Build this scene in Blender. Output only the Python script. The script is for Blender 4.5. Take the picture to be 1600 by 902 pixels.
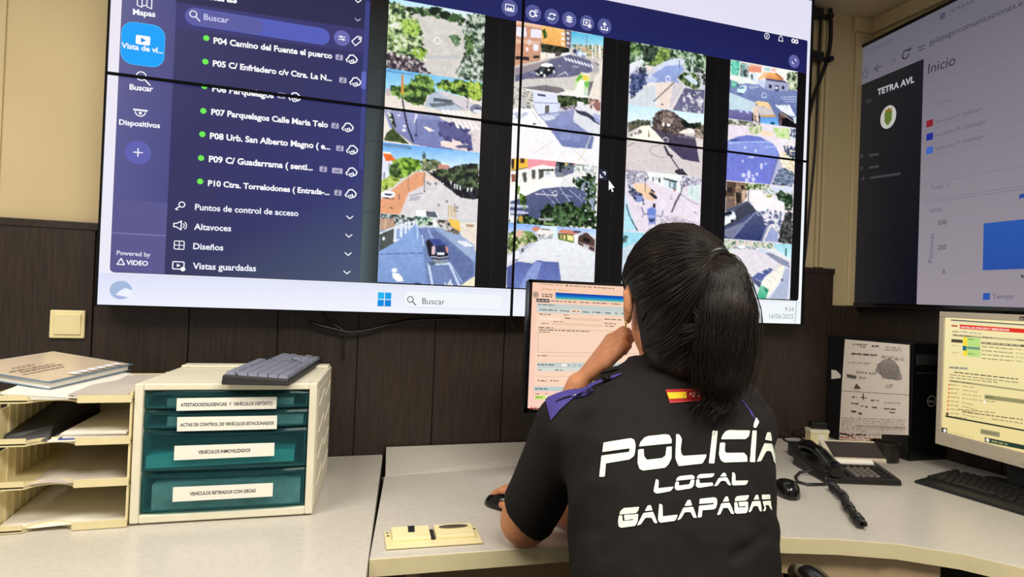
import bpy, bmesh, math, random
import numpy as np
from mathutils import Vector, Matrix
from mathutils.bvhtree import BVHTree
from mathutils.geometry import tessellate_polygon

for _o in list(bpy.data.objects):
    bpy.data.objects.remove(_o, do_unlink=True)
SC = bpy.context.scene
COL = SC.collection

# ------------------------------------------------------------------ camera
FPX = 950.0                       # focal length in pixels of the 1600x902 frame
CAMP = np.array([0.59604, -1.96545, 1.28950])
YAW, PITCH, ROLL = 0.304533, 0.008097, 0.039409


def _axes(y, p, r):
    cy, sy, cp, sp, cr, sr = math.cos(y), math.sin(y), math.cos(p), math.sin(p), math.cos(r), math.sin(r)
    f = np.array([sy * cp, cy * cp, sp])
    rt = np.array([cy, -sy, 0.0])
    u = np.cross(rt, f)
    return cr * rt + sr * u, -sr * rt + cr * u, f


RX, UX, FX = _axes(YAW, PITCH, ROLL)
cam = bpy.data.cameras.new('camera')
cam.sensor_width = 36.0
cam.lens = FPX / 1600 * 36.0
cam.clip_start = 0.02
camo = bpy.data.objects.new('camera', cam)
COL.objects.link(camo)
camo.matrix_world = Matrix(((RX[0], UX[0], -FX[0], CAMP[0]), (RX[1], UX[1], -FX[1], CAMP[1]),
                            (RX[2], UX[2], -FX[2], CAMP[2]), (0, 0, 0, 1)))
SC.camera = camo

# ------------------------------------------------------------------ light
SC.view_settings.view_transform = 'Standard'
SC.view_settings.look = 'None'
SC.view_settings.exposure = 0.0
SC.view_settings.gamma = 1.0
SC.view_settings.use_curve_mapping = False
wd = bpy.data.worlds.new('room_air')
SC.world = wd
wd.use_nodes = True
wd.node_tree.nodes['Background'].inputs[0].default_value = (1.0, 0.95, 0.88, 1)
wd.node_tree.nodes['Background'].inputs[1].default_value = 0.30


def area(name, loc, size, sizey, power, colr, rot=(0, 0, 0)):
    l = bpy.data.lights.new(name, 'AREA')
    l.shape = 'RECTANGLE'
    l.size, l.size_y, l.energy, l.color = size, sizey, power, colr
    o = bpy.data.objects.new(name, l)
    o.location = loc
    o.rotation_euler = rot
    COL.objects.link(o)


area('ceiling_tube_light', (-0.5, -1.15, 2.50), 1.3, 0.6, 34, (1.0, 0.94, 0.85))
area('ceiling_tube_light', (1.25, -1.95, 2.50), 1.3, 0.6, 58, (1.0, 0.94, 0.85))


# ------------------------------------------------------------------ pixel helpers
def ray(u, v):
    return FX + RX * ((u - 800) / FPX) - UX * ((v - 451) / FPX)


def onz(u, v, z):
    d = ray(u, v)
    return CAMP + d * ((z - CAMP[2]) / d[2])


def ony(u, v, y):
    d = ray(u, v)
    return CAMP + d * ((y - CAMP[1]) / d[1])


def onx(u, v, x):
    d = ray(u, v)
    return CAMP + d * ((x - CAMP[0]) / d[0])


def pd(u, v, t):                  # pixel + depth along the optical axis
    return CAMP + ray(u, v) * t


def onp(u, v, P, N):
    d = ray(u, v)
    return CAMP + d * (((np.array(P) - CAMP) @ N) / (d @ N))


# ------------------------------------------------------------------ colours, materials
def lin(c):
    c = np.asarray(c, float) / 255.0
    return np.where(c <= 0.04045, c / 12.92, ((c + 0.055) / 1.055) ** 2.4)


def mat(name, rgb, rough=0.6, metal=0.0, var=0.06, scale=40.0, bump=0.0, bscale=200.0, stretch=None, spec=0.5, coat=0.0, sheen=0.0):
    m = bpy.data.materials.new(name)
    m.use_nodes = True
    nt = m.node_tree
    N = nt.nodes
    b = N['Principled BSDF']
    b.inputs['Roughness'].default_value = rough
    b.inputs['Metallic'].default_value = metal
    b.inputs['Specular IOR Level'].default_value = spec
    b.inputs['Coat Weight'].default_value = coat
    if sheen:
        b.inputs['Sheen Weight'].default_value = sheen
    c = lin(rgb)
    tc = N.new('ShaderNodeTexCoord')
    src = tc.outputs['Object']
    if stretch:
        mp = N.new('ShaderNodeMapping')
        mp.inputs['Scale'].default_value = stretch
        nt.links.new(src, mp.inputs[0])
        src = mp.outputs[0]
    nz = N.new('ShaderNodeTexNoise')
    nz.inputs['Scale'].default_value = scale
    nz.inputs['Detail'].default_value = 5
    nt.links.new(src, nz.inputs['Vector'])
    rp = N.new('ShaderNodeValToRGB')
    rp.color_ramp.elements[0].position = 0.3
    rp.color_ramp.elements[1].position = 0.7
    rp.color_ramp.elements[0].color = tuple(np.clip(c * (1 - var), 0, 1)) + (1,)
    rp.color_ramp.elements[1].color = tuple(np.clip(c * (1 + var), 0, 1)) + (1,)
    nt.links.new(nz.outputs[0], rp.inputs[0])
    nt.links.new(rp.outputs[0], b.inputs['Base Color'])
    if bump:
        n2 = N.new('ShaderNodeTexNoise')
        n2.inputs['Scale'].default_value = bscale
        n2.inputs['Detail'].default_value = 4
        nt.links.new(src, n2.inputs['Vector'])
        bp = N.new('ShaderNodeBump')
        bp.inputs['Strength'].default_value = bump
        bp.inputs['Distance'].default_value = 0.004
        nt.links.new(n2.outputs[0], bp.inputs['Height'])
        nt.links.new(bp.outputs[0], b.inputs['Normal'])
    return m


def vcol_mat(name, emit=False, rough=0.7, strength=1.0):
    m = bpy.data.materials.new(name)
    m.use_nodes = True
    nt = m.node_tree
    N = nt.nodes
    at = N.new('ShaderNodeAttribute')
    at.attribute_name = 'Col'
    b = N['Principled BSDF']
    b.inputs['Roughness'].default_value = rough
    if emit:
        b.inputs['Base Color'].default_value = (0.004, 0.004, 0.004, 1)
        b.inputs['Specular IOR Level'].default_value = 0.1
        b.inputs['Roughness'].default_value = 0.5
        nt.links.new(at.outputs['Color'], b.inputs['Emission Color'])
        b.inputs['Emission Strength'].default_value = strength
    else:
        nt.links.new(at.outputs['Color'], b.inputs['Base Color'])
    return m


SCREEN = vcol_mat('screen_glow', True)
PRINT = vcol_mat('printed_ink', False, 0.75)


# ------------------------------------------------------------------ objects
def setp(o, label=None, cat=None, group=None, kind=None):
    if label: o['label'] = label
    if cat: o['category'] = cat
    if group: o['group'] = group
    if kind: o['kind'] = kind
    return o


def thing(name, label, cat, loc=(0, 0, 0), rotz=0.0, group=None):
    o = bpy.data.objects.new(name, None)
    o.empty_display_size = 0.05
    COL.objects.link(o)
    o.location = tuple(float(v) for v in loc)
    o.rotation_euler = (0, 0, rotz)
    return setp(o, label, cat, group)


def origin_of(p):
    v = Vector((0, 0, 0))
    while p is not None:
        v += p.location
        p = p.parent
    return v


class MB:
    """collects world- or local-space shapes into one mesh"""

    def __init__(s):
        s.V, s.F, s.M, s.mi = [], [], [], 0

    def add(s, vs, fs):
        n = len(s.V)
        s.V += [tuple(float(c) for c in v) for v in vs]
        for f in fs:
            s.F.append(tuple(n + i for i in f))
            s.M.append(s.mi)
        return s

    def box(s, c, d, rz=0.0, M=None):
        x, y, z = [q / 2.0 for q in d]
        vs = [(-x, -y, -z), (x, -y, -z), (x, y, -z), (-x, y, -z), (-x, -y, z), (x, -y, z), (x, y, z), (-x, y, z)]
        if M is not None:
            vs = [tuple(M @ Vector(v)) for v in vs]
        cr, sr = math.cos(rz), math.sin(rz)
        vs = [(c[0] + v[0] * cr - v[1] * sr, c[1] + v[0] * sr + v[1] * cr, c[2] + v[2]) for v in vs]
        return s.add(vs, [(0, 3, 2, 1), (4, 5, 6, 7), (0, 1, 5, 4), (1, 2, 6, 5), (2, 3, 7, 6), (3, 0, 4, 7)])

    def bx(s, a, b):
        return s.box([(a[i] + b[i]) / 2 for i in range(3)], [abs(b[i] - a[i]) for i in range(3)])

    def hexa(s, p):               # eight corners: bottom 4 then top 4, counter-clockwise from above
        return s.add(p, [(0, 3, 2, 1), (4, 5, 6, 7), (0, 1, 5, 4), (1, 2, 6, 5), (2, 3, 7, 6), (3, 0, 4, 7)])

    def prism(s, poly, z0, z1, ax=2):
        n = len(poly)
        def mk(p, z):
            return (p[0], p[1], z) if ax == 2 else ((p[0], z, p[1]) if ax == 1 else (z, p[0], p[1]))
        vs = [mk(p, z0) for p in poly] + [mk(p, z1) for p in poly]
        tri = tessellate_polygon([[Vector((p[0], p[1], 0)) for p in poly]])
        fs = [tuple(t) for t in tri] + [tuple(n + i for i in reversed(t)) for t in tri]
        fs += [(i, (i + 1) % n, n + (i + 1) % n, n + i) for i in range(n)]
        return s.add(vs, fs)

    def tube(s, pts, r, seg=8, caps=True):
        pts = [np.array(p, float) for p in pts]
        n = len(pts)
        rs = r if hasattr(r, '__len__') else [r] * n
        prev = None
        rings = []
        for i in range(n):
            t = pts[min(i + 1, n - 1)] - pts[max(i - 1, 0)]
            t = t / (np.linalg.norm(t) + 1e-12)
            if prev is None:
                a = np.array([0, 0, 1.0]) if abs(t[2]) < 0.9 else np.array([1.0, 0, 0])
                prev = np.cross(t, a)
            prev = prev - t * (prev @ t)
            prev /= np.linalg.norm(prev) + 1e-12
            b = np.cross(t, prev)
            rings.append([pts[i] + rs[i] * (math.cos(q) * prev + math.sin(q) * b) for q in [2 * math.pi * k / seg for k in range(seg)]])
        vs = [v for rg in rings for v in rg]
        fs = []
        for i in range(n - 1):
            for k in range(seg):
                k2 = (k + 1) % seg
                fs.append((i * seg + k, i * seg + k2, (i + 1) * seg + k2, (i + 1) * seg + k))
        if caps:
            fs.append(tuple(reversed(range(seg))))
            fs.append(tuple((n - 1) * seg + k for k in range(seg)))
        return s.add(vs, fs)

    def cyl(s, a, b, r, seg=20):
        return s.tube([a, b], r, seg)

    def lathe(s, c, prof, seg=24):
        vs, fs = [], []
        for (r, z) in prof:
            for k in range(seg):
                q = 2 * math.pi * k / seg
                vs.append((c[0] + r * math.cos(q), c[1] + r * math.sin(q), c[2] + z))
        for i in range(len(prof) - 1):
            for k in range(seg):
                k2 = (k + 1) % seg
                fs.append((i * seg + k, i * seg + k2, (i + 1) * seg + k2, (i + 1) * seg + k))
        fs.append(tuple(reversed(range(seg))))
        fs.append(tuple((len(prof) - 1) * seg + k for k in range(seg)))
        return s.add(vs, fs)

    def build(s, name, m, parent=None, world=False, smooth=False, bevel=0.0, bseg=2, kind=None, loc=None):
        me = bpy.data.meshes.new(name)
        V = np.array(s.V, float).reshape(-1, 3)
        off = np.zeros(3)
        if world and parent is not None:
            off = np.array(origin_of(parent))
        if parent is None and loc is not None:
            off = np.array(loc, float)
        me.from_pydata((V - off).tolist(), [], s.F)
        ms = m if isinstance(m, (list, tuple)) else [m]
        for q in ms:
            me.materials.append(q)
        if len(ms) > 1:
            for p, i in zip(me.polygons, s.M):
                p.material_index = i
        bm = bmesh.new()
        bm.from_mesh(me)
        bmesh.ops.recalc_face_normals(bm, faces=bm.faces)
        bm.to_mesh(me)
        bm.free()
        if smooth:
            me.polygons.foreach_set('use_smooth', [True] * len(me.polygons))
            if smooth != 'all':
                me.set_sharp_from_angle(angle=math.radians(40))
        o = bpy.data.objects.new(name, me)
        COL.objects.link(o)
        if parent is not None:
            o.parent = parent
        elif loc is not None:
            o.location = tuple(float(v) for v in loc)
        if bevel:
            bv = o.modifiers.new('bevel', 'BEVEL')
            bv.width, bv.segments, bv.limit_method = bevel, bseg, 'ANGLE'
            bv.harden_normals = False
        if kind:
            o['kind'] = kind
        return o


def copy_tree(o, parent=None):
    c = o.copy()
    COL.objects.link(c)
    c.parent = parent
    for ch in list(o.children):
        copy_tree(ch, c)
    return c


# ------------------------------------------------------------------ flat picture painter (coloured polygons on a plane)
_fontcache = {}


def glyphs(body, bold=0.0):
    k = (body, bold)
    if k not in _fontcache:
        cu = bpy.data.curves.new('t', 'FONT')
        cu.body = body
        cu.size = 1.0
        cu.offset = bold
        cu.resolution_u = 3
        ob = bpy.data.objects.new('t', cu)
        COL.objects.link(ob)
        dg = bpy.context.evaluated_depsgraph_get()
        me = bpy.data.meshes.new_from_object(ob.evaluated_get(dg))
        V = np.array([v.co[:2] for v in me.vertices]).reshape(-1, 2)
        F = [tuple(p.vertices) for p in me.polygons]
        bpy.data.objects.remove(ob)
        bpy.data.curves.remove(cu)
        bpy.data.meshes.remove(me)
        _fontcache[k] = (V, F)
    return _fontcache[k]


class Canvas:
    def __init__(s, O, A, B, step=0.00008):
        s.O, s.A, s.B = np.array(O, float), np.array(A, float), np.array(B, float)
        s.N = np.cross(s.A, s.B)
        s.step, s.k = step, 0
        s.V, s.F, s.C = [], [], []

    def uv(s, p):
        q = onp(p[0], p[1], s.O, s.N) - s.O
        return np.array([q @ s.A, q @ s.B])

    def raw(s, uvs, faces, col):
        n = len(s.V)
        d = s.k * s.step
        for (u, v) in uvs:
            s.V.append(tuple(s.O + s.A * u + s.B * v + s.N * d))
        cl = np.asarray(col)
        if cl.ndim == 1:
            s.C += [tuple(lin(cl))] * len(uvs)
        else:
            s.C += [tuple(c) for c in lin(cl)]
        s.F += [tuple(n + i for i in f) for f in faces]

    def poly(s, uvs, col, up=True):
        if up: s.k += 1
        if len(uvs) <= 4 and np.asarray(col).ndim > 1:
            s.raw(uvs, [tuple(range(len(uvs)))], col)
            return
        tri = tessellate_polygon([[Vector((p[0], p[1], 0)) for p in uvs]])
        s.raw(uvs, [tuple(t) for t in tri], col)

    def px(s, pts, col, up=True):
        s.poly([s.uv(p) for p in pts], col, up)

    def rect(s, u0, v0, u1, v1, col, up=True):
        s.poly([(u0, v0), (u1, v0), (u1, v1), (u0, v1)], col, up)

    def rrect(s, u0, v0, u1, v1, r, col, up=True):
        pts = []
        for (cx, cy, a0) in ((u1 - r, v1 - r, 0), (u0 + r, v1 - r, 90), (u0 + r, v0 + r, 180), (u1 - r, v0 + r, 270)):
            for k in range(6):
                a = math.radians(a0 + 18 * k)
                pts.append((cx + r * math.cos(a), cy + r * math.sin(a)))
        s.poly(pts, col, up)

    def disc(s, c, r, col, up=True, ry=None):
        ry = ry or r
        s.poly([(c[0] + r * math.cos(a), c[1] + ry * math.sin(a)) for a in np.linspace(0, 2 * math.pi, 25)[:-1]], col, up)

    def ring(s, c, r, w, col, a0=0.0, a1=360.0, up=True):
        if up: s.k += 1
        A = np.radians(np.linspace(a0, a1, 25))
        uvs = [(c[0] + q * math.cos(a), c[1] + q * math.sin(a)) for a in A for q in (r, r - w)]
        s.raw(uvs, [(2 * i, 2 * i + 2, 2 * i + 3, 2 * i + 1) for i in range(24)], col)

    def line(s, pts, w, col, up=True):
        if up: s.k += 1
        for a, b in zip(pts[:-1], pts[1:]):
            a, b = np.array(a, float), np.array(b, float)
            d = b - a
            d /= np.linalg.norm(d) + 1e-12
            n = np.array([-d[1], d[0]]) * w / 2
            e = d * w / 4
            s.raw([a - e + n, a - e - n, b + e - n, b + e + n], [(0, 1, 2, 3)], col)

    def lpx(s, pts, w, col, up=True):
        s.line([s.uv(p) for p in pts], w, col, up)

    def text(s, body, p0, p1, col, bold=0.0, hs=1.0, raw=False, up=True):
        if up: s.k += 1
        a, b = (np.array(p0), np.array(p1)) if raw else (s.uv(p0), s.uv(p1))
        V, F = glyphs(body, bold)
        if len(V) == 0: return
        x0, x1 = V[:, 0].min(), V[:, 0].max()
        d = b - a
        k = np.linalg.norm(d) / (x1 - x0)
        d /= np.linalg.norm(d)
        n = np.array([-d[1], d[0]])
        s.raw([a + d * ((v[0] - x0) * k) + n * (v[1] * k * hs) for v in V], F, col)

    def grid(s, u0, v0, u1, v1, img, up=True):   # img rows top to bottom, sRGB 0..255
        if up: s.k += 1
        ny, nx = img.shape[:2]
        us = np.linspace(u0, u1, nx)
        vs = np.linspace(v1, v0, ny)
        uvs = [(u, v) for v in vs for u in us]
        fs = [(j * nx + i, (j + 1) * nx + i, (j + 1) * nx + i + 1, j * nx + i + 1) for j in range(ny - 1) for i in range(nx - 1)]
        s.raw(uvs, fs, img.reshape(-1, 3))

    def build(s, name, m, parent=None, world=True):
        me = bpy.data.meshes.new(name)
        V = np.array(s.V)
        off = np.array(origin_of(parent)) if (parent is not None and world) else np.zeros(3)
        me.from_pydata((V - off).tolist(), [], s.F)
        ca = me.color_attributes.new('Col', 'FLOAT_COLOR', 'POINT')
        c = np.ones((len(V), 4), np.float32)
        c[:, :3] = np.array(s.C)
        ca.data.foreach_set('color', c.ravel())
        me.materials.append(m)
        o = bpy.data.objects.new(name, me)
        COL.objects.link(o)
        if parent is not None: o.parent = parent
        return o


# value noise for painted pictures
def vnoise(x, y, seed):
    rs = np.random.RandomState(seed)
    T = rs.rand(64, 64)
    xi, yi = np.floor(x).astype(int), np.floor(y).astype(int)
    fx, fy = x - xi, y - yi
    fx, fy = fx * fx * (3 - 2 * fx), fy * fy * (3 - 2 * fy)
    g = lambda i, j: T[(yi + j) % 64, (xi + i) % 64]
    return (g(0, 0) * (1 - fx) + g(1, 0) * fx) * (1 - fy) + (g(0, 1) * (1 - fx) + g(1, 1) * fx) * fy


def inpoly(X, Y, pts):
    m = np.zeros(X.shape, bool)
    n = len(pts)
    for i in range(n):
        x0, y0 = pts[i]
        x1, y1 = pts[(i + 1) % n]
        if y0 == y1: continue
        c = ((Y >= min(y0, y1)) & (Y < max(y0, y1)))
        m ^= c & (X < (x1 - x0) * (Y - y0) / (y1 - y0) + x0)
    return m
# ================================================================== the room
ZT = 0.74                          # desk top
M_PLASTER = mat('cream_plaster', (198, 179, 137), 0.85, var=0.05, scale=3.0, bump=0.15, bscale=60)
M_CEIL = mat('ceiling_paint', (196, 180, 148), 0.9, var=0.04, scale=4.0)
M_WOOD = mat('dark_wood_boards', (49, 40, 33), 0.40, var=0.30, scale=9.0, bump=0.12, bscale=30, stretch=(22, 22, 1.2), spec=0.4)
M_FLOOR = mat('floor_tile', (120, 108, 92), 0.5, var=0.1, scale=5.0)
M_DESK = mat('grey_beige_laminate', (204, 199, 188), 0.26, var=0.05, scale=90, spec=0.45)
M_EDGE = mat('cream_edge_band', (226, 214, 170), 0.45, var=0.03)
M_BEIGE = mat('beige_panel', (190, 166, 128), 0.6)
M_BLACK = mat('black_plastic', (20, 20, 21), 0.42, var=0.15, bump=0.05, bscale=600)
M_BLACKG = mat('gloss_black_plastic', (12, 12, 13), 0.18)
M_DARK = mat('charcoal_plastic', (38, 37, 36), 0.5, var=0.1)
M_CREAM = mat('aged_cream_plastic', (236, 222, 170), 0.42, var=0.04, scale=20)
M_IVORY = mat('ivory_plastic', (232, 226, 202), 0.42, var=0.03, scale=15)
M_METAL = mat('grey_metal', (150, 148, 142), 0.35, metal=0.8)
M_WHITE = mat('white_paper', (238, 233, 222), 0.8, var=0.03)

YW = 0.10                          # back wall
XR = 2.84                          # right wall
ZC = 2.54
MB().bx((-2.3, YW, 0), (XR + 0.1, YW + 0.1, ZC)).build('wall_back', M_PLASTER, kind='structure')
MB().bx((XR, -2.6, 0), (XR + 0.1, YW, ZC)).build('wall_right', M_PLASTER, kind='structure')
MB().bx((-2.3, -2.6, -0.05), (XR + 0.1, YW + 0.1, 0)).build('floor', M_FLOOR, kind='structure')
MB().bx((-2.3, -2.6, ZC), (XR + 0.1, YW + 0.1, ZC + 0.05)).build('ceiling', M_CEIL, kind='structure')

# dark wooden boards along the lower back wall, grooves between the boards
XE = 2.668
cuts = [-2.3, -1.1, -0.62] + [float(ony(x, y, YW - 0.015)[0]) for x, y in ((142, 560), (293, 560), (432, 560), (556, 600), (677, 600), (785, 600))]
cuts += [cuts[-1] + 0.24 * k for k in range(1, 5)] + [XE]
w = MB()
for a, b in zip(cuts[:-1], cuts[1:]):
    w.bx((a + 0.0022, YW - 0.016, 0.0), (b - 0.0022, YW, 1.435))
w.bx((-2.3, YW - 0.006, 0), (XE, YW, 1.43))
w.build('trim_1', M_WOOD, kind='structure', bevel=0.001)
w = MB()
w.bx((-2.3, YW - 0.02, 1.425), (XE + 0.002, YW, 1.447))
w.build('trim_2', M_WOOD, kind='structure', bevel=0.002)
# lower boards in the corner and along the right wall
w = MB()
w.bx((XE + 0.001, YW - 0.016, 0), (XR, YW, 1.293))
for y0, y1 in ((-2.6, -1.7), (-1.695, -1.1), (-1.095, -0.5), (-0.495, YW - 0.016)):
    w.bx((XR - 0.016, y0, 0), (XR, y1, 1.293))
w.build('trim_3', M_WOOD, kind='structure', bevel=0.001)
# plaster pilaster and cornice in the corner
w = MB()
w.bx((2.752, YW - 0.012, 1.293), (XR, YW, 2.475))
w.build('trim_4', M_PLASTER, kind='structure', bevel=0.004)
w = MB()
w.bx((2.735, YW - 0.02, 2.475), (XR, YW, ZC))
w.bx((XR - 0.02, -2.6, 2.475), (XR, YW - 0.02, ZC))
w.build('trim_5', M_PLASTER, kind='structure', bevel=0.006)

w = MB()
a_, b_ = ony(9, 20, YW), ony(3, 250, YW)
w.bx((a_[0] - 0.012, YW - 0.006, 1.447), (a_[0] + 0.004, YW, ZC))
w.build('trim_6', M_PLASTER, kind='structure', bevel=0.002)

# ---- desks
def worktop(name, label, top, front_idx, cat='desk'):
    c = np.mean(np.array(top), axis=0)
    t = thing(name, label, cat, (c[0], c[1], 0))
    return t


t = worktop('desk', 'pale grey-beige desk on the left carrying the trays and teal drawer unit', [(0, 0), (0, -0.6)], None)
MB().prism([(-2.2, -1.30), (0.63, -1.30), (0.700, -0.782), (0.812, 0.066), (0.8125, 0.080), (-2.2, 0.080)], ZT - 0.032, ZT).build('worktop', M_DESK, t, True, bevel=0.002)
MB().bx((-2.2, 0.03, 0.08), (0.78, 0.055, ZT - 0.033)).build('back_panel', M_DARK, t, True)
MB().bx((0.58, -1.15, 0.0), (0.61, 0.02, ZT - 0.033)).build('side_panel', M_BEIGE, t, True)

front = [(0.712, -0.705), (1.153, -0.726), (1.46, -0.755), (1.646, -0.789), (1.78, -0.828), (1.903, -0.880), (2.004, -0.956), (2.07, -1.046), (2.115, -1.18), (2.13, -1.40), (2.13, -1.9)]
t = thing('desk', 'curved grey-beige corner desk with cream front edge where the officer sits', 'desk', (1.6, -0.4, 0))
seamL, seamR = onz(600.5, 745, ZT), onz(812, 728.5, ZT)
sd = (seamR - seamL) / (seamR[0] - seamL[0])
seamE = seamL + sd * (1.95 - seamL[0])
MB().prism(front + [(XR - 0.02, -1.9), (XR - 0.02, 0.078), (1.955, 0.078), (seamE[0], seamE[1]), (seamL[0], seamL[1])], ZT - 0.034, ZT).build('worktop', M_DESK, t, True, bevel=0.0015)
e = MB()
fr = [np.array(p) for p in front]
for i in range(len(fr) - 1):
    a, b = fr[i], fr[i + 1]
    def nrm(i):
        d = fr[min(i + 1, len(fr) - 1)] - fr[max(i - 1, 0)]
        d /= np.linalg.norm(d)
        return np.array([d[1], -d[0]]) * 0.003
    na, nb = a + nrm(i), b + nrm(i + 1)
    e.hexa([(na[0], na[1], ZT - 0.036), (nb[0], nb[1], ZT - 0.036), (b[0], b[1], ZT - 0.036), (a[0], a[1], ZT - 0.036),
            (na[0], na[1], ZT - 0.001), (nb[0], nb[1], ZT - 0.001), (b[0], b[1], ZT - 0.001), (a[0], a[1], ZT - 0.001)])
e.build('edge_band', M_EDGE, t, True, smooth=True)
zb = float(ony(648, 697, 0.076)[2])
zb = max(ZT + 0.004, min(zb, ZT + 0.05))
g = 0.0025
lf = MB()
n2 = np.array([-sd[1], sd[0]]) * g
lf.hexa([(seamL[0] + 0.003, seamL[1] + n2[1], ZT - 0.02), (seamE[0], seamE[1] + n2[1], ZT - 0.02), (1.95, 0.076, ZT - 0.012), (0.8235, 0.076, ZT - 0.012),
         (seamL[0] + 0.003, seamL[1] + n2[1], ZT + 0.001), (seamE[0], seamE[1] + n2[1], ZT + 0.001), (1.95, 0.076, zb), (0.8235, 0.076, zb)])
lf.build('back_flap', M_DESK, t, True, bevel=0.001)
MB().bx((0.86, -0.40, 0.30), (2.02, -0.38, ZT - 0.035)).build('modesty_panel', M_BEIGE, t, True)
ap = MB()
inner = [np.array(p) + np.array([-0.012, 0.035]) for p in front[2:7]]
for a, b in zip(inner[:-1], inner[1:]):
    za = lambda p: ZT - 0.036 - 0.025 - 0.16 * max(0, p[0] - 1.46)
    ap.hexa([(a[0], a[1], za(a)), (b[0], b[1], za(b)), (b[0], b[1] + 0.016, za(b)), (a[0], a[1] + 0.016, za(a)), (a[0], a[1], ZT - 0.035), (b[0], b[1], ZT - 0.035), (b[0], b[1] + 0.016, ZT - 0.035), (a[0], a[1] + 0.016, ZT - 0.035)])
ap.build('apron', M_BEIGE, t, True)
MB().bx((0.80, -0.62, 0.0), (0.83, -0.05, ZT - 0.035)).build('side_panel', M_BEIGE, t, True)
MB().bx((2.16, -1.7, 0.02), (2.55, -0.30, ZT - 0.036)).build('pedestal', M_DARK, t, True, bevel=0.004)

# ---- light switch on the boards at the left
P0, P1 = ony(80, 484, YW - 0.016), ony(133, 529, YW - 0.016)
sx, sz = (P0[0] + P1[0]) / 2, (P0[2] + P1[2]) / 2
sw, sh = P1[0] - P0[0], P0[2] - P1[2]
t = thing('light_switch', 'square cream light switch on dark boards left of the screens', 'light switch', (sx, YW - 0.016, sz))
MB().box((0, -0.005, 0), (sw, 0.010, sh)).build('wall_plate', M_CREAM, t, bevel=0.004, bseg=3)
MB().box((0.002, -0.0115, 0), (sw * 0.76, 0.006, sh * 0.72), M=Matrix.Rotation(0.03, 3, 'X')).build('rocker', M_CREAM, t, bevel=0.0015)
# ================================================================== video wall of four displays
M_BEZ = mat('matt_black_bezel', (8, 8, 8), 0.8, spec=0.1)
PW, PH, ZV = 1.2131, 0.65027, 1.21
VW = thing('video_wall', 'big wall screen of four displays showing camera list and street views', 'video wall', (PW, 0.0, ZV))
for j in range(2):
    for i in range(2):
        x0, z0 = i * PW, ZV + j * PH
        p = MB().bx((x0 + 0.001, 0.004, z0 + 0.001), (x0 + PW - 0.001, 0.082, z0 + PH - 0.001)).build('display_panel', M_BLACK, VW, True, bevel=0.002)
        b = MB()
        bw = 0.0033
        for (a, c) in (((x0, -0.011, z0), (x0 + bw, 0.004, z0 + PH)), ((x0 + PW - bw, -0.011, z0), (x0 + PW, 0.004, z0 + PH)),
                       ((x0, -0.0105, z0), (x0 + PW, 0.004, z0 + bw)), ((x0, -0.0105, z0 + PH - bw), (x0 + PW, 0.004, z0 + PH))):
            b.bx(a, c)
        off = Vector(origin_of(VW))
        bo = b.build('bezel', M_BEZ, VW, True)
        bo.parent = p

CV = Canvas((0, 0, ZV), (1, 0, 0), (0, 0, 1), step=0.00002)
W2, H2 = 2 * PW, 2 * PH
WHT = (250, 250, 255)
# desktop behind the window, lavender, then the window and its panes
CV.poly([(0, 0), (W2, 0), (W2, H2), (0, H2)], [(238, 236, 250), (246, 252, 250), (226, 224, 244), (236, 228, 240)])
CV.rrect(0.030, 0.0945, 2.409, 1.135, 0.012, (10, 8, 12))
CV.poly([(0.0, 0.0), (W2, 0.0), (W2, 0.0885), (0.0, 0.0885)], [(238, 240, 254), (244, 252, 252), (240, 246, 250), (222, 226, 250)])
CV.rect(0.0, 0.0885, W2, 0.0900, (205, 210, 232))
# side bar
CV.rrect(0.0305, 0.0950, 0.30, 1.134, 0.012, (90, 88, 142))
CV.poly([(0.0305, 0.30), (0.1665, 0.30), (0.1665, 1.134), (0.0305, 1.134)], [(88, 88, 145), (74, 74, 134), (78, 78, 128), (100, 98, 142)])
CV.rect(0.0305, 0.205, 0.1665, 0.2065, (150, 150, 200))
# list pane
CV.poly([(0.1665, 0.0948), (0.710, 0.0948), (0.710, 0.45), (0.1665, 0.45)], [(52, 54, 92), (74, 86, 112), (46, 50, 112), (50, 48, 96)])
CV.poly([(0.1665, 0.45), (0.710, 0.45), (0.710, 1.134), (0.1665, 1.134)], [(50, 48, 96), (46, 50, 112), (44, 44, 84), (62, 60, 104)])
CV.px([(278, 0), (579, 0), (577, 47), (272, 3)], (44, 42, 80))
CV.px([(275, 3), (577, 47), (575, 84), (275, 44)], (58, 56, 112))
# grid of views: dark gutters, faint lines
CV.poly([(0.7105, 0.0948), (0.767, 0.0948), (0.767, 1.003), (0.7105, 1.003)], [(84, 98, 104), (40, 48, 50), (20, 16, 14), (26, 22, 20)])  # left gutter, a grey camera glow painted into its lower end
CV.poly([(0.7105, 1.0025), (2.408, 1.0025), (2.408, 1.134), (0.7105, 1.134)], [(34, 38, 100), (30, 34, 92), (26, 28, 82), (40, 44, 100)])
for u in (1.137, 1.571, 1.995):
    CV.rect(u, 0.095, u + 0.0015, 1.0025, (34, 32, 34))
for v in (0.317, 0.5425, 0.778):
    CV.rect(0.712, v, 2.40, v + 0.0012, (24, 22, 24), up=False)

# ---- side bar entries
def fold_map(c):                   # folded map
    u, v = CV.uv(c)
    q = 0.0125
    for k in range(3):
        x = u - 0.018 + k * 0.012
        s = 0.004 * (1 if k % 2 else -1)
        CV.line([(x, v - q), (x + 0.012, v - q + s), (x + 0.012, v + q + s), (x, v + q), (x, v - q)], 0.0026, WHT, up=(k == 0))


def lens(c, r, col=WHT, w=0.003):
    u, v = CV.uv(c)
    CV.ring((u, v), r, w, col)
    CV.line([(u + r * 0.65, v - r * 0.65), (u + r * 1.7, v - r * 1.7)], w * 1.2, col)


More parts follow.
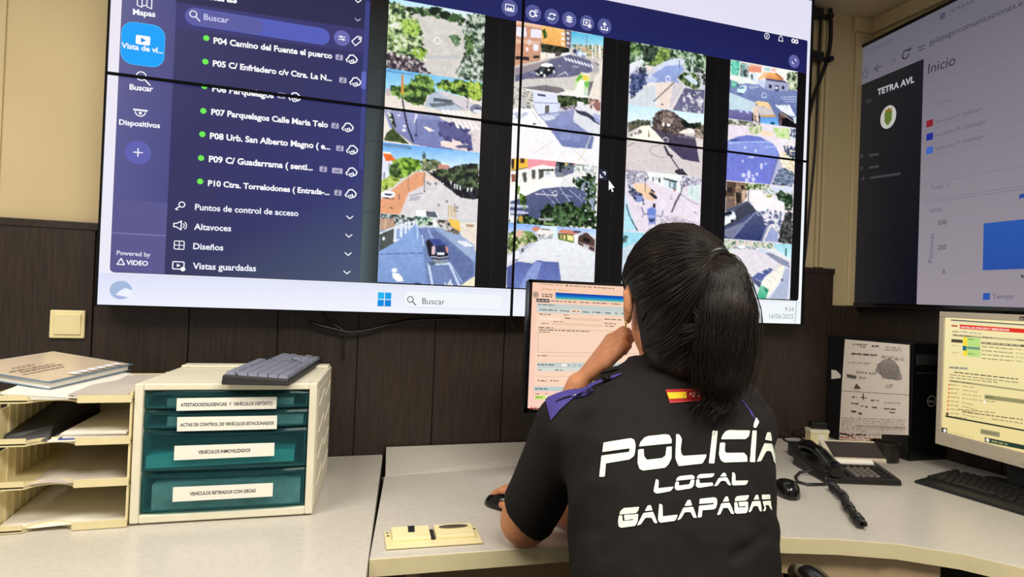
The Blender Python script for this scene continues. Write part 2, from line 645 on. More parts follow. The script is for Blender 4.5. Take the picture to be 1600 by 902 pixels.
fold_map((226, 3))
CV.text('Mapas', (207.7, 22.5), (242.8, 26.5), WHT, 0.03)
a, b = CV.uv((189, 92)), CV.uv((257.5, 48))
CV.rrect(a[0] - 0.002, a[1] - 0.012, b[0] + 0.002, b[1] + 0.012, 0.032, (70, 180, 255))
CV.rrect(a[0], a[1] - 0.010, b[0], b[1] + 0.010, 0.030, (0, 160, 250))
c = CV.uv((223.5, 63))
CV.rrect(c[0] - 0.018, c[1] - 0.013, c[0] + 0.018, c[1] + 0.013, 0.004, WHT)
CV.poly([(c[0] - 0.005, c[1] - 0.007), (c[0] + 0.008, c[1]), (c[0] - 0.005, c[1] + 0.007)], (0, 130, 220))
CV.text('Vista de ví...', (189.5, 74.4), (254.8, 83.8), WHT, 0.03)
lens((220.8, 119.0), 0.0135)
CV.text('Buscar', (202.5, 139.8), (239.4, 143.3), WHT, 0.03)
c = CV.uv((219.3, 177))
CV.poly([(c[0] - 0.018, c[1] + 0.011), (c[0] - 0.018, c[1] + 0.006), (c[0] + 0.018, c[1] + 0.006), (c[0] + 0.018, c[1] + 0.011)], WHT)
CV.ring((c[0], c[1] + 0.004), 0.014, 0.003, WHT, 180, 360)
CV.disc((c[0], c[1]), 0.004, WHT)
CV.text('Dispositivos', (186, 194.6), (250, 200.3), WHT, 0.03)
c = CV.uv((215.7, 238.4))
CV.disc(c, 0.0335, (95, 96, 176))
CV.rect(c[0] - 0.012, c[1] - 0.0015, c[0] + 0.012, c[1] + 0.0015, WHT)
CV.rect(c[0] - 0.0015, c[1] - 0.012, c[0] + 0.0015, c[1] + 0.012, WHT, up=False)
CV.text('Powered by', (182.3, 398.2), (235, 401.5), (225, 225, 240), 0.02)
c = CV.uv((189, 409.5))
CV.line([(c[0] - 0.009, c[1] - 0.007), (c[0], c[1] + 0.010), (c[0] + 0.009, c[1] - 0.007), (c[0] - 0.009, c[1] - 0.007)], 0.003, WHT)
CV.text('VIDEO', (197, 413.6), (231.3, 415.4), WHT, 0.03)

# ---- list entries
def badge(p, body='2', w=0.011):
    u, v = CV.uv(p)
    CV.rrect(u - w, v - 0.008, u + w, v + 0.009, 0.003, (176, 172, 200))
    CV.text(body, (u - w * 0.5, v - 0.004), (u + w * 0.5, v - 0.004), (80, 76, 120), 0.02, raw=True)


def cloudcam(p):
    u, v = CV.uv(p)
    pts = [(-0.016, -0.004), (-0.010, 0.004), (-0.006, 0.012), (0.004, 0.014), (0.012, 0.008), (0.017, 0.002), (0.014, -0.006), (0.008, -0.010)]
    CV.line([(u + a, v + b) for a, b in pts], 0.0038, WHT)
    CV.ring((u, v - 0.006), 0.0085, 0.0035, WHT, 160, 420)
    CV.disc((u, v - 0.005), 0.003, WHT)
    CV.line([(u - 0.016, v - 0.004), (u - 0.012, v - 0.010)], 0.0038, WHT)


ROWS = [('P04 Camino del Fuente el puerco', (322.4, 59.7), (333.6, 67.7), (519, 91.7), (530, 90), (549.3, 92.8)),
        ('P05 C/ Enfriadero c/v Ctra. La N...', (321, 96.6), (332.5, 103.2), (518.4, 126.8), (535.7, 125.7), (555, 128.3)),
        ('P06 Parquelagos', (319.5, 135), (331.6, 142.7), (427.6, 153.6), (439.7, 150), (460.5, 152.2)),
        ('P07 Parquelagos Calle Maria Telo', (317.8, 173.5), (330, 179.3), (512.4, 199.5), (523.6, 197), (543, 199.5)),
        ('P08 Urb. San Alberto Magno ( e...', (316.3, 210), (328, 216.8), (516, 234), (531, 232.3), (550, 234.6)),
        ('P09 C/ Guadarrama ( senti...', (314.3, 247.2), (326.4, 253), (488.7, 266.5), (505, 264.8), (549, 269.4)),
        ('P10 Ctra. Torrelodones ( Entrada-...', (312.9, 283.8), (325, 290.4), (514.7, 304.9), (528, 301.7), (547.8, 303.4))]
for body, dot, a, b, bd, cl in ROWS:
    CV.disc(CV.uv(dot), 0.0082, (110, 236, 84))
    CV.text(body, a, b, (252, 252, 255), 0.035)
    badge(bd)
    cloudcam(cl)
badge((527, 267.4), 'LPR', 0.016)
CV.text('Cámaras', (300, -4), (370.5, 5.2), WHT, 0.035)
a, b = CV.uv((289, 24)), CV.uv((515.5, 55))
CV.rrect(a[0], a[1] - 0.026, b[0], a[1] + 0.026, 0.026, (84, 94, 186))
CV.rrect(a[0] + 0.002, a[1] - 0.024, a[0] + 0.21, a[1] + 0.024, 0.024, (90, 92, 160))
lens((302.2, 22.3), 0.0105, (240, 240, 250))
CV.text('Buscar', (318.6, 31.1), (357.6, 36.5), (206, 208, 240), 0.015)
c = CV.uv((534.3, 60))
CV.disc(c, 0.024, (104, 106, 176))
for k, dx in ((1, -0.003), (-1, 0.003)):
    CV.line([(c[0] - 0.010, c[1] + 0.004 * k), (c[0] + 0.010, c[1] + 0.004 * k)], 0.0026, WHT)
    CV.disc((c[0] + dx, c[1] + 0.004 * k), 0.0035, WHT)
c = CV.uv((557, 64))
CV.line([(c[0] - 0.014, c[1] - 0.004), (c[0] + 0.002, c[1] + 0.014), (c[0] + 0.014, c[1] + 0.013), (c[0] + 0.013, c[1]), (c[0] - 0.003, c[1] - 0.016), (c[0] - 0.014, c[1] - 0.004)], 0.0032, WHT)
CV.disc((c[0] + 0.008, c[1] + 0.007), 0.003, WHT)


def chev(p, col=WHT, r=0.0095):
    u, v = CV.uv(p)
    CV.line([(u - r, v + r * 0.5), (u, v - r * 0.4), (u + r, v + r * 0.5)], 0.003, col)


chev((559, 2.5)); chev((558.8, 31.7), (180, 180, 210), 0.008)
a = CV.uv((568, 126))
CV.rect(0.694, 0.45, 0.708, 0.98, (60, 66, 132))
CV.rrect(a[0] - 0.007, a[1] - 0.028, a[0] + 0.007, a[1] + 0.028, 0.006, (96, 104, 190))
for body, a, b, ch in (('Puntos de control de acceso', (304.8, 328), (466.2, 338), (546.4, 340.3)), ('Altavoces', (303.4, 358.8), (361.3, 361.6), (545, 368.9)),
                       ('Diseños', (302, 389.3), (349, 391.6), (543.8, 397.4)), ('Vistas guardadas', (301.3, 420.2), (400.2, 424), (542, 426.2))):
    CV.text(body, a, b, (240, 242, 252), 0.025)
    chev(ch)
c = CV.uv((284.5, 320)); CV.ring(c, 0.009, 0.003, WHT); CV.line([(c[0] - 0.006, c[1] - 0.006), (c[0] - 0.016, c[1] - 0.014), (c[0] - 0.010, c[1] - 0.016)], 0.003, WHT)
c = CV.uv((281, 352.4)); CV.line([(c[0] - 0.015, c[1] - 0.005), (c[0] - 0.015, c[1] + 0.005), (c[0] - 0.008, c[1] + 0.005), (c[0] + 0.004, c[1] + 0.013), (c[0] + 0.004, c[1] - 0.013), (c[0] - 0.008, c[1] - 0.005), (c[0] - 0.015, c[1] - 0.005)], 0.003, WHT)
CV.ring((c[0] + 0.005, c[1]), 0.008, 0.0025, WHT, -60, 60); CV.ring((c[0] + 0.005, c[1]), 0.014, 0.0025, WHT, -55, 55)
c = CV.uv((280.3, 383.3))
CV.rrect(c[0] - 0.014, c[1] - 0.013, c[0] + 0.014, c[1] + 0.013, 0.004, WHT)
for i in (-1, 0):
    for j in (-1, 0):
        CV.rect(c[0] + i * 0.0125 + 0.001, c[1] + j * 0.0115 + 0.001, c[0] + i * 0.0125 + 0.0115, c[1] + j * 0.0115 + 0.0105, (52, 52, 96), up=(i == -1 and j == -1))
c = CV.uv((279, 415))
CV.rrect(c[0] - 0.016, c[1] - 0.012, c[0] + 0.016, c[1] + 0.012, 0.004, WHT)
CV.rrect(c[0] - 0.013, c[1] - 0.009, c[0] + 0.013, c[1] + 0.009, 0.002, (52, 52, 96))
CV.poly([(c[0] - 0.004, c[1] - 0.005), (c[0] + 0.006, c[1]), (c[0] - 0.004, c[1] + 0.005)], WHT)
CV.disc((c[0] + 0.012, c[1] - 0.010), 0.0065, WHT)

# ---- top tool buttons
def btn(p, r=0.0265):
    c = CV.uv(p)
    CV.disc(c, r + 0.001, (70, 74, 142))
    CV.disc(c, r, (86, 90, 152))
    return c


c = btn((796, 12.8), 0.0285)
CV.rrect(c[0] - 0.016, c[1] - 0.012, c[0] + 0.016, c[1] + 0.012, 0.003, WHT); CV.rrect(c[0] - 0.013, c[1] - 0.009, c[0] + 0.013, c[1] + 0.009, 0.002, (86, 90, 152))
CV.poly([(c[0] - 0.012, c[1] - 0.008), (c[0] - 0.005, c[1] + 0.002), (c[0], c[1] - 0.003), (c[0] + 0.006, c[1] + 0.002), (c[0] + 0.012, c[1] - 0.008)], WHT)
c = btn((833, 21.0), 0.028)
CV.ring((c[0] - 0.003, c[1] - 0.003), 0.012, 0.0045, WHT); CV.ring((c[0] + 0.010, c[1] + 0.008), 0.006, 0.0025, WHT); CV.disc((c[0] + 0.011, c[1] - 0.007), 0.004, WHT)
c = btn((861.8, 26.3))
CV.ring(c, 0.012, 0.004, WHT, 25, 165); CV.ring(c, 0.012, 0.004, WHT, 205, 345)
CV.poly([(c[0] + 0.006, c[1] + 0.004), (c[0] + 0.016, c[1] + 0.004), (c[0] + 0.011, c[1] + 0.014)], WHT); CV.poly([(c[0] - 0.006, c[1] - 0.004), (c[0] - 0.016, c[1] - 0.004), (c[0] - 0.011, c[1] - 0.014)], WHT)
c = btn((889, 31))
for k in (-1, 0, 1):
    q = c[1] + k * 0.007
    CV.poly([(c[0] - 0.015, q), (c[0], q - 0.006), (c[0] + 0.015, q), (c[0], q + 0.006)], (245, 245, 252)); CV.line([(c[0] - 0.014, q), (c[0], q - 0.0055), (c[0] + 0.014, q)], 0.0015, (86, 90, 152))
c = btn((916.7, 36.5))
CV.rrect(c[0] - 0.015, c[1] - 0.010, c[0] + 0.012, c[1] + 0.012, 0.003, WHT); CV.rrect(c[0] - 0.012, c[1] - 0.007, c[0] + 0.009, c[1] + 0.009, 0.002, (86, 90, 152))
CV.poly([(c[0] - 0.006, c[1] - 0.005), (c[0] + 0.005, c[1] + 0.001), (c[0] - 0.006, c[1] + 0.007)], WHT); CV.disc((c[0] + 0.010, c[1] - 0.009), 0.007, (236, 236, 246))
c = btn((944, 41.3))
CV.line([(c[0] - 0.012, c[1] - 0.004), (c[0] - 0.012, c[1] - 0.013), (c[0] + 0.012, c[1] - 0.013), (c[0] + 0.012, c[1] - 0.004)], 0.004, WHT)
CV.line([(c[0], c[1] - 0.006), (c[0], c[1] + 0.008)], 0.004, WHT); CV.poly([(c[0] - 0.009, c[1] + 0.004), (c[0] + 0.009, c[1] + 0.004), (c[0], c[1] + 0.015)], WHT)
c = CV.uv((1197.4, 57)); CV.ring(c, 0.0125, 0.003, WHT); CV.line([(c[0], c[1] + 0.005), (c[0], c[1] - 0.005)], 0.004, WHT)
c = CV.uv((1219, 61.4)); CV.line([(c[0] - 0.010, c[1] - 0.008), (c[0] - 0.007, c[1] + 0.006), (c[0], c[1] + 0.013), (c[0] + 0.007, c[1] + 0.006), (c[0] + 0.010, c[1] - 0.008), (c[0] - 0.010, c[1] - 0.008)], 0.003, WHT)
c = CV.uv((1241, 65)); CV.ring((c[0] - 0.008, c[1]), 0.009, 0.005, WHT); CV.ring((c[0] + 0.008, c[1]), 0.009, 0.005, WHT)
c = CV.uv((1239.8, 96.5)); CV.disc(c, 0.026, (96, 98, 164)); CV.ring(c, 0.012, 0.004, WHT, 10, 80); CV.ring(c, 0.012, 0.004, WHT, 190, 260)

# ---- task bar
c = CV.uv((189.5, 453.5))
CV.disc(c, 0.0275, (166, 186, 222), ry=0.026)
CV.poly([(c[0] - 0.012, c[1] - 0.014), (c[0] - 0.004, c[1] - 0.003), (c[0] + 0.010, c[1] + 0.006), (c[0] + 0.024, c[1] + 0.002), (c[0] + 0.030, c[1] - 0.004), (c[0] + 0.026, c[1] - 0.020), (c[0] + 0.010, c[1] - 0.018)], (240, 243, 254))
a, b = CV.uv((589.6, 478.6)), CV.uv((611.4, 457.6))
mx, my, g = (a[0] + b[0]) / 2, (a[1] + b[1]) / 2, 0.0012
for (u0, v0, u1, v1, cl) in ((a[0], a[1], mx - g, my - g, (0, 140, 226)), (mx + g, a[1], b[0], my - g, (0, 128, 216)), (a[0], my + g, mx - g, b[1], (30, 180, 240)), (mx + g, my + g, b[0], b[1], (10, 160, 234))):
    CV.rect(u0, v0, u1, v1, cl)
CV.rrect(CV.uv((630, 470))[0], 0.022, 1.185, 0.072, 0.020, (214, 220, 228))
CV.rrect(CV.uv((630, 470))[0] + 0.001, 0.0235, 1.184, 0.0725, 0.020, (242, 247, 251))
lens((641, 468), 0.0105, (60, 64, 70), 0.0026)
CV.text('Buscar', (659.4, 475.2), (694.8, 476.2), (96, 100, 108))
CV.text('9:34', (1225.2, 486.8), (1238.9, 487), (140, 146, 156))
CV.text('16/06/2025', (1201, 497.6), (1238.4, 498.2), (150, 156, 166))
CV.lpx([(1243.8, 471), (1240.6, 507)], 0.0022, (96, 112, 112))
# ================================================================== the sixteen street views on the wall
FU = [(0.766, 1.082), (1.191, 1.5155), (1.6225, 1.940), (2.0486, 2.3635)]
FV = [1.0025, 0.778, 0.5425, 0.317, 0.0985]


class Feed:
    def __init__(s, c, r, ox, oy, k, base):
        s.u0, s.u1 = FU[c]
        s.v1, s.v0 = FV[r], FV[r + 1]
        nx, ny = (152, 112) if c < 2 else (118, 104)
        us, vs = np.linspace(s.u0, s.u1, nx), np.linspace(s.v1, s.v0, ny)
        U, V = np.meshgrid(us, vs)
        P = np.stack([U, np.zeros_like(U), V + ZV], -1) - CAMP
        z = P @ FX
        X, Y = 800 + FPX * (P @ RX) / z, 451 - FPX * (P @ UX) / z
        s.X, s.Y = (X - ox) * k, (Y - oy) * k          # sampled in the detail's own units
        s.U, s.Vv = U * 1000, V * 1000
        s.I = np.zeros(U.shape + (3,)) + np.array(base, float)

    def P(s, col, pts):
        m = inpoly(s.X, s.Y, pts)
        s.I[m] = col
        return s

    def G(s, c0, c1, pts, horiz=False):                # two colours blended along the shape (a sky, a lawn)
        m = inpoly(s.X, s.Y, pts)
        q = s.X if horiz else s.Y
        a, b = q[m].min(), q[m].max()
        t = ((q[m] - a) / (b - a + 1e-9))[:, None]
        s.I[m] = np.array(c0, float) * (1 - t) + np.array(c1, float) * t
        return s

    def F(s, cols, pts, sc=9.0, seed=1, dens=1.0, edge=0.0):   # leaves: blotches of several greens
        X, Y = s.X, s.Y
        if edge:
            X = X + edge * (vnoise(s.U / 9, s.Vv / 9, seed + 7) - 0.5) * 2
            Y = Y + edge * (vnoise(s.U / 9, s.Vv / 9, seed + 8) - 0.5) * 2
        m = inpoly(X, Y, pts)
        n = 0.6 * vnoise(s.U / sc, s.Vv / sc, seed) + 0.4 * vnoise(s.U / sc * 2.3, s.Vv / sc * 2.3, seed + 3)
        if dens < 1:
            m &= vnoise(s.U / sc * 1.3, s.Vv / sc * 1.3, seed + 5) < dens
        n = np.clip((n - 0.2) / 0.6, 0, 0.999)
        idx = (n * len(cols)).astype(int)
        ca = np.array(cols, float)
        s.I[m] = ca[idx][m]
        return s

    def L(s, col, w, pts):
        for (x0, y0), (x1, y1) in zip(pts[:-1], pts[1:]):
            dx, dy = x1 - x0, y1 - y0
            t = np.clip(((s.X - x0) * dx + (s.Y - y0) * dy) / (dx * dx + dy * dy + 1e-9), 0, 1)
            m = np.hypot(s.X - x0 - t * dx, s.Y - y0 - t * dy) < w / 2
            s.I[m] = col
        return s

    def E(s, col, cx, cy, rx, ry=None, hole=0.0):
        d = np.hypot((s.X - cx) / rx, (s.Y - cy) / (ry or rx))
        s.I[(d < 1) & (d >= hole)] = col
        return s

    def N(s, amp, sc=14, seed=11):
        n = vnoise(s.U / sc, s.Vv / sc, seed) + 0.6 * vnoise(s.U / 3.5, s.Vv / 3.5, seed + 1) - 0.8
        s.I += (n * amp)[..., None]
        return s

    def done(s):
        I = s.I
        K = I.copy()
        K[1:-1, 1:-1] = 0.5 * I[1:-1, 1:-1] + 0.125 * (I[:-2, 1:-1] + I[2:, 1:-1] + I[1:-1, :-2] + I[1:-1, 2:])
        K = K + ((vnoise(s.U / 2.6, s.Vv / 2.6, 77) - 0.5) * 9 + (vnoise(s.U / 7, s.Vv / 7, 79) - 0.5) * 10)[..., None]
        g_ = K.mean(-1, keepdims=True)
        K = g_ + (K - g_) * 0.86
        K = (K - 128) * 1.15 + 130
        CV.grid(s.u0, s.v0, s.u1, s.v1, np.clip(K, 4, 254))


BIG = [(-200, -200), (2000, -200), (2000, 2000), (-200, 2000)]
DK, MG, LG, YG = (34, 50, 34), (74, 104, 58), (130, 160, 84), (176, 200, 104)
ASPH, WHITE = (92, 100, 128), (240, 240, 246)

# column one
f = Feed(0, 0, 590, 0, 6.94, (206, 200, 194))
f.N(14, 20, 3)
f.G((170, 220, 236), (232, 232, 240), [(100, -30), (1180, -30), (1180, 260), (950, 200), (700, 110), (400, 80), (100, 60)])
f.F([DK, (58, 82, 60), MG, (110, 140, 100)], [(200, 70), (400, 80), (640, 90), (760, 130), (900, 180), (1010, 220), (980, 330), (860, 260), (700, 205), (540, 175), (400, 160), (200, 170)], 12, 4, 0.8, 20)
f.E((36, 48, 40), 610, 125, 52, 45).E((40, 56, 42), 730, 170, 60, 45).E((70, 96, 60), 830, 200, 60, 45)
f.F([(50, 66, 50), (96, 118, 84), (150, 178, 110), (190, 206, 150), (226, 226, 214)], [(100, 20), (250, 50), (330, 140), (460, 240), (500, 380), (470, 480), (545, 560), (500, 660), (300, 620), (90, 560)], 11, 21, 1, 26)
f.F([(120, 160, 50), (170, 206, 90), (196, 220, 110), (150, 180, 90)], [(250, 220), (400, 210), (470, 330), (420, 400), (280, 380)], 10, 23, 0.75, 24)
f.F([(120, 160, 50), (170, 206, 70), (150, 180, 70)], [(400, 520), (545, 560), (480, 650), (380, 600)], 10, 25, 0.8, 14)
f.F([(44, 40, 48), (76, 68, 78), (120, 108, 116), (190, 180, 184)], [(90, 560), (250, 620), (450, 660), (560, 780), (560, 830), (90, 760)], 9, 29, 0.95, 30)
f.F([(44, 56, 50), (84, 104, 88), (130, 152, 128), (176, 188, 170), (214, 214, 210)], [(980, 150), (1180, 150), (1180, 920), (840, 880), (900, 640), (960, 560), (930, 420), (940, 260)], 11, 33, 0.97, 26)
f.F([(90, 130, 90), (120, 150, 110), (60, 90, 64)], [(760, 380), (890, 390), (900, 480), (840, 500)], 10, 37, 0.8, 14)
f.F([(60, 84, 56), (110, 140, 80)], [(940, 370), (1020, 360), (1040, 560), (960, 620)], 10, 39, 0.85, 20)
f.L((70, 74, 60), 9, [(845, 800), (930, 650)])
f.E((238, 232, 226), 645, 445, 38, 42, 0.72)
f.P((190, 190, 192), [(520, 605), (900, 605), (880, 640), (500, 640)])
f.done()

f = Feed(0, 1, 590, 100, 6.444, (228, 220, 210))
f.G((96, 176, 230), (180, 226, 240), [(60, 30), (1100, 170), (1100, 330), (60, 330)])
f.P((226, 216, 206), [(70, 300), (600, 300), (1080, 380), (1060, 560), (60, 460)])
f.P((176, 190, 206), [(540, 270), (700, 290), (900, 470), (640, 470), (470, 430)])
f.P((206, 200, 206), [(600, 280), (700, 290), (860, 350), (1000, 420), (1040, 500), (880, 470)])
f.F([(40, 60, 34), (70, 100, 50), (110, 150, 70), (150, 184, 90)], [(140, 200), (230, 220), (330, 190), (380, 110), (520, 110), (580, 230), (560, 290), (480, 330), (460, 420), (300, 380), (150, 330)], 13, 43, 1, 24)
f.F([(40, 60, 34), (60, 86, 44), (80, 110, 52)], [(260, 340), (480, 330), (460, 420), (300, 380)], 10, 45)
f.F([(30, 44, 28), (60, 90, 40), (120, 160, 64), (170, 196, 84)], [(590, 200), (660, 160), (740, 170), (900, 170), (1060, 200), (1050, 380), (960, 360), (880, 330), (740, 300), (610, 250)], 12, 47, 1, 18)
f.F([(150, 180, 64), (190, 210, 90), (100, 140, 50)], [(860, 190), (1040, 200), (1040, 370), (950, 360)], 12, 49, 0.85, 16)
f.P((90, 96, 110), [(560, 345), (760, 370), (740, 395), (560, 380)]).P((110, 116, 130), [(520, 400), (760, 390), (760, 420), (540, 440)])
f.L((120, 110, 110), 8, [(910, 330), (898, 450)]).L((90, 84, 80), 5, [(730, 375), (870, 465)])
for k in range(6): f.P((242, 240, 238), [(640 + 50 * k, 455 + 8 * k), (664 + 50 * k, 458 + 8 * k), (700 + 50 * k, 520 + 10 * k), (668 + 50 * k, 516 + 10 * k)])
f.E((120, 126, 150), 990, 455, 60, 46).P((40, 42, 56), [(980, 440), (1030, 450), (1030, 470), (990, 465)]).E((220, 224, 232), 1000, 480, 44, 18)
f.P((200, 174, 170), [(90, 250), (130, 255), (125, 330), (85, 320)])
f.G((150, 156, 200), (110, 116, 176), [(60, 465), (600, 500), (640, 560), (960, 700), (980, 880), (600, 860), (350, 810), (120, 640)])
f.P((220, 208, 206), [(640, 520), (1050, 580), (1040, 900), (960, 880), (940, 740), (820, 650), (700, 580)])
f.P((236, 214, 206), [(630, 780), (760, 760), (930, 800), (950, 880), (720, 850), (640, 830)])
f.F([(72, 72, 120), (96, 96, 150), (84, 84, 134)], [(600, 560), (720, 590), (880, 640), (960, 760), (960, 880), (920, 870), (860, 790), (620, 740)], 16, 53, 0.9, 30)
f.P((120, 128, 180), [(380, 560), (610, 560), (610, 760), (380, 720)])
f.P((96, 96, 148), [(630, 600), (860, 680), (860, 740), (640, 730)]).E((88, 88, 132), 860, 835, 80, 16)
for k in range(5): f.P((240, 236, 236), [(750 + 50 * k, 555 + 8 * k), (775 + 50 * k, 560 + 8 * k), (830 + 50 * k, 650 + 4 * k), (800 + 50 * k, 650 + 4 * k)])
f.P((246, 226, 216), [(450, 630), (500, 636), (570, 676), (520, 686)]).E((234, 228, 240), 262, 670, 20, 16).E((230, 226, 240), 268, 628, 18, 13).E((226, 222, 238), 215, 520, 16, 12)
f.P((226, 224, 240), [(380, 500), (400, 504), (385, 580), (362, 600)])
f.F([(60, 76, 40), (84, 100, 52), (52, 64, 36)], [(90, 700), (160, 640), (220, 720), (320, 810), (60, 770)], 9, 57)
f.F([(60, 70, 52), (220, 226, 214), (30, 40, 26)], [(90, 490), (140, 500), (190, 650), (150, 640)], 9, 59, 1)
f.P((30, 38, 30), [(130, 500), (150, 500), (186, 640), (170, 650)]).L((150, 150, 150), 8, [(100, 520), (190, 690), (360, 805)])
f.P((226, 160, 70), [(240, 110), (258, 110), (264, 300), (232, 310)]).P((214, 120, 60), [(242, 110), (256, 120), (254, 200), (236, 250)])
f.L((40, 40, 60), 15, [(245, 330), (268, 490), (300, 640), (356, 785)]).L((92, 86, 100), 9, [(245, 330), (268, 480)])
f.L((64, 68, 110), 6, [(385, 560), (386, 720)]).E((60, 64, 100), 386, 722, 18, 12)
f.L((80, 110, 160), 8, [(100, 72), (360, 112)])
f.N(9, 12, 5).done()

f = Feed(0, 2, 580, 220, 6.94, (214, 206, 204))
f.G((84, 160, 236), (206, 232, 250), [(100, 0), (1200, 110), (1200, 300), (100, 300)])
f.P((216, 222, 240), [(110, 130), (270, 200), (200, 420), (100, 440)]).P((240, 110, 40), [(124, 140), (210, 150), (272, 214), (160, 224)]).P((250, 248, 244), [(124, 118), (210, 130), (214, 152), (124, 142)])
f.L((120, 124, 140), 16, [(140, 350), (135, 420)]).L((90, 100, 110), 10, [(190, 250), (190, 300)])
f.F([(60, 90, 30), (96, 140, 40), (140, 184, 60), (170, 206, 90)], [(210, 240), (330, 180), (400, 190), (520, 200), (540, 300), (480, 340), (420, 370), (300, 430), (200, 400)], 12, 63, 1, 18)
f.F([(40, 60, 36), (74, 100, 50), (100, 124, 70)], [(210, 260), (290, 240), (330, 320), (300, 430), (200, 420)], 10, 65, 0.75, 14)
f.F([(150, 180, 60), (190, 206, 96), (90, 120, 40)], [(100, 440), (190, 390), (320, 420), (250, 490), (110, 560)], 11, 67, 1, 14)
f.F([(50, 66, 46), (90, 104, 72), (130, 140, 100)], [(530, 230), (600, 190), (740, 230), (760, 300), (560, 330)], 10, 69, 0.9, 14)
f.P((84, 100, 110), [(552, 150), (592, 150), (592, 200), (552, 200)]).P((96, 110, 120), [(560, 150), (572, 105), (584, 150)]).P((190, 180, 130), [(556, 196), (590, 196), (590, 230), (556, 230)])
f.P((196, 140, 124), [(720, 270), (760, 245), (830, 260), (865, 310), (730, 310)]).P((250, 240, 214), [(760, 246), (830, 256), (840, 270), (760, 258)])
f.F([(26, 32, 30), (44, 54, 44), (70, 86, 60), (104, 120, 84)], [(690, 320), (860, 300), (960, 260), (1160, 250), (1170, 640), (960, 620), (760, 460), (640, 380)], 12, 71, 1, 14)
f.F([(30, 30, 40), (48, 48, 60)], [(600, 330), (760, 400), (960, 520), (1160, 540), (1160, 640), (960, 615), (760, 460), (640, 370)], 12, 73, 1, 8)
for x, y in ((860, 430), (895, 470), (925, 480), (955, 490), (1040, 510), (1080, 510), (770, 460), (740, 440)): f.P((230, 228, 236), [(x, y), (x + 14, y), (x + 10, y + 55), (x - 4, y + 40)])
f.P((228, 158, 116), [(480, 345), (590, 345), (575, 480), (400, 570), (310, 800), (90, 800), (100, 640), (280, 490)])
f.P((214, 208, 212), [(580, 400), (640, 380), (770, 470), (960, 620), (1160, 650), (1170, 880), (320, 820), (400, 570), (560, 490)]).P((230, 206, 190), [(585, 370), (650, 380), (720, 430), (600, 440)])
f.L((150, 150, 170), 10, [(420, 600), (550, 570)]).L((110, 110, 140), 8, [(430, 625), (530, 612)]).L((130, 130, 150), 8, [(420, 645), (520, 640)])
f.L((150, 110, 90), 7, [(402, 400), (400, 550)]).L((170, 130, 110), 10, [(575, 350), (574, 560)]).L((70, 70, 90), 10, [(574, 440), (574, 555)])
f.E((250, 250, 252), 180, 585, 78, 40).P((46, 60, 100), [(140, 575), (230, 580), (226, 596), (150, 592)]).P((70, 64, 70), [(120, 610), (250, 630), (240, 640), (130, 622)]).L((90, 60, 50), 6, [(300, 580), (300, 635)])
for x, y in ((600, 450), (690, 460), (720, 690), (810, 650), (920, 720), (625, 465)): f.L((96, 92, 104), 11, [(x, y), (x + 16, y + 6), (x + 8, y + 20)])
f.L((100, 92, 100), 9, [(905, 690), (905, 770), (930, 765)])
f.P((250, 250, 250), [(480, 755), (590, 755), (600, 830), (480, 815)]).P((90, 96, 110), [(590, 770), (690, 770), (720, 840), (600, 830)]).L((226, 226, 230), 10, [(690, 760), (730, 840)])
for k in range(4): f.L((210, 180, 130), 12, [(840 + 24 * k, 700 + 10 * k), (836 + 24 * k, 830)])
f.L((90, 96, 80), 10, [(200, 730), (245, 735)])
f.L((90, 120, 160), 22, [(150, 52), (420, 82)]).L((150, 190, 230), 8, [(160, 56), (400, 82)])
f.N(9, 12, 9).done()

f = Feed(0, 3, 580, 320, 6.444, (132, 158, 206))
f.P((200, 206, 206), [(60, 80), (1080, 140), (1080, 300), (640, 230), (480, 230), (60, 260)])
f.F([(40, 52, 50), (90, 104, 104), (170, 184, 184), (226, 232, 226)], [(90, 90), (460, 110), (440, 210), (240, 200), (90, 240)], 9, 83, 1)
f.P((186, 150, 128), [(85, 140), (230, 140), (235, 220), (85, 270)]).P((206, 170, 140), [(130, 140), (160, 140), (150, 240), (120, 250)])
f.P((84, 90, 86), [(80, 300), (230, 230), (240, 380), (80, 470)]).L((220, 226, 236), 14, [(85, 290), (250, 225), (440, 170)])
for x, y0, y1, w in ((240, 240, 370, 26), (300, 200, 320, 24), (345, 180, 290, 22), (385, 180, 270, 20), (425, 180, 240, 18)): f.L((214, 224, 240), w, [(x, y0), (x, y1)])
f.L((220, 230, 240), 20, [(230, 365), (280, 355)]).E((240, 244, 250), 124, 342, 12, 18)
f.F([(60, 90, 80), (130, 170, 150), (230, 236, 230), (160, 190, 140)], [(430, 120), (640, 130), (640, 210), (470, 210)], 8, 85)
f.P((236, 236, 240), [(620, 150), (660, 170), (660, 230), (620, 220)]).P((40, 50, 60), [(570, 170), (620, 180), (620, 210), (575, 205)])
f.F([(60, 60, 60), (150, 130, 120), (200, 200, 200)], [(640, 150), (800, 160), (880, 290), (780, 290), (690, 220)], 9, 87)
f.P((250, 196, 80), [(770, 140), (880, 160), (905, 250), (880, 290), (850, 260), (800, 210)]).P((120, 110, 100), [(820, 230), (886, 270), (880, 310), (830, 290)])
f.P((226, 214, 200), [(890, 180), (1080, 180), (1060, 480), (900, 330)]).P((180, 140, 110), [(950, 200), (1040, 200), (1020, 225), (960, 220)])
f.G((136, 168, 222), (120, 150, 204), [(440, 200), (500, 240), (540, 480), (640, 830), (60, 790), (80, 480), (300, 340)])
f.P((112, 132, 182), [(470, 240), (620, 235), (760, 330), (1040, 560), (1040, 720), (900, 810), (560, 810), (520, 420)])
f.P((98, 116, 166), [(640, 260), (800, 390), (1010, 560), (1030, 680), (930, 780), (760, 540), (600, 300)])
f.P((150, 170, 206), [(660, 240), (900, 310), (1040, 410), (1040, 580), (820, 390)])
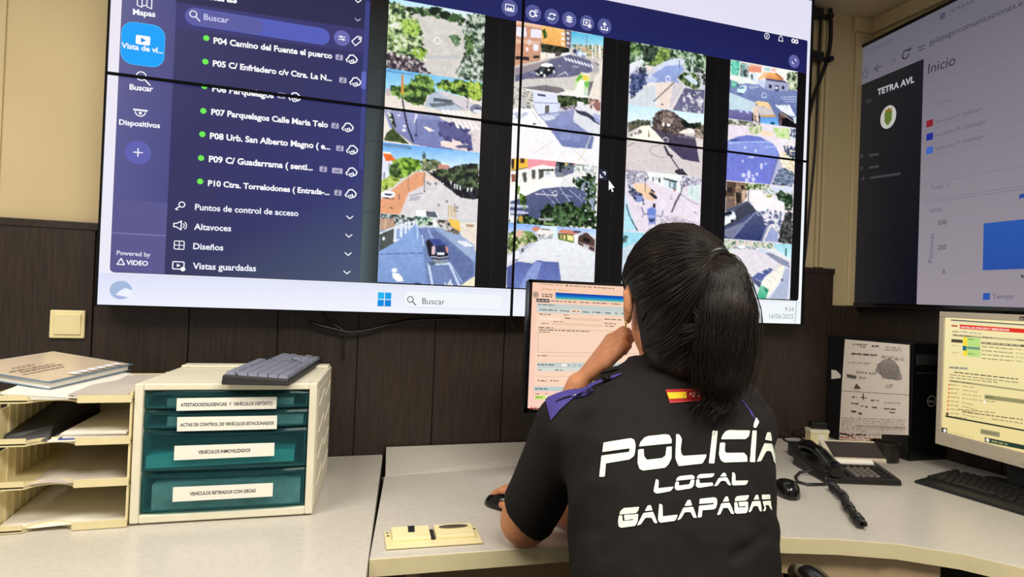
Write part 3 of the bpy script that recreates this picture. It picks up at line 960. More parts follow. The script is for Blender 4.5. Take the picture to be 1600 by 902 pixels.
for k in range(3): f.P((250, 250, 250), [(860 + 30 * k, 366 + 20 * k), (960 + 30 * k, 370 + 18 * k), (975 + 30 * k, 382 + 18 * k), (880 + 30 * k, 382 + 20 * k)])
f.L((190, 210, 240), 13, [(508, 310), (528, 410)]).L((190, 206, 236), 8, [(570, 250), (615, 340)]).L((200, 216, 240), 22, [(575, 600), (615, 810)]).L((200, 216, 240), 22, [(780, 590), (885, 815)]).L((210, 224, 244), 16, [(640, 600), (780, 595)]).L((150, 170, 214), 14, [(790, 580), (910, 780)])
f.L((90, 112, 160), 9, [(90, 497), (520, 488)]).L((190, 210, 250), 12, [(462, 200), (466, 350)])
f.P((34, 34, 50), [(545, 370), (580, 345), (620, 400), (610, 530), (580, 520)]).P((64, 78, 150), [(580, 345), (690, 345), (750, 410), (640, 415)]).P((50, 54, 86), [(640, 412), (745, 412), (760, 490), (650, 480)]).P((36, 36, 52), [(600, 480), (770, 490), (775, 540), (680, 555), (600, 540)]).P((230, 190, 190), [(612, 420), (640, 420), (640, 500), (606, 500)]).P((226, 150, 130), [(742, 420), (768, 430), (776, 480), (756, 480)]).P((232, 240, 250), [(660, 486), (735, 480), (738, 504), (664, 508)]).L((180, 186, 206), 12, [(606, 525), (690, 535), (770, 525)])
f.P((140, 150, 160), [(600, 555), (760, 555), (770, 590), (610, 600)]).E((96, 110, 140), 610, 592, 36, 22)
f.E((250, 250, 250), 232, 662, 26, 24).P((250, 250, 250), [(210, 690), (270, 690), (310, 730), (325, 770), (260, 775), (215, 730)])
f.L((240, 244, 250), 12, [(740, 790), (750, 812)]).L((240, 244, 250), 10, [(800, 760), (770, 810), (815, 810), (790, 780)]).E((56, 70, 110), 465, 800, 36, 14)
f.P((230, 222, 190), [(900, 812), (1045, 715), (1045, 830), (890, 830)])
f.N(9, 12, 15).done()

# column two
f = Feed(1, 0, 790, 20, 6.444, (206, 198, 190))
f.P((204, 150, 122), [(90, 80), (360, 130), (350, 480), (80, 540)])
f.P((226, 182, 156), [(100, 270), (345, 290), (345, 320), (100, 310)]).P((236, 190, 160), [(100, 80), (360, 130), (355, 160), (100, 120)])
for q in ([(105, 140), (205, 155), (205, 250), (100, 240)], [(250, 165), (360, 180), (352, 262), (245, 250)], [(278, 318), (328, 322), (328, 390), (276, 388)]): f.P((226, 224, 236), q)
f.P((50, 44, 44), [(95, 440), (235, 450), (230, 485), (95, 470)]).P((60, 50, 46), [(275, 435), (340, 435), (335, 460), (275, 465)])
f.P((220, 150, 130), [(190, 350), (240, 340), (230, 410), (205, 400)]).E((226, 206, 206), 235, 300, 16, 30).E((240, 230, 230), 212, 372, 14, 22)
f.G((246, 190, 106), (240, 170, 90), [(360, 130), (640, 180), (600, 350), (360, 310)])
f.P((120, 104, 110), [(590, 170), (660, 190), (655, 360), (600, 340)])
for k in range(3): f.P((236, 226, 220), [(555, 200 + 50 * k), (590, 210 + 50 * k), (590, 236 + 50 * k), (560, 226 + 50 * k)]).P((220, 220, 230), [(612, 196 + 50 * k), (640, 206 + 50 * k), (636, 226 + 50 * k), (612, 220 + 50 * k)])
f.F([(30, 46, 26), (60, 90, 40), (120, 150, 70)], [(360, 180), (400, 170), (416, 240), (380, 265)], 10, 91, 1, 8)
f.F([(30, 34, 28), (50, 56, 40), (80, 84, 60)], [(350, 310), (480, 330), (640, 360), (640, 400), (560, 420), (470, 410), (360, 400)], 10, 93)
f.P((236, 226, 206), [(350, 405), (400, 400), (400, 460), (350, 490)]).P((236, 230, 226), [(420, 410), (490, 420), (480, 460), (415, 455)]).P((96, 84, 86), [(500, 390), (550, 400), (545, 440), (495, 445)]).P((232, 232, 238), [(560, 410), (650, 400), (650, 425), (560, 440)])
f.G((74, 182, 226), (190, 226, 236), [(655, 190), (985, 240), (975, 400), (650, 350)])
f.F([(226, 180, 140), (140, 160, 110), (220, 210, 200), (90, 110, 70)], [(660, 320), (720, 320), (820, 330), (975, 330), (975, 470), (700, 410)], 9, 95, 0.95, 8)
for x in (870, 900, 940, 950): f.L((236, 236, 240), 9, [(x, 330), (x, 460)])
f.L((110, 110, 120), 5, [(812, 230), (812, 380)])
f.P((130, 140, 176), [(690, 370), (780, 400), (800, 460), (700, 430)]).E((210, 220, 240), 745, 415, 28, 26).E((60, 70, 110), 690, 390, 18, 22).E((220, 226, 240), 790, 420, 20, 14)
f.P((106, 106, 138), [(460, 470), (640, 425), (780, 460), (940, 520), (940, 600), (860, 600), (640, 650), (200, 670), (90, 700), (90, 640)])
f.P((152, 142, 148), [(90, 560), (350, 500), (480, 460), (350, 560), (90, 640)])
f.P((178, 172, 178), [(850, 480), (940, 540), (940, 600), (870, 610)])
for k in range(9): f.P((232, 234, 246), [(580 + 33 * k, 452 + 9 * k), (596 + 33 * k, 450 + 9 * k), (622 + 33 * k, 486 + 9 * k), (604 + 33 * k, 488 + 9 * k)])
f.L((160, 156, 176), 9, [(250, 605), (300, 598)]).E((170, 168, 190), 540, 540, 14, 10).E((150, 150, 176), 700, 548, 40, 16).L((190, 186, 200), 12, [(520, 640), (600, 600), (620, 630)])
f.P((206, 200, 194), [(150, 690), (640, 650), (740, 640), (820, 660), (690, 800), (150, 780)]).P((236, 232, 224), [(520, 810), (580, 770), (700, 790), (830, 830), (810, 880), (640, 840)])
f.P((124, 118, 124), [(150, 760), (400, 730), (560, 760), (600, 790), (520, 815), (300, 790), (150, 800)])
f.P((120, 112, 118), [(840, 700), (930, 690), (940, 780), (820, 840)]).P((232, 222, 210), [(900, 640), (950, 600), (940, 900), (820, 880)]).P((226, 214, 200), [(930, 490), (975, 480), (970, 700), (940, 640)])
f.G((210, 226, 130), (196, 220, 206), [(700, 680), (760, 600), (850, 620), (820, 850), (680, 780)])
f.P((110, 190, 60), [(700, 680), (740, 630), (780, 640), (720, 700)]).P((246, 214, 60), [(760, 610), (830, 630), (820, 690), (790, 680)]).P((120, 200, 90), [(780, 700), (840, 690), (830, 760), (800, 750)]).P((236, 238, 226), [(740, 680), (790, 690), (780, 830), (690, 790)]).P((226, 220, 200), [(760, 600), (850, 615), (846, 650), (760, 630)])
f.P((36, 38, 46), [(290, 590), (360, 540), (490, 550), (495, 600), (380, 655), (300, 640)]).P((236, 238, 238), [(350, 525), (400, 508), (460, 515), (478, 540), (420, 552), (355, 540)]).P((70, 78, 90), [(355, 545), (400, 555), (380, 600), (330, 595)]).E((230, 236, 240), 355, 610, 16, 12).E((220, 226, 226), 388, 638, 14, 18).E((210, 216, 220), 482, 598, 12, 18).P((200, 206, 210), [(300, 600), (340, 625), (330, 645), (295, 620)]).E((226, 220, 210), 430, 580, 14, 12)
f.N(9, 12, 19).done()

f = Feed(1, 1, 790, 130, 6.68, (226, 222, 226))
f.F([(130, 130, 120), (190, 186, 180), (220, 214, 206), (110, 116, 90)], [(70, 20), (290, 100), (290, 280), (60, 280)], 10, 103)
f.P((190, 186, 190), [(150, 130), (210, 160), (220, 250), (150, 260)])
f.P((214, 220, 250), [(285, 90), (545, 125), (545, 310), (320, 320), (285, 230)]).L((110, 110, 140), 7, [(300, 205), (540, 215)]).P((70, 70, 90), [(330, 115), (415, 125), (410, 142), (330, 136)])
f.P((112, 106, 96), [(408, 235), (450, 235), (450, 318), (408, 320)]).L((190, 180, 190), 8, [(290, 230), (330, 330)])
f.F([(30, 40, 26), (60, 76, 46), (90, 110, 66)], [(540, 130), (680, 140), (860, 160), (860, 220), (700, 260), (545, 270)], 10, 105, 1, 6)
f.P((200, 206, 226), [(545, 210), (570, 210), (565, 310), (545, 300)]).F([(90, 80, 90), (150, 140, 160), (200, 196, 210)], [(570, 260), (720, 230), (720, 280), (570, 300)], 8, 107)
f.F([(180, 120, 100), (120, 90, 84), (226, 196, 186)], [(860, 160), (990, 180), (985, 300), (880, 270)], 10, 109).P((160, 110, 100), [(920, 200), (990, 210), (985, 280), (920, 260)])
f.P((226, 224, 230), [(740, 190), (810, 200), (810, 250), (740, 240)]).L((230, 230, 236), 10, [(905, 230), (905, 330)])
f.G((146, 152, 196), (110, 122, 178), [(330, 330), (720, 280), (700, 380), (870, 520), (920, 570), (890, 690), (590, 665), (400, 400)])
f.P((176, 184, 214), [(350, 340), (560, 310), (560, 330), (480, 390), (400, 400)])
for k in range(3): f.P((224, 228, 244), [(360 + 44 * k, 345 - 4 * k), (384 + 44 * k, 345 - 4 * k), (450 + 34 * k, 385 - 6 * k), (424 + 34 * k, 392 - 6 * k)])
f.E((138, 148, 200), 600, 410, 70, 44).E((138, 148, 196), 620, 560, 60, 40).E((134, 144, 192), 740, 580, 50, 36)
f.P((60, 66, 90), [(720, 280), (830, 300), (980, 400), (980, 440), (860, 380), (740, 310)]).P((150, 162, 210), [(900, 320), (985, 340), (980, 430), (930, 400)]).L((210, 214, 230), 12, [(740, 250), (900, 330), (980, 370)])
f.P((214, 216, 224), [(700, 400), (740, 370), (730, 320), (860, 360), (980, 460), (975, 560), (860, 520)])
f.P((236, 232, 236), [(60, 280), (280, 270), (320, 330), (440, 480), (590, 665), (740, 690), (900, 690), (930, 570), (980, 560), (970, 870), (50, 780)])
f.P((246, 244, 244), [(70, 265), (280, 270), (440, 480), (60, 440)]).F([(170, 180, 206), (210, 214, 226)], [(70, 310), (240, 310), (190, 370), (70, 390)], 9, 113, 0.7, 10).E((110, 110, 120), 298, 428, 22, 10).L((190, 184, 184), 8, [(270, 290), (370, 440)])
f.L((210, 206, 214), 8, [(280, 740), (500, 600)]).L((226, 220, 200), 16, [(880, 560), (830, 690), (750, 830)]).L((150, 160, 196), 10, [(880, 560), (840, 680)]).L((196, 190, 196), 6, [(690, 680), (860, 840)])
f.N(7, 14, 23).done()

f = Feed(1, 2, 785, 235, 6.94, (232, 226, 222))
f.P((240, 190, 60), [(90, 90), (270, 95), (270, 190), (90, 220)]).P((70, 50, 40), [(90, 95), (125, 95), (125, 200), (95, 205)]).P((90, 60, 40), [(190, 90), (240, 92), (236, 140), (190, 140)]).L((90, 70, 60), 8, [(90, 225), (270, 190)])
f.P((238, 150, 160), [(270, 95), (590, 120), (580, 190), (270, 210)]).P((246, 236, 236), [(300, 190), (420, 160), (580, 180), (565, 210), (300, 215)])
f.P((236, 232, 226), [(90, 230), (560, 200), (560, 300), (200, 390), (90, 400)])
for q in ([(210, 245), (255, 240), (262, 345), (228, 352)], [(312, 215), (352, 212), (354, 308), (318, 315)], [(388, 210), (450, 207), (440, 290), (392, 318)]): f.P((90, 92, 88), q)
f.P((60, 70, 60), [(388, 208), (552, 205), (552, 230), (388, 225)]).P((226, 230, 236), [(450, 230), (525, 225), (520, 300), (450, 310)]).P((180, 190, 200), [(462, 240), (515, 236), (512, 262), (462, 266)]).P((150, 90, 80), [(95, 260), (140, 260), (140, 340), (95, 345)])
f.F([(30, 40, 40), (70, 84, 90), (120, 130, 150)], [(580, 125), (780, 140), (770, 240), (640, 290), (560, 250)], 10, 117).P((110, 112, 140), [(630, 200), (780, 220), (760, 250), (650, 280)]).E((130, 136, 150), 620, 270, 50, 30).P((236, 220, 90), [(670, 140), (705, 145), (685, 180)]).P((236, 120, 120), [(760, 145), (800, 150), (780, 175)])
f.F([(236, 236, 240), (200, 206, 206), (140, 160, 140)], [(780, 150), (1020, 170), (1020, 260), (860, 260), (780, 230)], 9, 119)
f.P((244, 240, 232), [(90, 400), (300, 330), (560, 300), (660, 290), (700, 330), (600, 400), (440, 410), (260, 490), (80, 550)]).P((226, 224, 226), [(660, 290), (780, 240), (830, 320), (780, 390), (610, 400)])
f.G((92, 100, 142), (78, 86, 124), [(80, 560), (260, 490), (420, 420), (600, 400), (790, 400), (920, 460), (1000, 620), (700, 740), (340, 740), (80, 700)])
for y in (580, 650): f.P((190, 196, 222), [(80, y), (280, y + 20), (270, y + 45), (80, y + 40)])
f.L((196, 192, 206), 16, [(360, 475), (560, 490)]).E((206, 200, 210), 566, 465, 30, 28, 0.65).E((206, 200, 206), 566, 490, 28, 12)
for a in ([(430, 440), (560, 580)], [(620, 410), (760, 600)], [(720, 430), (850, 540)], [(510, 430), (610, 570)], [(640, 470), (760, 510)]): f.L((190, 196, 216), 7, a)
GR = [(16, 28, 18), (34, 54, 34), (60, 90, 50), (94, 124, 84)]
f.F(GR, [(770, 310), (880, 270), (1010, 280), (1010, 860), (560, 830), (400, 720), (440, 590), (560, 610), (680, 560), (830, 620), (900, 560), (900, 440), (820, 420)], 12, 121, 0.93, 30)
f.F([(210, 220, 230), (120, 140, 150), (150, 160, 190)], [(780, 300), (1010, 300), (1000, 640), (900, 680)], 11, 123, 0.34, 10)
f.F(GR + [(120, 150, 90)], [(70, 760), (250, 690), (340, 730), (460, 780), (600, 790), (560, 830), (80, 800)], 10, 125, 0.95, 14)
f.F([(40, 66, 30), (90, 130, 50), (130, 160, 70)], [(150, 360), (190, 400), (180, 460), (260, 510), (260, 560), (230, 660), (190, 580), (160, 480)], 10, 127, 0.9, 10)
f.E((160, 166, 160), 480, 750, 70, 16).E((206, 160, 70), 195, 745, 26, 36).P((226, 230, 236), [(80, 710), (160, 720), (150, 790), (80, 790)])
f.P((130, 160, 90), [(440, 780), (560, 790), (560, 815), (440, 810)])
f.L((150, 150, 120), 7, [(840, 780), (930, 835)])
f.N(8, 12, 29).done()

f = Feed(1, 3, 785, 340, 8.2, (214, 216, 222))
f.G((120, 166, 240), (206, 222, 244), [(70, 70), (1200, 140), (1200, 250), (70, 200)])
f.P((210, 226, 238), [(480, 110), (700, 120), (700, 280), (480, 260)])
f.F([(60, 76, 40), (110, 134, 70), (150, 170, 100), (216, 206, 180)], [(70, 190), (330, 160), (460, 230), (450, 310), (340, 330), (160, 420), (60, 460)], 11, 131, 1, 16)
f.P((226, 180, 160), [(160, 180), (210, 160), (260, 170), (240, 240), (170, 250)]).P((206, 140, 110), [(370, 140), (420, 110), (490, 140), (480, 175), (390, 180)]).P((232, 224, 220), [(430, 190), (480, 150), (640, 170), (640, 220), (430, 240)]).P((120, 110, 110), [(490, 140), (600, 150), (610, 166), (500, 162)])
f.F([(90, 94, 100), (220, 222, 226), (150, 150, 156)], [(400, 220), (640, 220), (630, 280), (470, 280)], 9, 133)
f.G((226, 228, 234), (214, 216, 222), [(470, 290), (640, 270), (740, 280), (960, 360), (1180, 480), (1170, 840), (740, 820), (700, 560), (420, 560), (190, 560)])
f.P((190, 190, 206), [(60, 480), (220, 400), (350, 320), (440, 310), (360, 360), (200, 500), (60, 630)]).P((226, 228, 238), [(60, 500), (200, 420), (220, 480), (60, 600)]).P((60, 70, 70), [(240, 400), (270, 395), (265, 440), (240, 450)]).P((236, 238, 244), [(160, 510), (200, 490), (205, 520), (160, 540)]).P((120, 120, 140), [(150, 540), (210, 530), (160, 570)])
f.P((90, 100, 60), [(700, 200), (930, 220), (920, 320), (720, 280)]).P((226, 216, 130), [(740, 215), (810, 230), (800, 280), (740, 270)]).P((236, 226, 140), [(820, 220), (910, 240), (905, 310), (830, 290)]).P((120, 100, 70), [(756, 200), (780, 200), (770, 280), (756, 280)]).P((110, 140, 60), [(700, 260), (930, 310), (920, 330), (720, 285)])
f.P((214, 130, 110), [(700, 190), (760, 150), (900, 170), (960, 200), (930, 222), (720, 198)]).P((90, 90, 110), [(910, 165), (1020, 180), (960, 205), (900, 190)])
f.P((236, 236, 236), [(910, 220), (980, 210), (960, 350), (915, 330)]).P((86, 64, 62), [(970, 240), (1070, 190), (1180, 290), (1170, 440), (960, 340)]).L((206, 190, 180), 10, [(930, 220), (1072, 186), (1185, 290)]).P((40, 34, 34), [(1030, 260), (1120, 280), (1110, 330), (1030, 300)]).P((150, 120, 116), [(980, 310), (1170, 370), (1165, 390), (980, 330)]).P((200, 200, 206), [(1030, 340), (1110, 370), (1100, 405), (1030, 380)])
f.E((200, 204, 212), 700, 493, 30, 12).E((236, 228, 222), 630, 510, 36, 26, 0.7)
f.G((92, 104, 170), (110, 128, 196), [(190, 562), (380, 590), (430, 552), (715, 575), (745, 800), (740, 960), (50, 960), (50, 640)])
f.P((134, 152, 210), [(420, 560), (500, 580), (430, 800), (200, 960), (230, 860), (330, 680)]).P((84, 94, 150), [(60, 640), (130, 600), (130, 930), (50, 940)])
f.N(7, 12, 31).done()

# column three
f = Feed(2, 0, 970, 60, 7.514, (206, 206, 214))
f.F([(40, 60, 44), (84, 110, 84), (140, 166, 130), (190, 206, 190)], [(100, 30), (1010, 180), (1010, 560), (900, 480), (720, 330), (560, 260), (340, 350), (90, 300)], 11, 141)
f.F([(28, 40, 34), (50, 66, 54), (80, 100, 80)], [(230, 80), (440, 110), (450, 220), (380, 290), (260, 280)], 10, 143, 1, 14)
f.F([(80, 110, 50), (130, 160, 80), (170, 190, 110)], [(440, 120), (560, 130), (570, 230), (400, 330), (320, 300), (400, 250)], 10, 145, 0.85, 12)
f.F([(60, 96, 50), (150, 180, 120)], [(100, 60), (210, 80), (220, 200), (110, 230)], 10, 146, 0.8, 12)
f.P((226, 226, 236), [(100, 300), (240, 250), (270, 270), (190, 360), (100, 410)]).P((232, 214, 206), [(270, 310), (370, 340), (370, 380), (300, 380)])
f.P((206, 214, 236), [(560, 260), (640, 240), (760, 260), (700, 330), (560, 330), (380, 400), (360, 390), (480, 290)])
f.G((150, 170, 226), (134, 152, 206), [(360, 430), (520, 330), (700, 310), (740, 370), (650, 470), (690, 560), (520, 520), (300, 520)])
f.F([(50, 60, 96), (74, 86, 130), (100, 112, 160)], [(100, 420), (260, 380), (330, 440), (290, 540), (200, 640), (100, 720)], 12, 147, 0.95, 20)
f.F([(50, 56, 70), (80, 90, 100), (180, 186, 206)], [(180, 340), (300, 350), (290, 410), (110, 430)], 9, 149, 0.9)
for k in range(4): f.L((214, 222, 244), 13, [(280 + 20 * k, 470 + 18 * k), (360 + 22 * k, 430 + 18 * k)])
f.P((226, 220, 216), [(90, 740), (220, 640), (300, 540), (400, 520), (640, 520), (740, 560), (600, 840), (500, 850), (90, 780)]).P((232, 214, 204), [(400, 530), (620, 510), (720, 560), (600, 830), (440, 830)])
f.P((206, 214, 220), [(220, 640), (300, 560), (400, 560), (400, 810), (90, 780), (90, 740)])
f.P((206, 198, 206), [(610, 520), (730, 560), (600, 800), (560, 830)])
f.L((96, 92, 100), 12, [(620, 520), (385, 740)]).E((236, 240, 248), 547, 480, 32, 36, 0.72).L((190, 190, 196), 6, [(300, 580), (300, 800)])
f.G((96, 96, 130), (120, 118, 150), [(740, 590), (980, 610), (970, 890), (600, 850)])
f.F([(226, 220, 226), (180, 176, 190), (90, 90, 120)], [(720, 650), (960, 620), (960, 890), (720, 860)], 14, 151, 0.55, 18)
f.F([(30, 46, 30), (60, 80, 54), (110, 130, 80), (170, 186, 130)], [(650, 460), (740, 400), (860, 420), (930, 530), (900, 620), (760, 560)], 9, 153, 1, 8)
f.P((200, 214, 232), [(730, 450), (800, 430), (900, 520), (880, 560), (800, 510)]).L((226, 232, 244), 12, [(840, 220), (815, 450)])
f.F([(40, 50, 50), (90, 100, 96), (206, 206, 212)], [(840, 330), (1000, 400), (980, 560), (930, 520)], 9, 155)
f.E((120, 112, 110), 478, 780, 14, 12).L((90, 100, 140), 8, [(685, 260), (680, 350)])
f.N(9, 12, 35).done()

f = Feed(2, 1, 970, 160, 7.214, (206, 196, 196))
f.G((190, 224, 248), (226, 240, 250), [(70, 20), (940, 130), (940, 300), (70, 260)])
f.F([(50, 56, 44), (80, 84, 70), (110, 110, 90)], [(70, 230), (180, 200), (330, 210), (330, 270), (200, 280), (80, 340)], 9, 161, 1, 8)
f.F([(60, 50, 48), (94, 80, 78), (130, 114, 110), (80, 68, 70)], [(350, 200), (390, 130), (460, 85), (560, 90), (650, 160), (720, 230), (740, 320), (700, 380), (480, 380), (340, 300)], 11, 163, 1, 10)
f.F([(140, 120, 112), (176, 156, 146), (110, 92, 88)], [(440, 110), (560, 100), (600, 200), (560, 250), (470, 250), (430, 180)], 10, 165, 0.7, 8)
f.F([(30, 36, 30), (60, 70, 50)], [(640, 150), (680, 180), (760, 240), (900, 230), (930, 380), (740, 330)], 9, 167, 0.95, 10)
f.P((236, 230, 220), [(640, 340), (760, 290), (830, 310), (820, 350), (700, 360)]).F([(110, 90, 80), (190, 170, 150), (60, 66, 50)], [(820, 300), (930, 250), (920, 420), (830, 400)], 9, 169)
f.P((246, 240, 222), [(90, 390), (220, 270), (320, 260), (480, 440), (480, 470), (100, 430)]).F([(120, 110, 110), (200, 190, 190), (60, 56, 60)], [(100, 370), (220, 300), (240, 350), (110, 390)], 9, 171, 0.7).L((120, 90, 80), 9, [(310, 330), (310, 390)])
f.G((86, 76, 90), (78, 70, 104), [(330, 280), (480, 340), (640, 370), (830, 390), (880, 680), (690, 645), (540, 510), (460, 420)])
for k in range(7): f.L((150, 146, 176), 9, [(640 + 26 * k, 395 + 3 * k), (662 + 26 * k, 372 + 4 * k)])
f.P((210, 200, 200), [(60, 500), (120, 440), (300, 450), (530, 500), (690, 645), (880, 680), (840, 400), (920, 420), (910, 850), (50, 760)])
f.P((220, 208, 204), [(830, 400), (920, 420), (915, 530), (860, 510)])
f.L((150, 140, 146), 6, [(320, 540), (350, 590), (440, 620), (530, 625)]).L((160, 150, 156), 6, [(320, 540), (350, 500), (440, 480)]).L((120, 110, 116), 7, [(70, 500), (150, 460)])
f.L((60, 58, 76), 26, [(490, 500), (530, 590), (570, 610)]).L((80, 74, 86), 12, [(550, 610), (660, 770)]).F([(40, 40, 50), (70, 66, 80)], [(600, 790), (620, 760), (690, 750), (750, 820), (640, 820)], 9, 173, 1, 8)
f.E((246, 240, 220), 474, 250, 15, 26).E((250, 244, 226), 532, 258, 22, 20).L((50, 46, 56), 10, [(500, 250), (500, 420)]).L((56, 50, 60), 9, [(460, 280), (540, 280)]).L((120, 116, 130), 8, [(500, 420), (490, 520)])
f.E((220, 216, 230), 498, 430, 34, 36, 0.75)
f.N(8, 12, 37).done()

f = Feed(2, 2, 965, 255, 7.214, (222, 212, 224))
f.P((190, 214, 236), [(80, 250), (100, 420), (210, 760), (60, 770)]).P((170, 222, 236), [(70, 480), (200, 750), (60, 770)])
f.F([(150, 140, 160), (200, 200, 216), (120, 124, 140), (230, 226, 236)], [(90, 70), (340, 100), (330, 200), (100, 260)], 9, 183)
f.P((232, 236, 236), [(330, 100), (720, 140), (700, 340), (510, 270), (330, 190)])
for q in ([(330, 150), (345, 150), (345, 185), (330, 185)], [(385, 155), (400, 157), (400, 210), (388, 208)], [(455, 165), (475, 168), (472, 222), (455, 218)], [(425, 160), (435, 160), (435, 190), (425, 190)]): f.P((90, 96, 100), q)
f.P((70, 80, 90), [(510, 165), (670, 205), (660, 225), (510, 185)]).P((210, 226, 230), [(515, 185), (555, 195), (550, 270), (515, 260)]).P((120, 150, 160), [(570, 200), (660, 225), (650, 310), (565, 270)]).P((206, 226, 226), [(590, 215), (625, 222), (620, 280), (590, 270)]).P((190, 110, 100), [(625, 290), (650, 300), (645, 325), (620, 315)])
f.P((210, 226, 226), [(800, 230), (930, 250), (915, 460), (780, 370)]).P((180, 206, 206), [(820, 280), (850, 285), (835, 370), (815, 360)])
f.F([(110, 110, 130), (160, 160, 180), (210, 210, 226)], [(720, 150), (940, 170), (930, 250), (780, 260), (720, 280)], 8, 185, 0.8, 10)
f.G((244, 206, 170), (236, 196, 160), [(170, 230), (300, 230), (420, 330), (410, 410), (340, 420), (190, 300)])
f.P((226, 214, 226), [(330, 220), (520, 270), (690, 340), (920, 480), (910, 740), (500, 640), (440, 430), (420, 330)])
f.L((150, 150, 170), 8, [(700, 350), (830, 440), (900, 470)])
f.L((84, 84, 100), 20, [(605, 550), (650, 440), (700, 350)]).L((96, 96, 114), 12, [(700, 350), (740, 230), (800, 180)]).L((110, 110, 130), 9, [(715, 300), (700, 200)]).L((100, 100, 110), 9, [(305, 180), (305, 320)]).L((90, 90, 104), 8, [(180, 140), (180, 220)])
f.F([(60, 66, 84), (110, 116, 150), (170, 176, 206)], [(110, 230), (220, 320), (300, 400), (290, 470), (200, 430), (120, 330)], 9, 187, 0.7, 10)
f.P((130, 146, 206), [(200, 360), (280, 370), (270, 440), (210, 430)]).P((50, 54, 60), [(345, 340), (375, 330), (440, 380), (440, 410), (400, 400)]).E((40, 44, 50), 380, 310, 12, 14).E((60, 60, 70), 400, 325, 12, 12).P((40, 44, 54), [(390, 460), (425, 460), (422, 505), (392, 500)]).E((50, 54, 70), 258, 356, 14, 14)
f.P((236, 190, 160), [(350, 380), (400, 390), (400, 430), (350, 420)])
f.P((110, 132, 214), [(330, 520), (380, 495), (425, 520), (430, 570), (390, 600), (330, 590)]).P((140, 156, 220), [(330, 590), (430, 580), (420, 690), (350, 690)])
f.L((70, 80, 120), 10, [(265, 500), (290, 580), (340, 570)]).L((70, 80, 120), 9, [(505, 540), (490, 610), (440, 590)]).L((84, 96, 140), 8, [(270, 610), (290, 575)]).L((70, 84, 140), 14, [(345, 630), (410, 630)]).L((90, 104, 160), 9, [(350, 640), (350, 700)]).L((90, 104, 160), 9, [(415, 640), (415, 700)]).P((50, 60, 96), [(355, 640), (405, 640), (400, 665), (358, 662)])
f.L((40, 80, 90), 12, [(92, 470), (130, 600), (215, 760)])
f.E((240, 240, 246), 502, 460, 32, 36, 0.72).L((130, 126, 140), 9, [(860, 550), (885, 580)]).L((140, 136, 150), 8, [(590, 370), (612, 378)]).L((140, 136, 150), 8, [(585, 398), (608, 405)])
f.F([(226, 216, 226), (180, 170, 186), (206, 196, 210)], [(480, 600), (660, 590), (900, 700), (900, 760), (480, 720)], 10, 189, 0.8)
f.N(9, 10, 41).done()

f = Feed(2, 3, 965, 255, 7.214, (196, 210, 222))
f.P((150, 214, 232), [(40, 760), (330, 790), (200, 900), (40, 960)]).F([(40, 60, 56), (90, 120, 110)], [(60, 820), (110, 820), (90, 900), (50, 900)], 8, 191)
f.N(16, 10, 43).done()

# column four
f = Feed(3, 0, 1125, 85, 7.519, (110, 126, 176))
f.P((236, 232, 226), [(110, 60), (920, 190), (910, 420), (440, 400), (200, 330), (110, 300)])
f.F([(90, 200, 170), (130, 220, 196), (60, 170, 140)], [(120, 70), (225, 90), (215, 260), (120, 240)], 12, 193).P((226, 236, 230), [(205, 230), (330, 280), (430, 320), (420, 360), (200, 350)])
f.F([(70, 80, 80), (130, 150, 150), (200, 210, 206), (60, 150, 150)], [(230, 100), (330, 115), (320, 280), (225, 260)], 9, 195)
f.P((232, 150, 120), [(320, 160), (370, 130), (480, 150), (480, 220), (330, 210)]).P((238, 180, 160), [(330, 110), (500, 140), (480, 155), (340, 135)]).P((214, 226, 236), [(340, 220), (440, 230), (430, 330), (340, 310)]).P((90, 110, 120), [(355, 235), (380, 238), (378, 300), (355, 295)])
f.P((240, 186, 176), [(600, 160), (660, 170), (650, 210), (590, 200)]).P((170, 210, 216), [(520, 150), (590, 165), (570, 205), (510, 190)])
f.G((246, 180, 110), (226, 140, 80), [(530, 270), (560, 215), (660, 225), (740, 290), (730, 310), (540, 290)]).P((240, 190, 140), [(440, 290), (510, 210), (560, 220), (525, 285), (450, 300)]).L((120, 60, 50), 10, [(650, 230), (730, 300)])
f.P((90, 84, 116), [(525, 285), (740, 310), (800, 350), (530, 330)]).G((170, 176, 206), (150, 158, 196), [(440, 310), (530, 310), (800, 345), (790, 440), (560, 430), (430, 390)]).P((196, 206, 230), [(440, 300), (525, 310), (520, 410), (430, 385)])
for q in ([(565, 362), (600, 362), (600, 400), (565, 400)], [(640, 368), (680, 370), (676, 435), (640, 430)], [(718, 372), (746, 374), (744, 412), (718, 410)]): f.P((40, 44, 66), q)
f.E((226, 226, 236), 656, 398, 14, 20).F([(40, 50, 40), (90, 110, 80), (206, 210, 180), (150, 170, 130)], [(770, 230), (850, 200), (915, 220), (905, 440), (800, 420)], 11, 197, 1, 8).P((220, 226, 196), [(810, 340), (870, 340), (860, 400), (810, 400)])
f.G((126, 140, 190), (100, 114, 170), [(120, 400), (300, 340), (440, 360), (560, 430), (900, 440), (890, 740), (640, 640), (560, 560), (400, 560), (120, 470)])
f.P((60, 90, 110), [(110, 310), (190, 320), (200, 380), (120, 390)]).F([(80, 180, 150), (150, 210, 190)], [(120, 310), (190, 320), (190, 390), (130, 400)], 9, 199)
f.P((206, 232, 240), [(190, 420), (240, 370), (310, 375), (300, 430), (260, 470), (190, 460)]).P((70, 120, 150), [(215, 395), (260, 385), (290, 400), (230, 410)]).L((60, 80, 110), 12, [(195, 458), (260, 470)])
for k in range(4): f.L((206, 214, 236), 10, [(335 + 28 * k, 380 - 3 * k), (360 + 28 * k, 405 - 3 * k)])
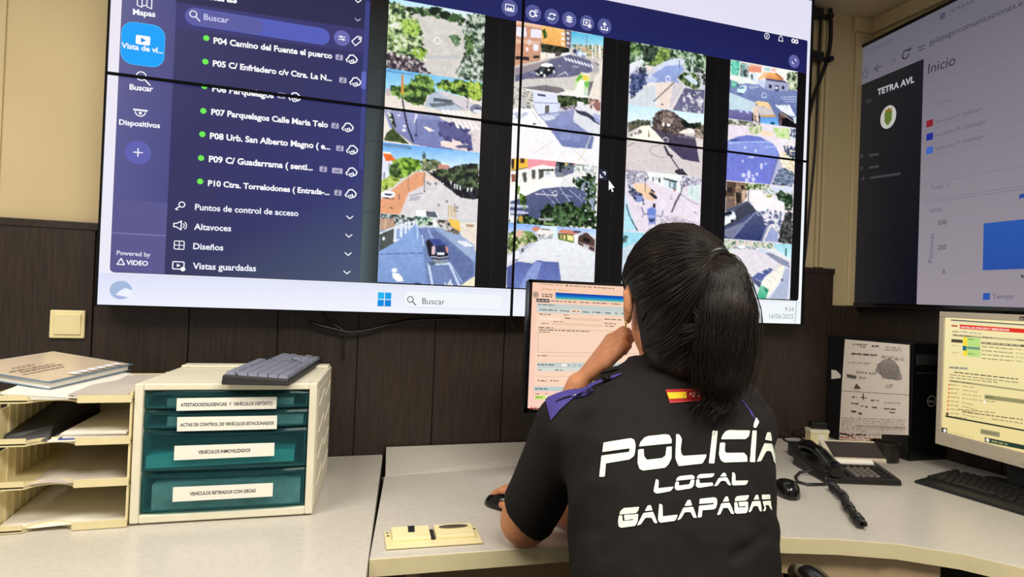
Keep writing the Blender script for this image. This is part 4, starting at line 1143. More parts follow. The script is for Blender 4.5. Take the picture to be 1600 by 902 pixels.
f.P((190, 214, 226), [(100, 450), (230, 500), (410, 570), (410, 690), (220, 650), (100, 660)]).G((120, 116, 170), (100, 96, 150), [(100, 650), (400, 690), (380, 790), (100, 760)])
for k in range(3): f.P((190, 200, 236), [(205 + 70 * k, 640 + 12 * k), (250 + 70 * k, 650 + 12 * k), (260 + 76 * k, 690 + 14 * k), (225 + 76 * k, 680 + 14 * k)])
for k in range(4): f.P((226, 232, 246), [(635 + 46 * k, 600), (670 + 46 * k, 596), (800 + 26 * k, 700 + 10 * k), (760 + 26 * k, 710 + 8 * k)])
for k in range(3): f.L((206, 214, 240), 8, [(700 + 30 * k, 510 + 26 * k), (890, 500 + 28 * k)])
f.P((246, 206, 150), [(405, 560), (440, 550), (560, 570), (600, 640), (440, 610)]).P((206, 196, 196), [(430, 610), (600, 640), (640, 720), (470, 740)]).P((206, 160, 110), [(460, 720), (640, 710), (650, 740), (480, 745)]).P((226, 200, 180), [(400, 590), (440, 620), (460, 800), (380, 790), (370, 690)]).G((90, 150, 226), (120, 190, 240), [(470, 740), (660, 745), (680, 850), (460, 810)]).L((40, 40, 50), 16, [(375, 700), (378, 780)]).L((40, 44, 60), 14, [(452, 720), (456, 800)]).L((50, 40, 50), 10, [(400, 720), (410, 790)])
f.E((20, 90, 130), 610, 815, 26, 18)
f.P((24, 22, 30), [(680, 690), (730, 680), (900, 800), (890, 870), (690, 840)]).P((110, 80, 76), [(680, 700), (730, 685), (800, 740), (700, 760)]).L((206, 200, 206), 8, [(700, 690), (850, 790)]).P((206, 226, 226), [(850, 750), (890, 730), (890, 820), (860, 810)]).P((120, 96, 100), [(690, 760), (720, 770), (715, 850), (690, 840)])
f.E((210, 220, 244), 512, 485, 32, 32, 0.7)
f.N(9, 11, 45).done()

f = Feed(3, 1, 1125, 180, 7.844, (226, 216, 226))
f.F([(90, 100, 80), (170, 170, 150), (220, 214, 206)], [(90, 50), (500, 100), (430, 160), (90, 130)], 9, 203)
f.P((226, 214, 226), [(90, 120), (380, 140), (360, 230), (90, 300)]).F([(150, 180, 110), (190, 206, 160), (226, 214, 190)], [(340, 150), (500, 130), (500, 240), (360, 230)], 10, 205)
f.P((240, 214, 180), [(500, 190), (640, 210), (640, 270), (500, 250)]).F([(150, 206, 100), (190, 226, 140), (214, 226, 180)], [(640, 160), (840, 160), (840, 300), (680, 270)], 12, 207, 1, 10)
f.P((232, 222, 230), [(580, 280), (860, 310), (920, 450), (720, 480)])
f.G((110, 122, 206), (116, 126, 220), [(80, 320), (200, 270), (340, 245), (480, 265), (590, 330), (690, 420), (720, 500), (600, 850), (60, 800)])
f.P((160, 184, 236), [(90, 330), (600, 320), (620, 345), (350, 340), (90, 360)]).P((134, 150, 224), [(90, 355), (640, 345), (690, 420), (690, 510), (90, 440)]).E((70, 90, 160), 165, 310, 56, 16).E((96, 106, 180), 200, 300, 40, 10).L((170, 190, 240), 14, [(550, 395), (680, 390)])
for x, y, rx, ry in ((300, 400, 14, 16), (430, 440, 16, 18), (280, 740, 26, 24), (345, 730, 22, 50), (320, 800, 20, 26), (400, 790, 24, 30), (500, 630, 16, 40), (445, 725, 18, 20), (270, 565, 10, 20), (370, 520, 40, 10), (550, 600, 14, 12), (395, 740, 12, 14)): f.E((206, 206, 246), x, y, rx, ry)
f.P((140, 140, 190), [(690, 540), (720, 540), (620, 850), (590, 850)]).L((90, 96, 150), 8, [(690, 545), (595, 845)]).L((190, 196, 230), 6, [(712, 545), (612, 850)])
f.P((180, 184, 214), [(720, 540), (900, 560), (880, 880), (620, 850)])
f.F([(250, 240, 206), (226, 206, 160), (236, 230, 226)], [(720, 480), (930, 420), (900, 720), (740, 640)], 11, 209, 0.9, 14)
f.F([(70, 84, 110), (110, 124, 156), (150, 164, 190), (60, 66, 70)], [(740, 640), (900, 700), (890, 880), (630, 850), (700, 720)], 11, 211, 0.95, 12)
f.F([(60, 76, 100), (120, 136, 160), (220, 224, 240)], [(860, 160), (940, 170), (930, 300), (850, 260)], 9, 213, 1, 8).F([(90, 100, 130), (60, 76, 96)], [(760, 380), (920, 380), (900, 540), (820, 540)], 9, 215, 0.55, 12)
f.L((120, 116, 140), 6, [(760, 370), (860, 470)])
f.N(9, 11, 47).done()

f = Feed(3, 2, 1120, 275, 7.844, (226, 216, 218))
f.F([(150, 120, 96), (120, 96, 80), (180, 146, 116)], [(110, 60), (350, 90), (360, 260), (300, 330), (100, 420)], 14, 221)
f.P((90, 72, 62), [(110, 70), (230, 80), (210, 250), (100, 250)]).P((50, 44, 46), [(125, 140), (180, 150), (170, 210), (125, 205)]).P((60, 50, 48), [(215, 200), (290, 210), (285, 330), (230, 355)]).P((180, 150, 124), [(205, 210), (220, 210), (235, 350), (220, 360)]).P((40, 34, 34), [(290, 120), (325, 125), (320, 165), (290, 160)]).P((124, 104, 96), [(110, 290), (200, 270), (210, 350), (100, 380)]).P((206, 176, 150), [(300, 190), (345, 180), (340, 290), (300, 300)])
f.F([(60, 80, 40), (130, 150, 90), (220, 220, 206), (180, 190, 160)], [(340, 90), (640, 110), (620, 170), (430, 170), (350, 180)], 9, 223)
f.P((246, 232, 232), [(400, 190), (480, 170), (640, 230), (830, 380), (820, 460), (640, 470), (480, 430), (390, 280)])
f.F([(230, 232, 240), (190, 196, 214), (150, 170, 150), (240, 236, 236)], [(560, 160), (920, 140), (920, 220), (740, 240), (560, 220)], 10, 225)
f.P((170, 180, 90), [(590, 240), (660, 235), (670, 265), (600, 265)]).P((226, 230, 244), [(680, 260), (730, 270), (720, 310), (670, 290)]).E((230, 232, 244), 790, 330, 54, 24).P((206, 214, 236), [(640, 130), (920, 150), (920, 200), (700, 200)])
f.G((96, 102, 134), (56, 66, 116), [(90, 450), (380, 310), (480, 430), (660, 480), (680, 500), (540, 800), (80, 770)])
f.P((70, 74, 92), [(230, 410), (370, 320), (470, 430), (250, 560), (90, 640), (90, 600)]).P((84, 90, 112), [(90, 420), (360, 310), (380, 330), (230, 410), (110, 440)]).P((120, 124, 152), [(90, 660), (330, 560), (420, 490), (320, 590), (180, 770), (90, 740)])
f.L((140, 150, 186), 13, [(480, 440), (340, 580), (190, 760)]).L((120, 130, 170), 24, [(670, 500), (600, 640), (540, 800)]).P((150, 162, 206), [(660, 620), (740, 700), (740, 820), (570, 800)])
f.F([(236, 228, 230), (206, 206, 220), (90, 100, 140)], [(520, 430), (660, 400), (830, 460), (780, 660), (740, 720), (680, 600), (590, 600)], 12, 227, 0.85, 16)
f.F([(40, 42, 44), (70, 72, 72), (104, 104, 104)], [(830, 450), (880, 430), (920, 470), (915, 850), (740, 810), (760, 690), (790, 620)], 9, 229, 1, 12)
f.F([(30, 50, 36), (60, 84, 60), (110, 130, 100)], [(720, 220), (780, 180), (860, 230), (925, 230), (920, 440), (830, 420), (800, 320), (740, 290)], 10, 231, 0.92, 12)
f.P((232, 236, 246), [(85, 500), (170, 470), (175, 430), (210, 450), (228, 500), (215, 540), (190, 530), (160, 570), (85, 610)]).P((30, 36, 50), [(90, 450), (175, 438), (180, 468), (100, 490)]).P((60, 70, 84), [(120, 490), (170, 480), (130, 500)]).E((40, 44, 60), 178, 555, 16, 22)
f.E((200, 206, 226), 512, 462, 28, 26, 0.7).L((60, 60, 70), 8, [(380, 160), (376, 330)])
f.N(9, 11, 51).done()

f = Feed(3, 3, 1120, 365, 7.843, (214, 214, 224))
f.F([(100, 130, 100), (160, 180, 150), (210, 220, 220), (226, 190, 170)], [(70, 70), (700, 120), (690, 190), (420, 170), (70, 200)], 9, 241)
f.G((150, 214, 226), (200, 230, 240), [(690, 120), (910, 130), (900, 330), (700, 190)])
f.F([(150, 160, 170), (226, 226, 232), (90, 100, 110)], [(200, 140), (480, 170), (470, 210), (200, 190)], 9, 243).E((232, 236, 244), 300, 165, 50, 20).E((200, 210, 230), 545, 215, 56, 24)
f.P((222, 214, 222), [(70, 240), (340, 190), (460, 200), (640, 300), (780, 390), (640, 430), (430, 540), (70, 440)])
f.P((140, 146, 170), [(580, 240), (640, 235), (880, 350), (880, 420), (760, 370)]).P((226, 224, 228), [(640, 200), (700, 180), (900, 330), (890, 360)]).L((60, 120, 120), 18, [(838, 190), (836, 270)])
f.P((206, 210, 230), [(820, 400), (890, 430), (880, 810), (610, 800), (760, 600)]).P((170, 180, 206), [(830, 430), (885, 440), (850, 810), (640, 800), (770, 610)])
f.P((240, 234, 220), [(530, 610), (640, 500), (780, 390), (820, 400), (790, 540), (660, 740), (610, 770), (590, 700)]).P((246, 206, 150), [(750, 400), (790, 385), (790, 410), (760, 420)])
f.G((80, 96, 160), (96, 110, 166), [(420, 540), (500, 480), (600, 500), (540, 590)]).P((80, 92, 150), [(540, 470), (590, 440), (660, 470), (600, 510)]).P((84, 96, 150), [(610, 435), (640, 425), (690, 445), (650, 465)]).P((84, 92, 130), [(420, 540), (540, 600), (520, 670), (440, 600)])
f.G((130, 206, 170), (60, 180, 140), [(520, 640), (560, 640), (630, 690), (590, 800), (480, 790)]).P((60, 140, 110), [(560, 650), (630, 690), (600, 740)])
f.E((200, 220, 90), 110, 270, 60, 60).E((230, 240, 120), 100, 250, 40, 34)
for a in ([(700, 455), (760, 480)], [(650, 520), (710, 555)], [(600, 560), (660, 600)]): f.L((190, 180, 170), 6, a)
f.E((90, 96, 120), 790, 570, 18, 12)
f.N(8, 11, 53).done()

# maximise badge and mouse pointer over the gutter
c = CV.uv((941, 273.5)); CV.rrect(c[0] - 0.017, c[1] - 0.019, c[0] + 0.017, c[1] + 0.019, 0.006, (34, 40, 62))
CV.line([(c[0] + 0.001, c[1] + 0.009), (c[0] + 0.009, c[1] + 0.009), (c[0] + 0.009, c[1] + 0.001)], 0.0045, WHT); CV.line([(c[0] - 0.001, c[1] - 0.009), (c[0] - 0.009, c[1] - 0.009), (c[0] - 0.009, c[1] - 0.001)], 0.0045, WHT)
p = CV.uv((950.5, 282))
CV.poly([(p[0], p[1]), (p[0] + 0.001, p[1] - 0.036), (p[0] + 0.009, p[1] - 0.028), (p[0] + 0.014, p[1] - 0.041), (p[0] + 0.020, p[1] - 0.038), (p[0] + 0.014, p[1] - 0.027), (p[0] + 0.024, p[1] - 0.025)], (252, 252, 255))
CV.build('screen_picture', SCREEN, VW)
# ================================================================== wide display on the right wall
def unit(v):
    v = np.array(v, float)
    return v / np.linalg.norm(v)


Q0 = onx(1339, 75.5, 2.790)                       # top-left corner
QB = onx(1329.5, 477, 2.790)
dirR = unit((-0.095, -0.9955, 0))                 # towards the camera side
hR = Q0[2] - QB[2]
wR = 1.86
OB = np.array([Q0[0], Q0[1], QB[2]])
nR = unit(np.cross(dirR, (0, 0, 1)))              # faces the room
if nR[0] > 0: nR = -nR
TV = thing('wall_screen', 'large dim wall screen on the right wall showing a blue bar chart', 'wall screen', OB + dirR * wR / 2)
ang = math.atan2(dirR[1], dirR[0])


def slab(b, O, A, u0, u1, v0, v1, d0, d1, N):     # box on a vertical plane
    O, A, N = np.array(O), np.array(A), np.array(N)
    p = lambda u, v, d: O + A * u + np.array([0, 0, v]) + N * d
    b.hexa([p(u0, v0, d0), p(u1, v0, d0), p(u1, v0, d1), p(u0, v0, d1), p(u0, v1, d0), p(u1, v1, d0), p(u1, v1, d1), p(u0, v1, d1)])


b = MB(); slab(b, OB, dirR, 0.004, wR - 0.004, 0.004, hR - 0.004, -0.035, 0.0, nR)
b.build('housing', M_BLACK, TV, True, bevel=0.003)
b = MB()
for q in ((0, wR, 0, 0.012), (0, wR, hR - 0.012, hR), (0, 0.012, 0.012, hR - 0.012), (wR - 0.012, wR, 0.012, hR - 0.012)):
    slab(b, OB, dirR, q[0], q[1], q[2], q[3], -0.01, 0.006, nR)
b.build('bezel', M_BLACKG, TV, True)
b = MB(); slab(b, OB, dirR, wR * 0.35, wR * 0.65, 0.3, 0.8, -0.062, -0.034, nR)
b.build('wall_bracket', M_METAL, TV, True)
K = Canvas(OB + nR * 0.001, dirR, (0, 0, 1), step=0.00003)
assert K.N @ nR > 0
K.poly([(0.01, 0.01), (wR - 0.01, 0.01), (wR - 0.01, hR - 0.01), (0.01, hR - 0.01)], [(152, 143, 152), (152, 143, 152), (108, 104, 116), (98, 95, 106)])
K.px([(1343.5, 134), (1443.4, 92), (1432, 480), (1333, 480)], [(34, 33, 33), (27, 26, 32), (6, 6, 22), (31, 30, 32)])
GY = (60, 58, 68)
K.text('TETRA AVL', (1370.8, 149), (1428.5, 128.3), (178, 176, 182), 0.03)
c = K.uv((1358, 150)); K.ring((c[0], c[1] - 0.008), 0.022, 0.006, (60, 56, 60), 200, 330); K.ring((c[0], c[1] - 0.008), 0.012, 0.005, (60, 56, 60), 200, 330)
c = K.uv((1387.8, 183)); K.disc(c, 0.040, (186, 186, 178), ry=0.047)
K.poly([(c[0] - 0.019, c[1] + 0.022), (c[0] + 0.019, c[1] + 0.022), (c[0] + 0.018, c[1] - 0.016), (c[0], c[1] - 0.036), (c[0] - 0.018, c[1] - 0.016)], (92, 112, 48))
K.poly([(c[0] - 0.016, c[1] + 0.022), (c[0] - 0.018, c[1] + 0.038), (c[0] - 0.008, c[1] + 0.030), (c[0], c[1] + 0.040), (c[0] + 0.008, c[1] + 0.030), (c[0] + 0.018, c[1] + 0.038), (c[0] + 0.016, c[1] + 0.022)], (130, 100, 40))
K.text('Inicio', (1450, 115.3), (1492.5, 101), (44, 42, 58))
K.text('galapagarcomunicaciones.es', (1452, 70.6), (1604, 6), (58, 56, 70), 0.0)
K.text('TETRA AVL', (1483, 21.6), (1523.6, 3), (64, 62, 76))
K.text('TETRA AVL', (1358, 83), (1396, 66), (84, 82, 98))
K.rrect(*(K.uv((1473, 25)) - 0.012), *(K.uv((1473, 25)) + 0.012), 0.004, (76, 74, 92))
c = K.uv((1352.3, 114.5)); K.line([(c[0] - 0.016, c[1]), (c[0], c[1] + 0.018), (c[0] + 0.016, c[1]), (c[0] + 0.010, c[1]), (c[0] + 0.010, c[1] - 0.018), (c[0] - 0.010, c[1] - 0.018), (c[0] - 0.010, c[1])], 0.0035, (70, 68, 84))
c = K.uv((1371.8, 106)); K.line([(c[0] + 0.018, c[1]), (c[0] - 0.018, c[1])], 0.004, GY); K.line([(c[0], c[1] + 0.014), (c[0] - 0.018, c[1]), (c[0], c[1] - 0.014)], 0.004, GY)
c = K.uv((1394, 95.7)); K.line([(c[0] - 0.018, c[1]), (c[0] + 0.018, c[1])], 0.003, (84, 82, 98)); K.line([(c[0], c[1] + 0.014), (c[0] + 0.018, c[1]), (c[0], c[1] - 0.014)], 0.003, (84, 82, 98))
c = K.uv((1415.5, 85)); K.ring(c, 0.019, 0.0055, (40, 38, 50), 40, 350); K.poly([(c[0] + 0.008, c[1] + 0.008), (c[0] + 0.024, c[1] + 0.008), (c[0] + 0.022, c[1] + 0.024)], (40, 38, 50))
c = K.uv((1439.5, 75.5)); K.line([(c[0] - 0.014, c[1] + 0.006), (c[0] + 0.014, c[1] + 0.006)], 0.004, GY); K.line([(c[0] - 0.014, c[1] - 0.006), (c[0] + 0.014, c[1] - 0.006)], 0.004, GY)
LN = (124, 118, 136)
for a, b in (((1447, 137), (1600, 86)), ((1447, 159), (1600, 113)), ((1447, 184), (1600, 141)), ((1447, 205), (1600, 163)), ((1447, 227), (1600, 187)), ((1447, 249), (1600, 211)), ((1447, 288), (1600, 259)), ((1445, 314), (1600, 290)), ((1445, 318), (1600, 295)), ((1442, 246), (1600, 204))):
    K.lpx([a, b], 0.003, LN)
K.text('Fuente', (1461, 143.5), (1482, 137), (112, 108, 126)); K.text('Nombre', (1463, 165), (1488, 158.5), (104, 100, 118))
for y, cl, body, x1, y1 in ((192.8, (130, 30, 40), 'Abonados Pl. Galapagar', 1536, 171.5), (213.7, (28, 40, 140), 'Portátiles Pl. Galapagar', 1541, 191.7), (235, (60, 96, 180), 'Vehículos Pl. Galapagar', 1540, 214)):
    c = K.uv((1453, y)); K.rect(c[0] - 0.014, c[1] - 0.013, c[0] + 0.014, c[1] + 0.013, cl)
    K.text(body, (1461.6, y + 1.5), (x1, y1), (96, 92, 110))
K.text('Total: 3', (1453, 297), (1482, 293.5), (104, 100, 116)); K.text('TIPOS', (1453, 333), (1472, 330.5), (92, 88, 106))
K.text('500', (1466, 352), (1479.5, 350.5), GY); K.text('250', (1465, 390.5), (1478.5, 389.7), GY); K.text('0', (1473, 428), (1477, 428), GY)
K.text('Posiciones', (1457, 411), (1460, 365), (92, 88, 104))
for y0, y1 in ((348.5, 336), (388, 381), (427, 423)): K.lpx([(1482, y0), (1600, y1)], 0.002, (140, 132, 148))
K.px([(1537.5, 349.3), (1640, 338.5), (1640, 419), (1536, 422.6)], [(40, 84, 168), (40, 84, 168), (38, 78, 160), (38, 76, 158)])
K.px([(1536.7, 458.3), (1547.6, 458), (1547.2, 468.6), (1536.4, 469)], (38, 82, 170)); K.text('Tiempo', (1551, 467.5), (1585, 466.5), (92, 88, 110))
K.px([(1593.5, 304), (1604, 302), (1604, 311), (1598, 309), (1593, 312)], (36, 70, 150))
K.px([(1594, 430), (1600, 430), (1600, 436)], (70, 60, 70))
for x, y, w_ in ((1359, 243, 14), (1359, 262, 14), (1361, 278, 46)):
    K.lpx([(x, y), (x + w_, y - w_ * 0.14)], 0.010, (64, 62, 68)); K.disc(K.uv((x - 12, y + 1)), 0.008, (58, 56, 62))
K.build('screen_picture', SCREEN, TV)

# ================================================================== officer's desktop monitor
YM = -0.42
TL, BL = ony(826, 436.5, YM), ony(820.5, 645, YM)
zb0, zt0, xl = BL[2], TL[2], (TL[0] + BL[0]) / 2
wM, hM = 0.60, zt0 - zb0
MON = thing('computer_monitor', "officer's black desktop monitor with a peach web form below the wall screen", 'monitor', (xl + wM / 2, YM + 0.05, ZT))
OM = np.array([xl, YM, zb0])
AX, NM = np.array([1.0, 0, 0]), np.array([0, -1.0, 0])
b = MB(); slab(b, OM, AX, 0.002, wM - 0.002, 0.002, hM - 0.002, -0.040, -0.001, NM)
b.build('housing', M_BLACK, MON, True, bevel=0.006)
b = MB()
for q in ((0, wM, 0, 0.012), (0, wM, hM - 0.008, hM), (0, 0.008, 0, hM), (wM - 0.008, wM, 0, hM)):
    slab(b, OM, AX, q[0], q[1], q[2], q[3], -0.006, 0.003, NM)
b.build('bezel', M_BLACKG, MON, True)
cx = xl + wM / 2
MB().bx((cx - 0.04, YM + 0.042, ZT + 0.012), (cx + 0.04, YM + 0.075, zb0 + 0.20)).build('stand_neck', M_BLACK, MON, True, bevel=0.006)
MB().prism([(cx + 0.13 * math.cos(a), YM + 0.06 + 0.10 * math.sin(a)) for a in np.linspace(0, 6.283, 33)[:-1]], ZT + 0.001, ZT + 0.013).build('stand_base', M_BLACK, MON, True, bevel=0.003)
K = Canvas(OM + NM * 0.0005, AX, (0, 0, 1), step=0.00002)
PEACH, INK, BGY = (250, 212, 186), (124, 108, 100), (200, 208, 204)
K.poly([(0.006, 0.010), (wM - 0.006, 0.010), (wM - 0.006, hM - 0.006), (0.006, hM - 0.006)], [(252, 206, 190), (250, 222, 200), (248, 210, 182), (250, 206, 178)])


def cr5(x, y): return (800 + x / 3.76, 420 + y / 3.76)
def bar(x0, y0, x1, y1, h, cl): K.px([cr5(x0, y0), cr5(x1, y1), cr5(x1, y1 + h), cr5(x0, y0 + h)], cl)
def scrib(x0, y0, x1, y1, h=6, cl=INK, seed=0):     # a line of unreadable small print
    rs = random.Random(seed + int(x0 * 7 + y0)); x = x0
    while x < x1:
        w_ = min(rs.uniform(10, 34), x1 - x); t = (x - x0) / max(1, x1 - x0); y = y0 + (y1 - y0) * t
        bar(x, y, x + w_, y + (y1 - y0) / max(1, x1 - x0) * w_, h, cl); x += w_ + rs.uniform(4, 8)


scrib(160, 88, 300, 96, 4, (170, 140, 124)); K.disc(K.uv(cr5(323, 99)), 0.003, INK); scrib(336, 98, 470, 106, 6, (150, 130, 120)); scrib(480, 106, 600, 115, 6, (150, 124, 110))
scrib(196, 116, 240, 122, 5, (190, 140, 90)); scrib(243, 120, 340, 128, 5, (206, 180, 120)); K.ring(K.uv(cr5(184, 118)), 0.003, 0.0008, INK)
c = K.uv(cr5(139, 153)); K.disc(c, 0.0082, (70, 60, 50)); K.disc(c, 0.0064, (226, 200, 176)); K.disc(c, 0.0036, (126, 112, 104))
scrib(176, 146, 238, 150, 7, (126, 112, 104)); scrib(176, 158, 236, 162, 7, (96, 86, 84))
p = [K.uv(cr5(*q)) for q in ((255, 178), (1150, 222), (1150, 190), (255, 140))]
K.poly([p[0], p[1], (p[1] * 0.55 + p[2] * 0.45), (p[0] * 0.55 + p[3] * 0.45)], [(90, 200, 150), (120, 220, 150), (0, 130, 210), (0, 120, 206)])
K.poly([(p[0] * 0.55 + p[3] * 0.45), (p[1] * 0.55 + p[2] * 0.45), p[2], p[3]], [(0, 120, 206), (0, 130, 210), (0, 26, 170), (0, 20, 150)])
bar(143, 175, 220, 179, 20, (56, 58, 64)); scrib(150, 183, 214, 186, 6, (210, 200, 190))
for x0, x1, y in ((228, 296, 186), (306, 386, 190), (398, 462, 194), (472, 566, 198), (580, 640, 203)): scrib(x0, y, x1, y + 4, 6, (126, 112, 104))
bar(145, 202, 1150, 250, 30, BGY); scrib(152, 207, 255, 213, 5, (120, 112, 106)); bar(145, 232, 1150, 276, 24, (206, 214, 208))
for x0, x1, y in ((160, 264, 238), (282, 334, 243), (412, 454, 250), (470, 530, 252), (546, 586, 256), (602, 618, 258), (640, 700, 260)): scrib(x0, y, x1, y + 4, 6, (96, 90, 86))
bar(344, 238, 402, 241, 20, (252, 216, 190)); scrib(352, 246, 394, 249, 6, INK)
K.px([cr5(140, 262), cr5(1150, 310), cr5(1150, 720), cr5(130, 690)], (250, 214, 188))
scrib(158, 264, 226, 267, 6, (126, 112, 104)); scrib(304, 269, 332, 271, 6); scrib(310, 287, 342, 289, 6, (120, 90, 80)); bar(345, 286, 526, 296, 16, (238, 200, 172)); bar(158, 284, 284, 290, 14, (254, 226, 206))
scrib(240, 307, 300, 310, 4, (150, 110, 96)); bar(230, 314, 530, 328, 16, (238, 200, 172)); scrib(172, 318, 214, 320, 5, (120, 96, 84)); scrib(540, 293, 640, 298, 6, (140, 110, 96)); scrib(540, 318, 610, 322, 5, (130, 100, 90)); scrib(545, 334, 604, 337, 5, (130, 100, 90))
scrib(155, 341, 240, 345, 6, (126, 112, 104)); scrib(160, 356, 455, 366, 6, (110, 96, 88)); scrib(158, 369, 225, 371, 5, (100, 88, 80))
for a, b_ in (((155, 350), (1150, 390)), ((150, 490), (1150, 505)), ((152, 350), (150, 490))): K.lpx([cr5(*a), cr5(*b_)], 0.0012, (206, 170, 150))
scrib(148, 508, 208, 509, 5, (100, 84, 76)); K.lpx([cr5(210, 511), cr5(500, 516)], 0.0008, (190, 160, 146))
bar(146, 552, 1150, 556, 30, (196, 208, 206)); scrib(148, 560, 250, 562, 6, (84, 84, 84)); bar(290, 558, 320, 559, 16, (250, 240, 230)); scrib(326, 564, 336, 564, 6); scrib(392, 566, 400, 566, 5)
K.ring(K.uv(cr5(364, 566)), 0.0035, 0.0008, INK)
bar(146, 584, 1150, 588, 18, (216, 220, 214)); scrib(150, 592, 172, 592, 4, (110, 100, 96)); scrib(250, 592, 300, 594, 5, (96, 90, 86)); K.lpx([cr5(146, 632), cr5(1150, 636)], 0.001, (214, 180, 160))
scrib(148, 654, 200, 656, 6, (110, 96, 90)); scrib(222, 654, 270, 656, 6, (110, 96, 90))
bar(128, 692, 1150, 694, 26, (190, 206, 204)); scrib(132, 702, 205, 703, 6, (84, 84, 84)); scrib(136, 732, 160, 732, 5, (130, 110, 100)); scrib(196, 732, 206, 732, 5)
bar(132, 744, 1150, 744, 22, (238, 236, 190)); bar(133, 744, 192, 744, 22, (196, 232, 110)); scrib(136, 752, 174, 752, 5, (90, 100, 60))
K.px([cr5(112, 824), cr5(104, 826), cr5(108, 812), cr5(116, 806)], (226, 50, 40)); scrib(126, 812, 142, 812, 4, (220, 90, 70)); scrib(122, 822, 160, 822, 4, (230, 150, 130))
K.build('screen_picture', SCREEN, MON)

# ================================================================== silver monitor at the right
HX = 2.63
HBL, HTL = onx(1459, 692, HX), onx(1474, 487, HX)
dH = unit((-0.109, -0.994, 0))
nH = unit(np.cross(dH, (0, 0, 1)))
if nH[0] > 0: nH = -nH
hH = HTL[2] - HBL[2]
tilt = (HTL[1] - HBL[1])
wH = 0.52
OH = np.array([HBL[0], (HBL[1] + HTL[1]) / 2, HBL[2]])
M_SILV = mat('silver_grey_plastic', (200, 188, 166), 0.4, var=0.04)
HP = thing('computer_monitor', 'silver-framed monitor with pale yellow table at the right edge of the desk', 'monitor', OH + dH * wH / 2 - nH * 0.08 - np.array([0, 0, OH[2] - ZT]))
b = MB(); slab(b, OH, dH, 0.004, wH - 0.004, 0.004, hH - 0.004, -0.045, -0.004, nH)
b.build('housing', M_DARK, HP, True, bevel=0.008)
b = MB()
bz = (0.020, 0.046, 0.020)
for q in ((0, wH, 0, bz[1]), (0, wH, hH - bz[2], hH), (0, bz[0], bz[1], hH - bz[2]), (wH - bz[0], wH, bz[1], hH - bz[2])):
    slab(b, OH, dH, q[0], q[1], q[2], q[3], -0.022, 0.006, nH)
b.build('bezel', M_SILV, HP, True, bevel=0.002)
for u in (0.30, 0.325, 0.35, 0.385):
    p = OH + dH * u + np.array([0, 0, 0.020]) + nH * 0.006
    MB().cyl(p, p + nH * 0.003, 0.006, 14).build('control_button', M_SILV, HP, True, smooth=True)
ctr = OH + dH * wH / 2 - nH * 0.07
MB().box((ctr[0], ctr[1], (ZT + OH[2] + 0.16) / 2 + 0.01), (0.05, 0.11, OH[2] + 0.16 - ZT - 0.02), rz=ang + math.pi / 2).build('stand_neck', M_DARK, HP, True, bevel=0.008)
MB().prism([(ctr[0] + 0.055 * math.cos(a), ctr[1] + 0.13 * math.sin(a)) for a in np.linspace(0, 6.283, 33)[:-1]], ZT + 0.001, ZT + 0.02).build('stand_base', M_DARK, HP, True, bevel=0.004)
K = Canvas(OH + nH * 0.0005, dH, (0, 0, 1), step=0.00002)
K.poly([(0.019, 0.045), (wH - 0.019, 0.045), (wH - 0.019, hH - 0.019), (0.019, hH - 0.019)], [(236, 216, 150), (236, 216, 150), (246, 232, 176), (246, 232, 176)])


def cr8(x, y): return (1440 + x / 3.606, 470 + y / 3.606)
def hb(x0, y0, x1, y1, h, cl): K.px([cr8(x0, y0), cr8(x1, y1), cr8(x1, y1 + h), cr8(x0, y0 + h)], cl)
def hs(x0, y0, x1, y1, h=5, cl=(150, 136, 96)):
    rs = random.Random(int(x0 * 5 + y0)); x = x0
    while x < x1:
        w_ = min(rs.uniform(12, 40), x1 - x); s_ = (y1 - y0) / max(1, x1 - x0); y = y0 + s_ * (x - x0)
        hb(x, y, x + w_, y + s_ * w_, h, cl); x += w_ + rs.uniform(4, 8)


hb(164, 106, 760, 146, 6, (60, 60, 50)); hb(166, 112, 760, 152, 14, (236, 224, 180))
hb(215, 134, 760, 172, 24, (226, 52, 34)); K.text('CENTRAL DE ATENCIÓN Y EMERGENCIAS', cr8(219, 154), cr8(494, 172), (252, 236, 226), 0.03); hs(168, 136, 210, 139, 10, (190, 90, 80))
hs(172, 170, 220, 172, 8, (180, 164, 120)); hs(224, 170, 335, 182, 9, (190, 190, 170)); hb(172, 188, 760, 232, 12, (196, 184, 140)); hs(182, 191, 290, 200, 6, (120, 110, 84)); hs(345, 204, 400, 208, 5, (120, 110, 84)); hs(540, 218, 577, 222, 5, (120, 110, 84))
hb(168, 216, 232, 221, 18, (76, 70, 56)); hb(234, 205, 258, 207, 104, (250, 220, 60)); hb(258, 207, 332, 212, 108, (190, 224, 130)); hb(232, 254, 254, 256, 26, (20, 110, 130)); hb(256, 258, 330, 264, 14, (110, 150, 130))
hs(262, 215, 300, 217, 5, (110, 150, 80)); hs(262, 296, 300, 298, 5, (110, 150, 80)); hs(170, 250, 220, 253, 5, (206, 190, 140)); hs(170, 290, 220, 293, 5, (206, 190, 140))
hb(338, 232, 760, 262, 12, (90, 84, 66)); hs(344, 236, 560, 250, 5, (220, 206, 160))
for k in range(4): hs(340, 256 + 22 * k, 520, 272 + 22 * k, 5); hs(532, 270 + 22 * k, 577, 276 + 22 * k, 5, (190, 176, 130))
hb(156, 368, 264, 376, 16, (206, 200, 170)); hs(160, 373, 258, 380, 6, (120, 112, 90)); hs(186, 400, 545, 440, 6, (84, 78, 60)); hs(160, 414, 550, 460, 5); hs(160, 430, 440, 460, 5)
hb(158, 446, 760, 526, 10, (170, 160, 116)); hs(170, 452, 205, 456, 5, (110, 100, 76)); hs(234, 458, 290, 464, 5, (110, 100, 76))
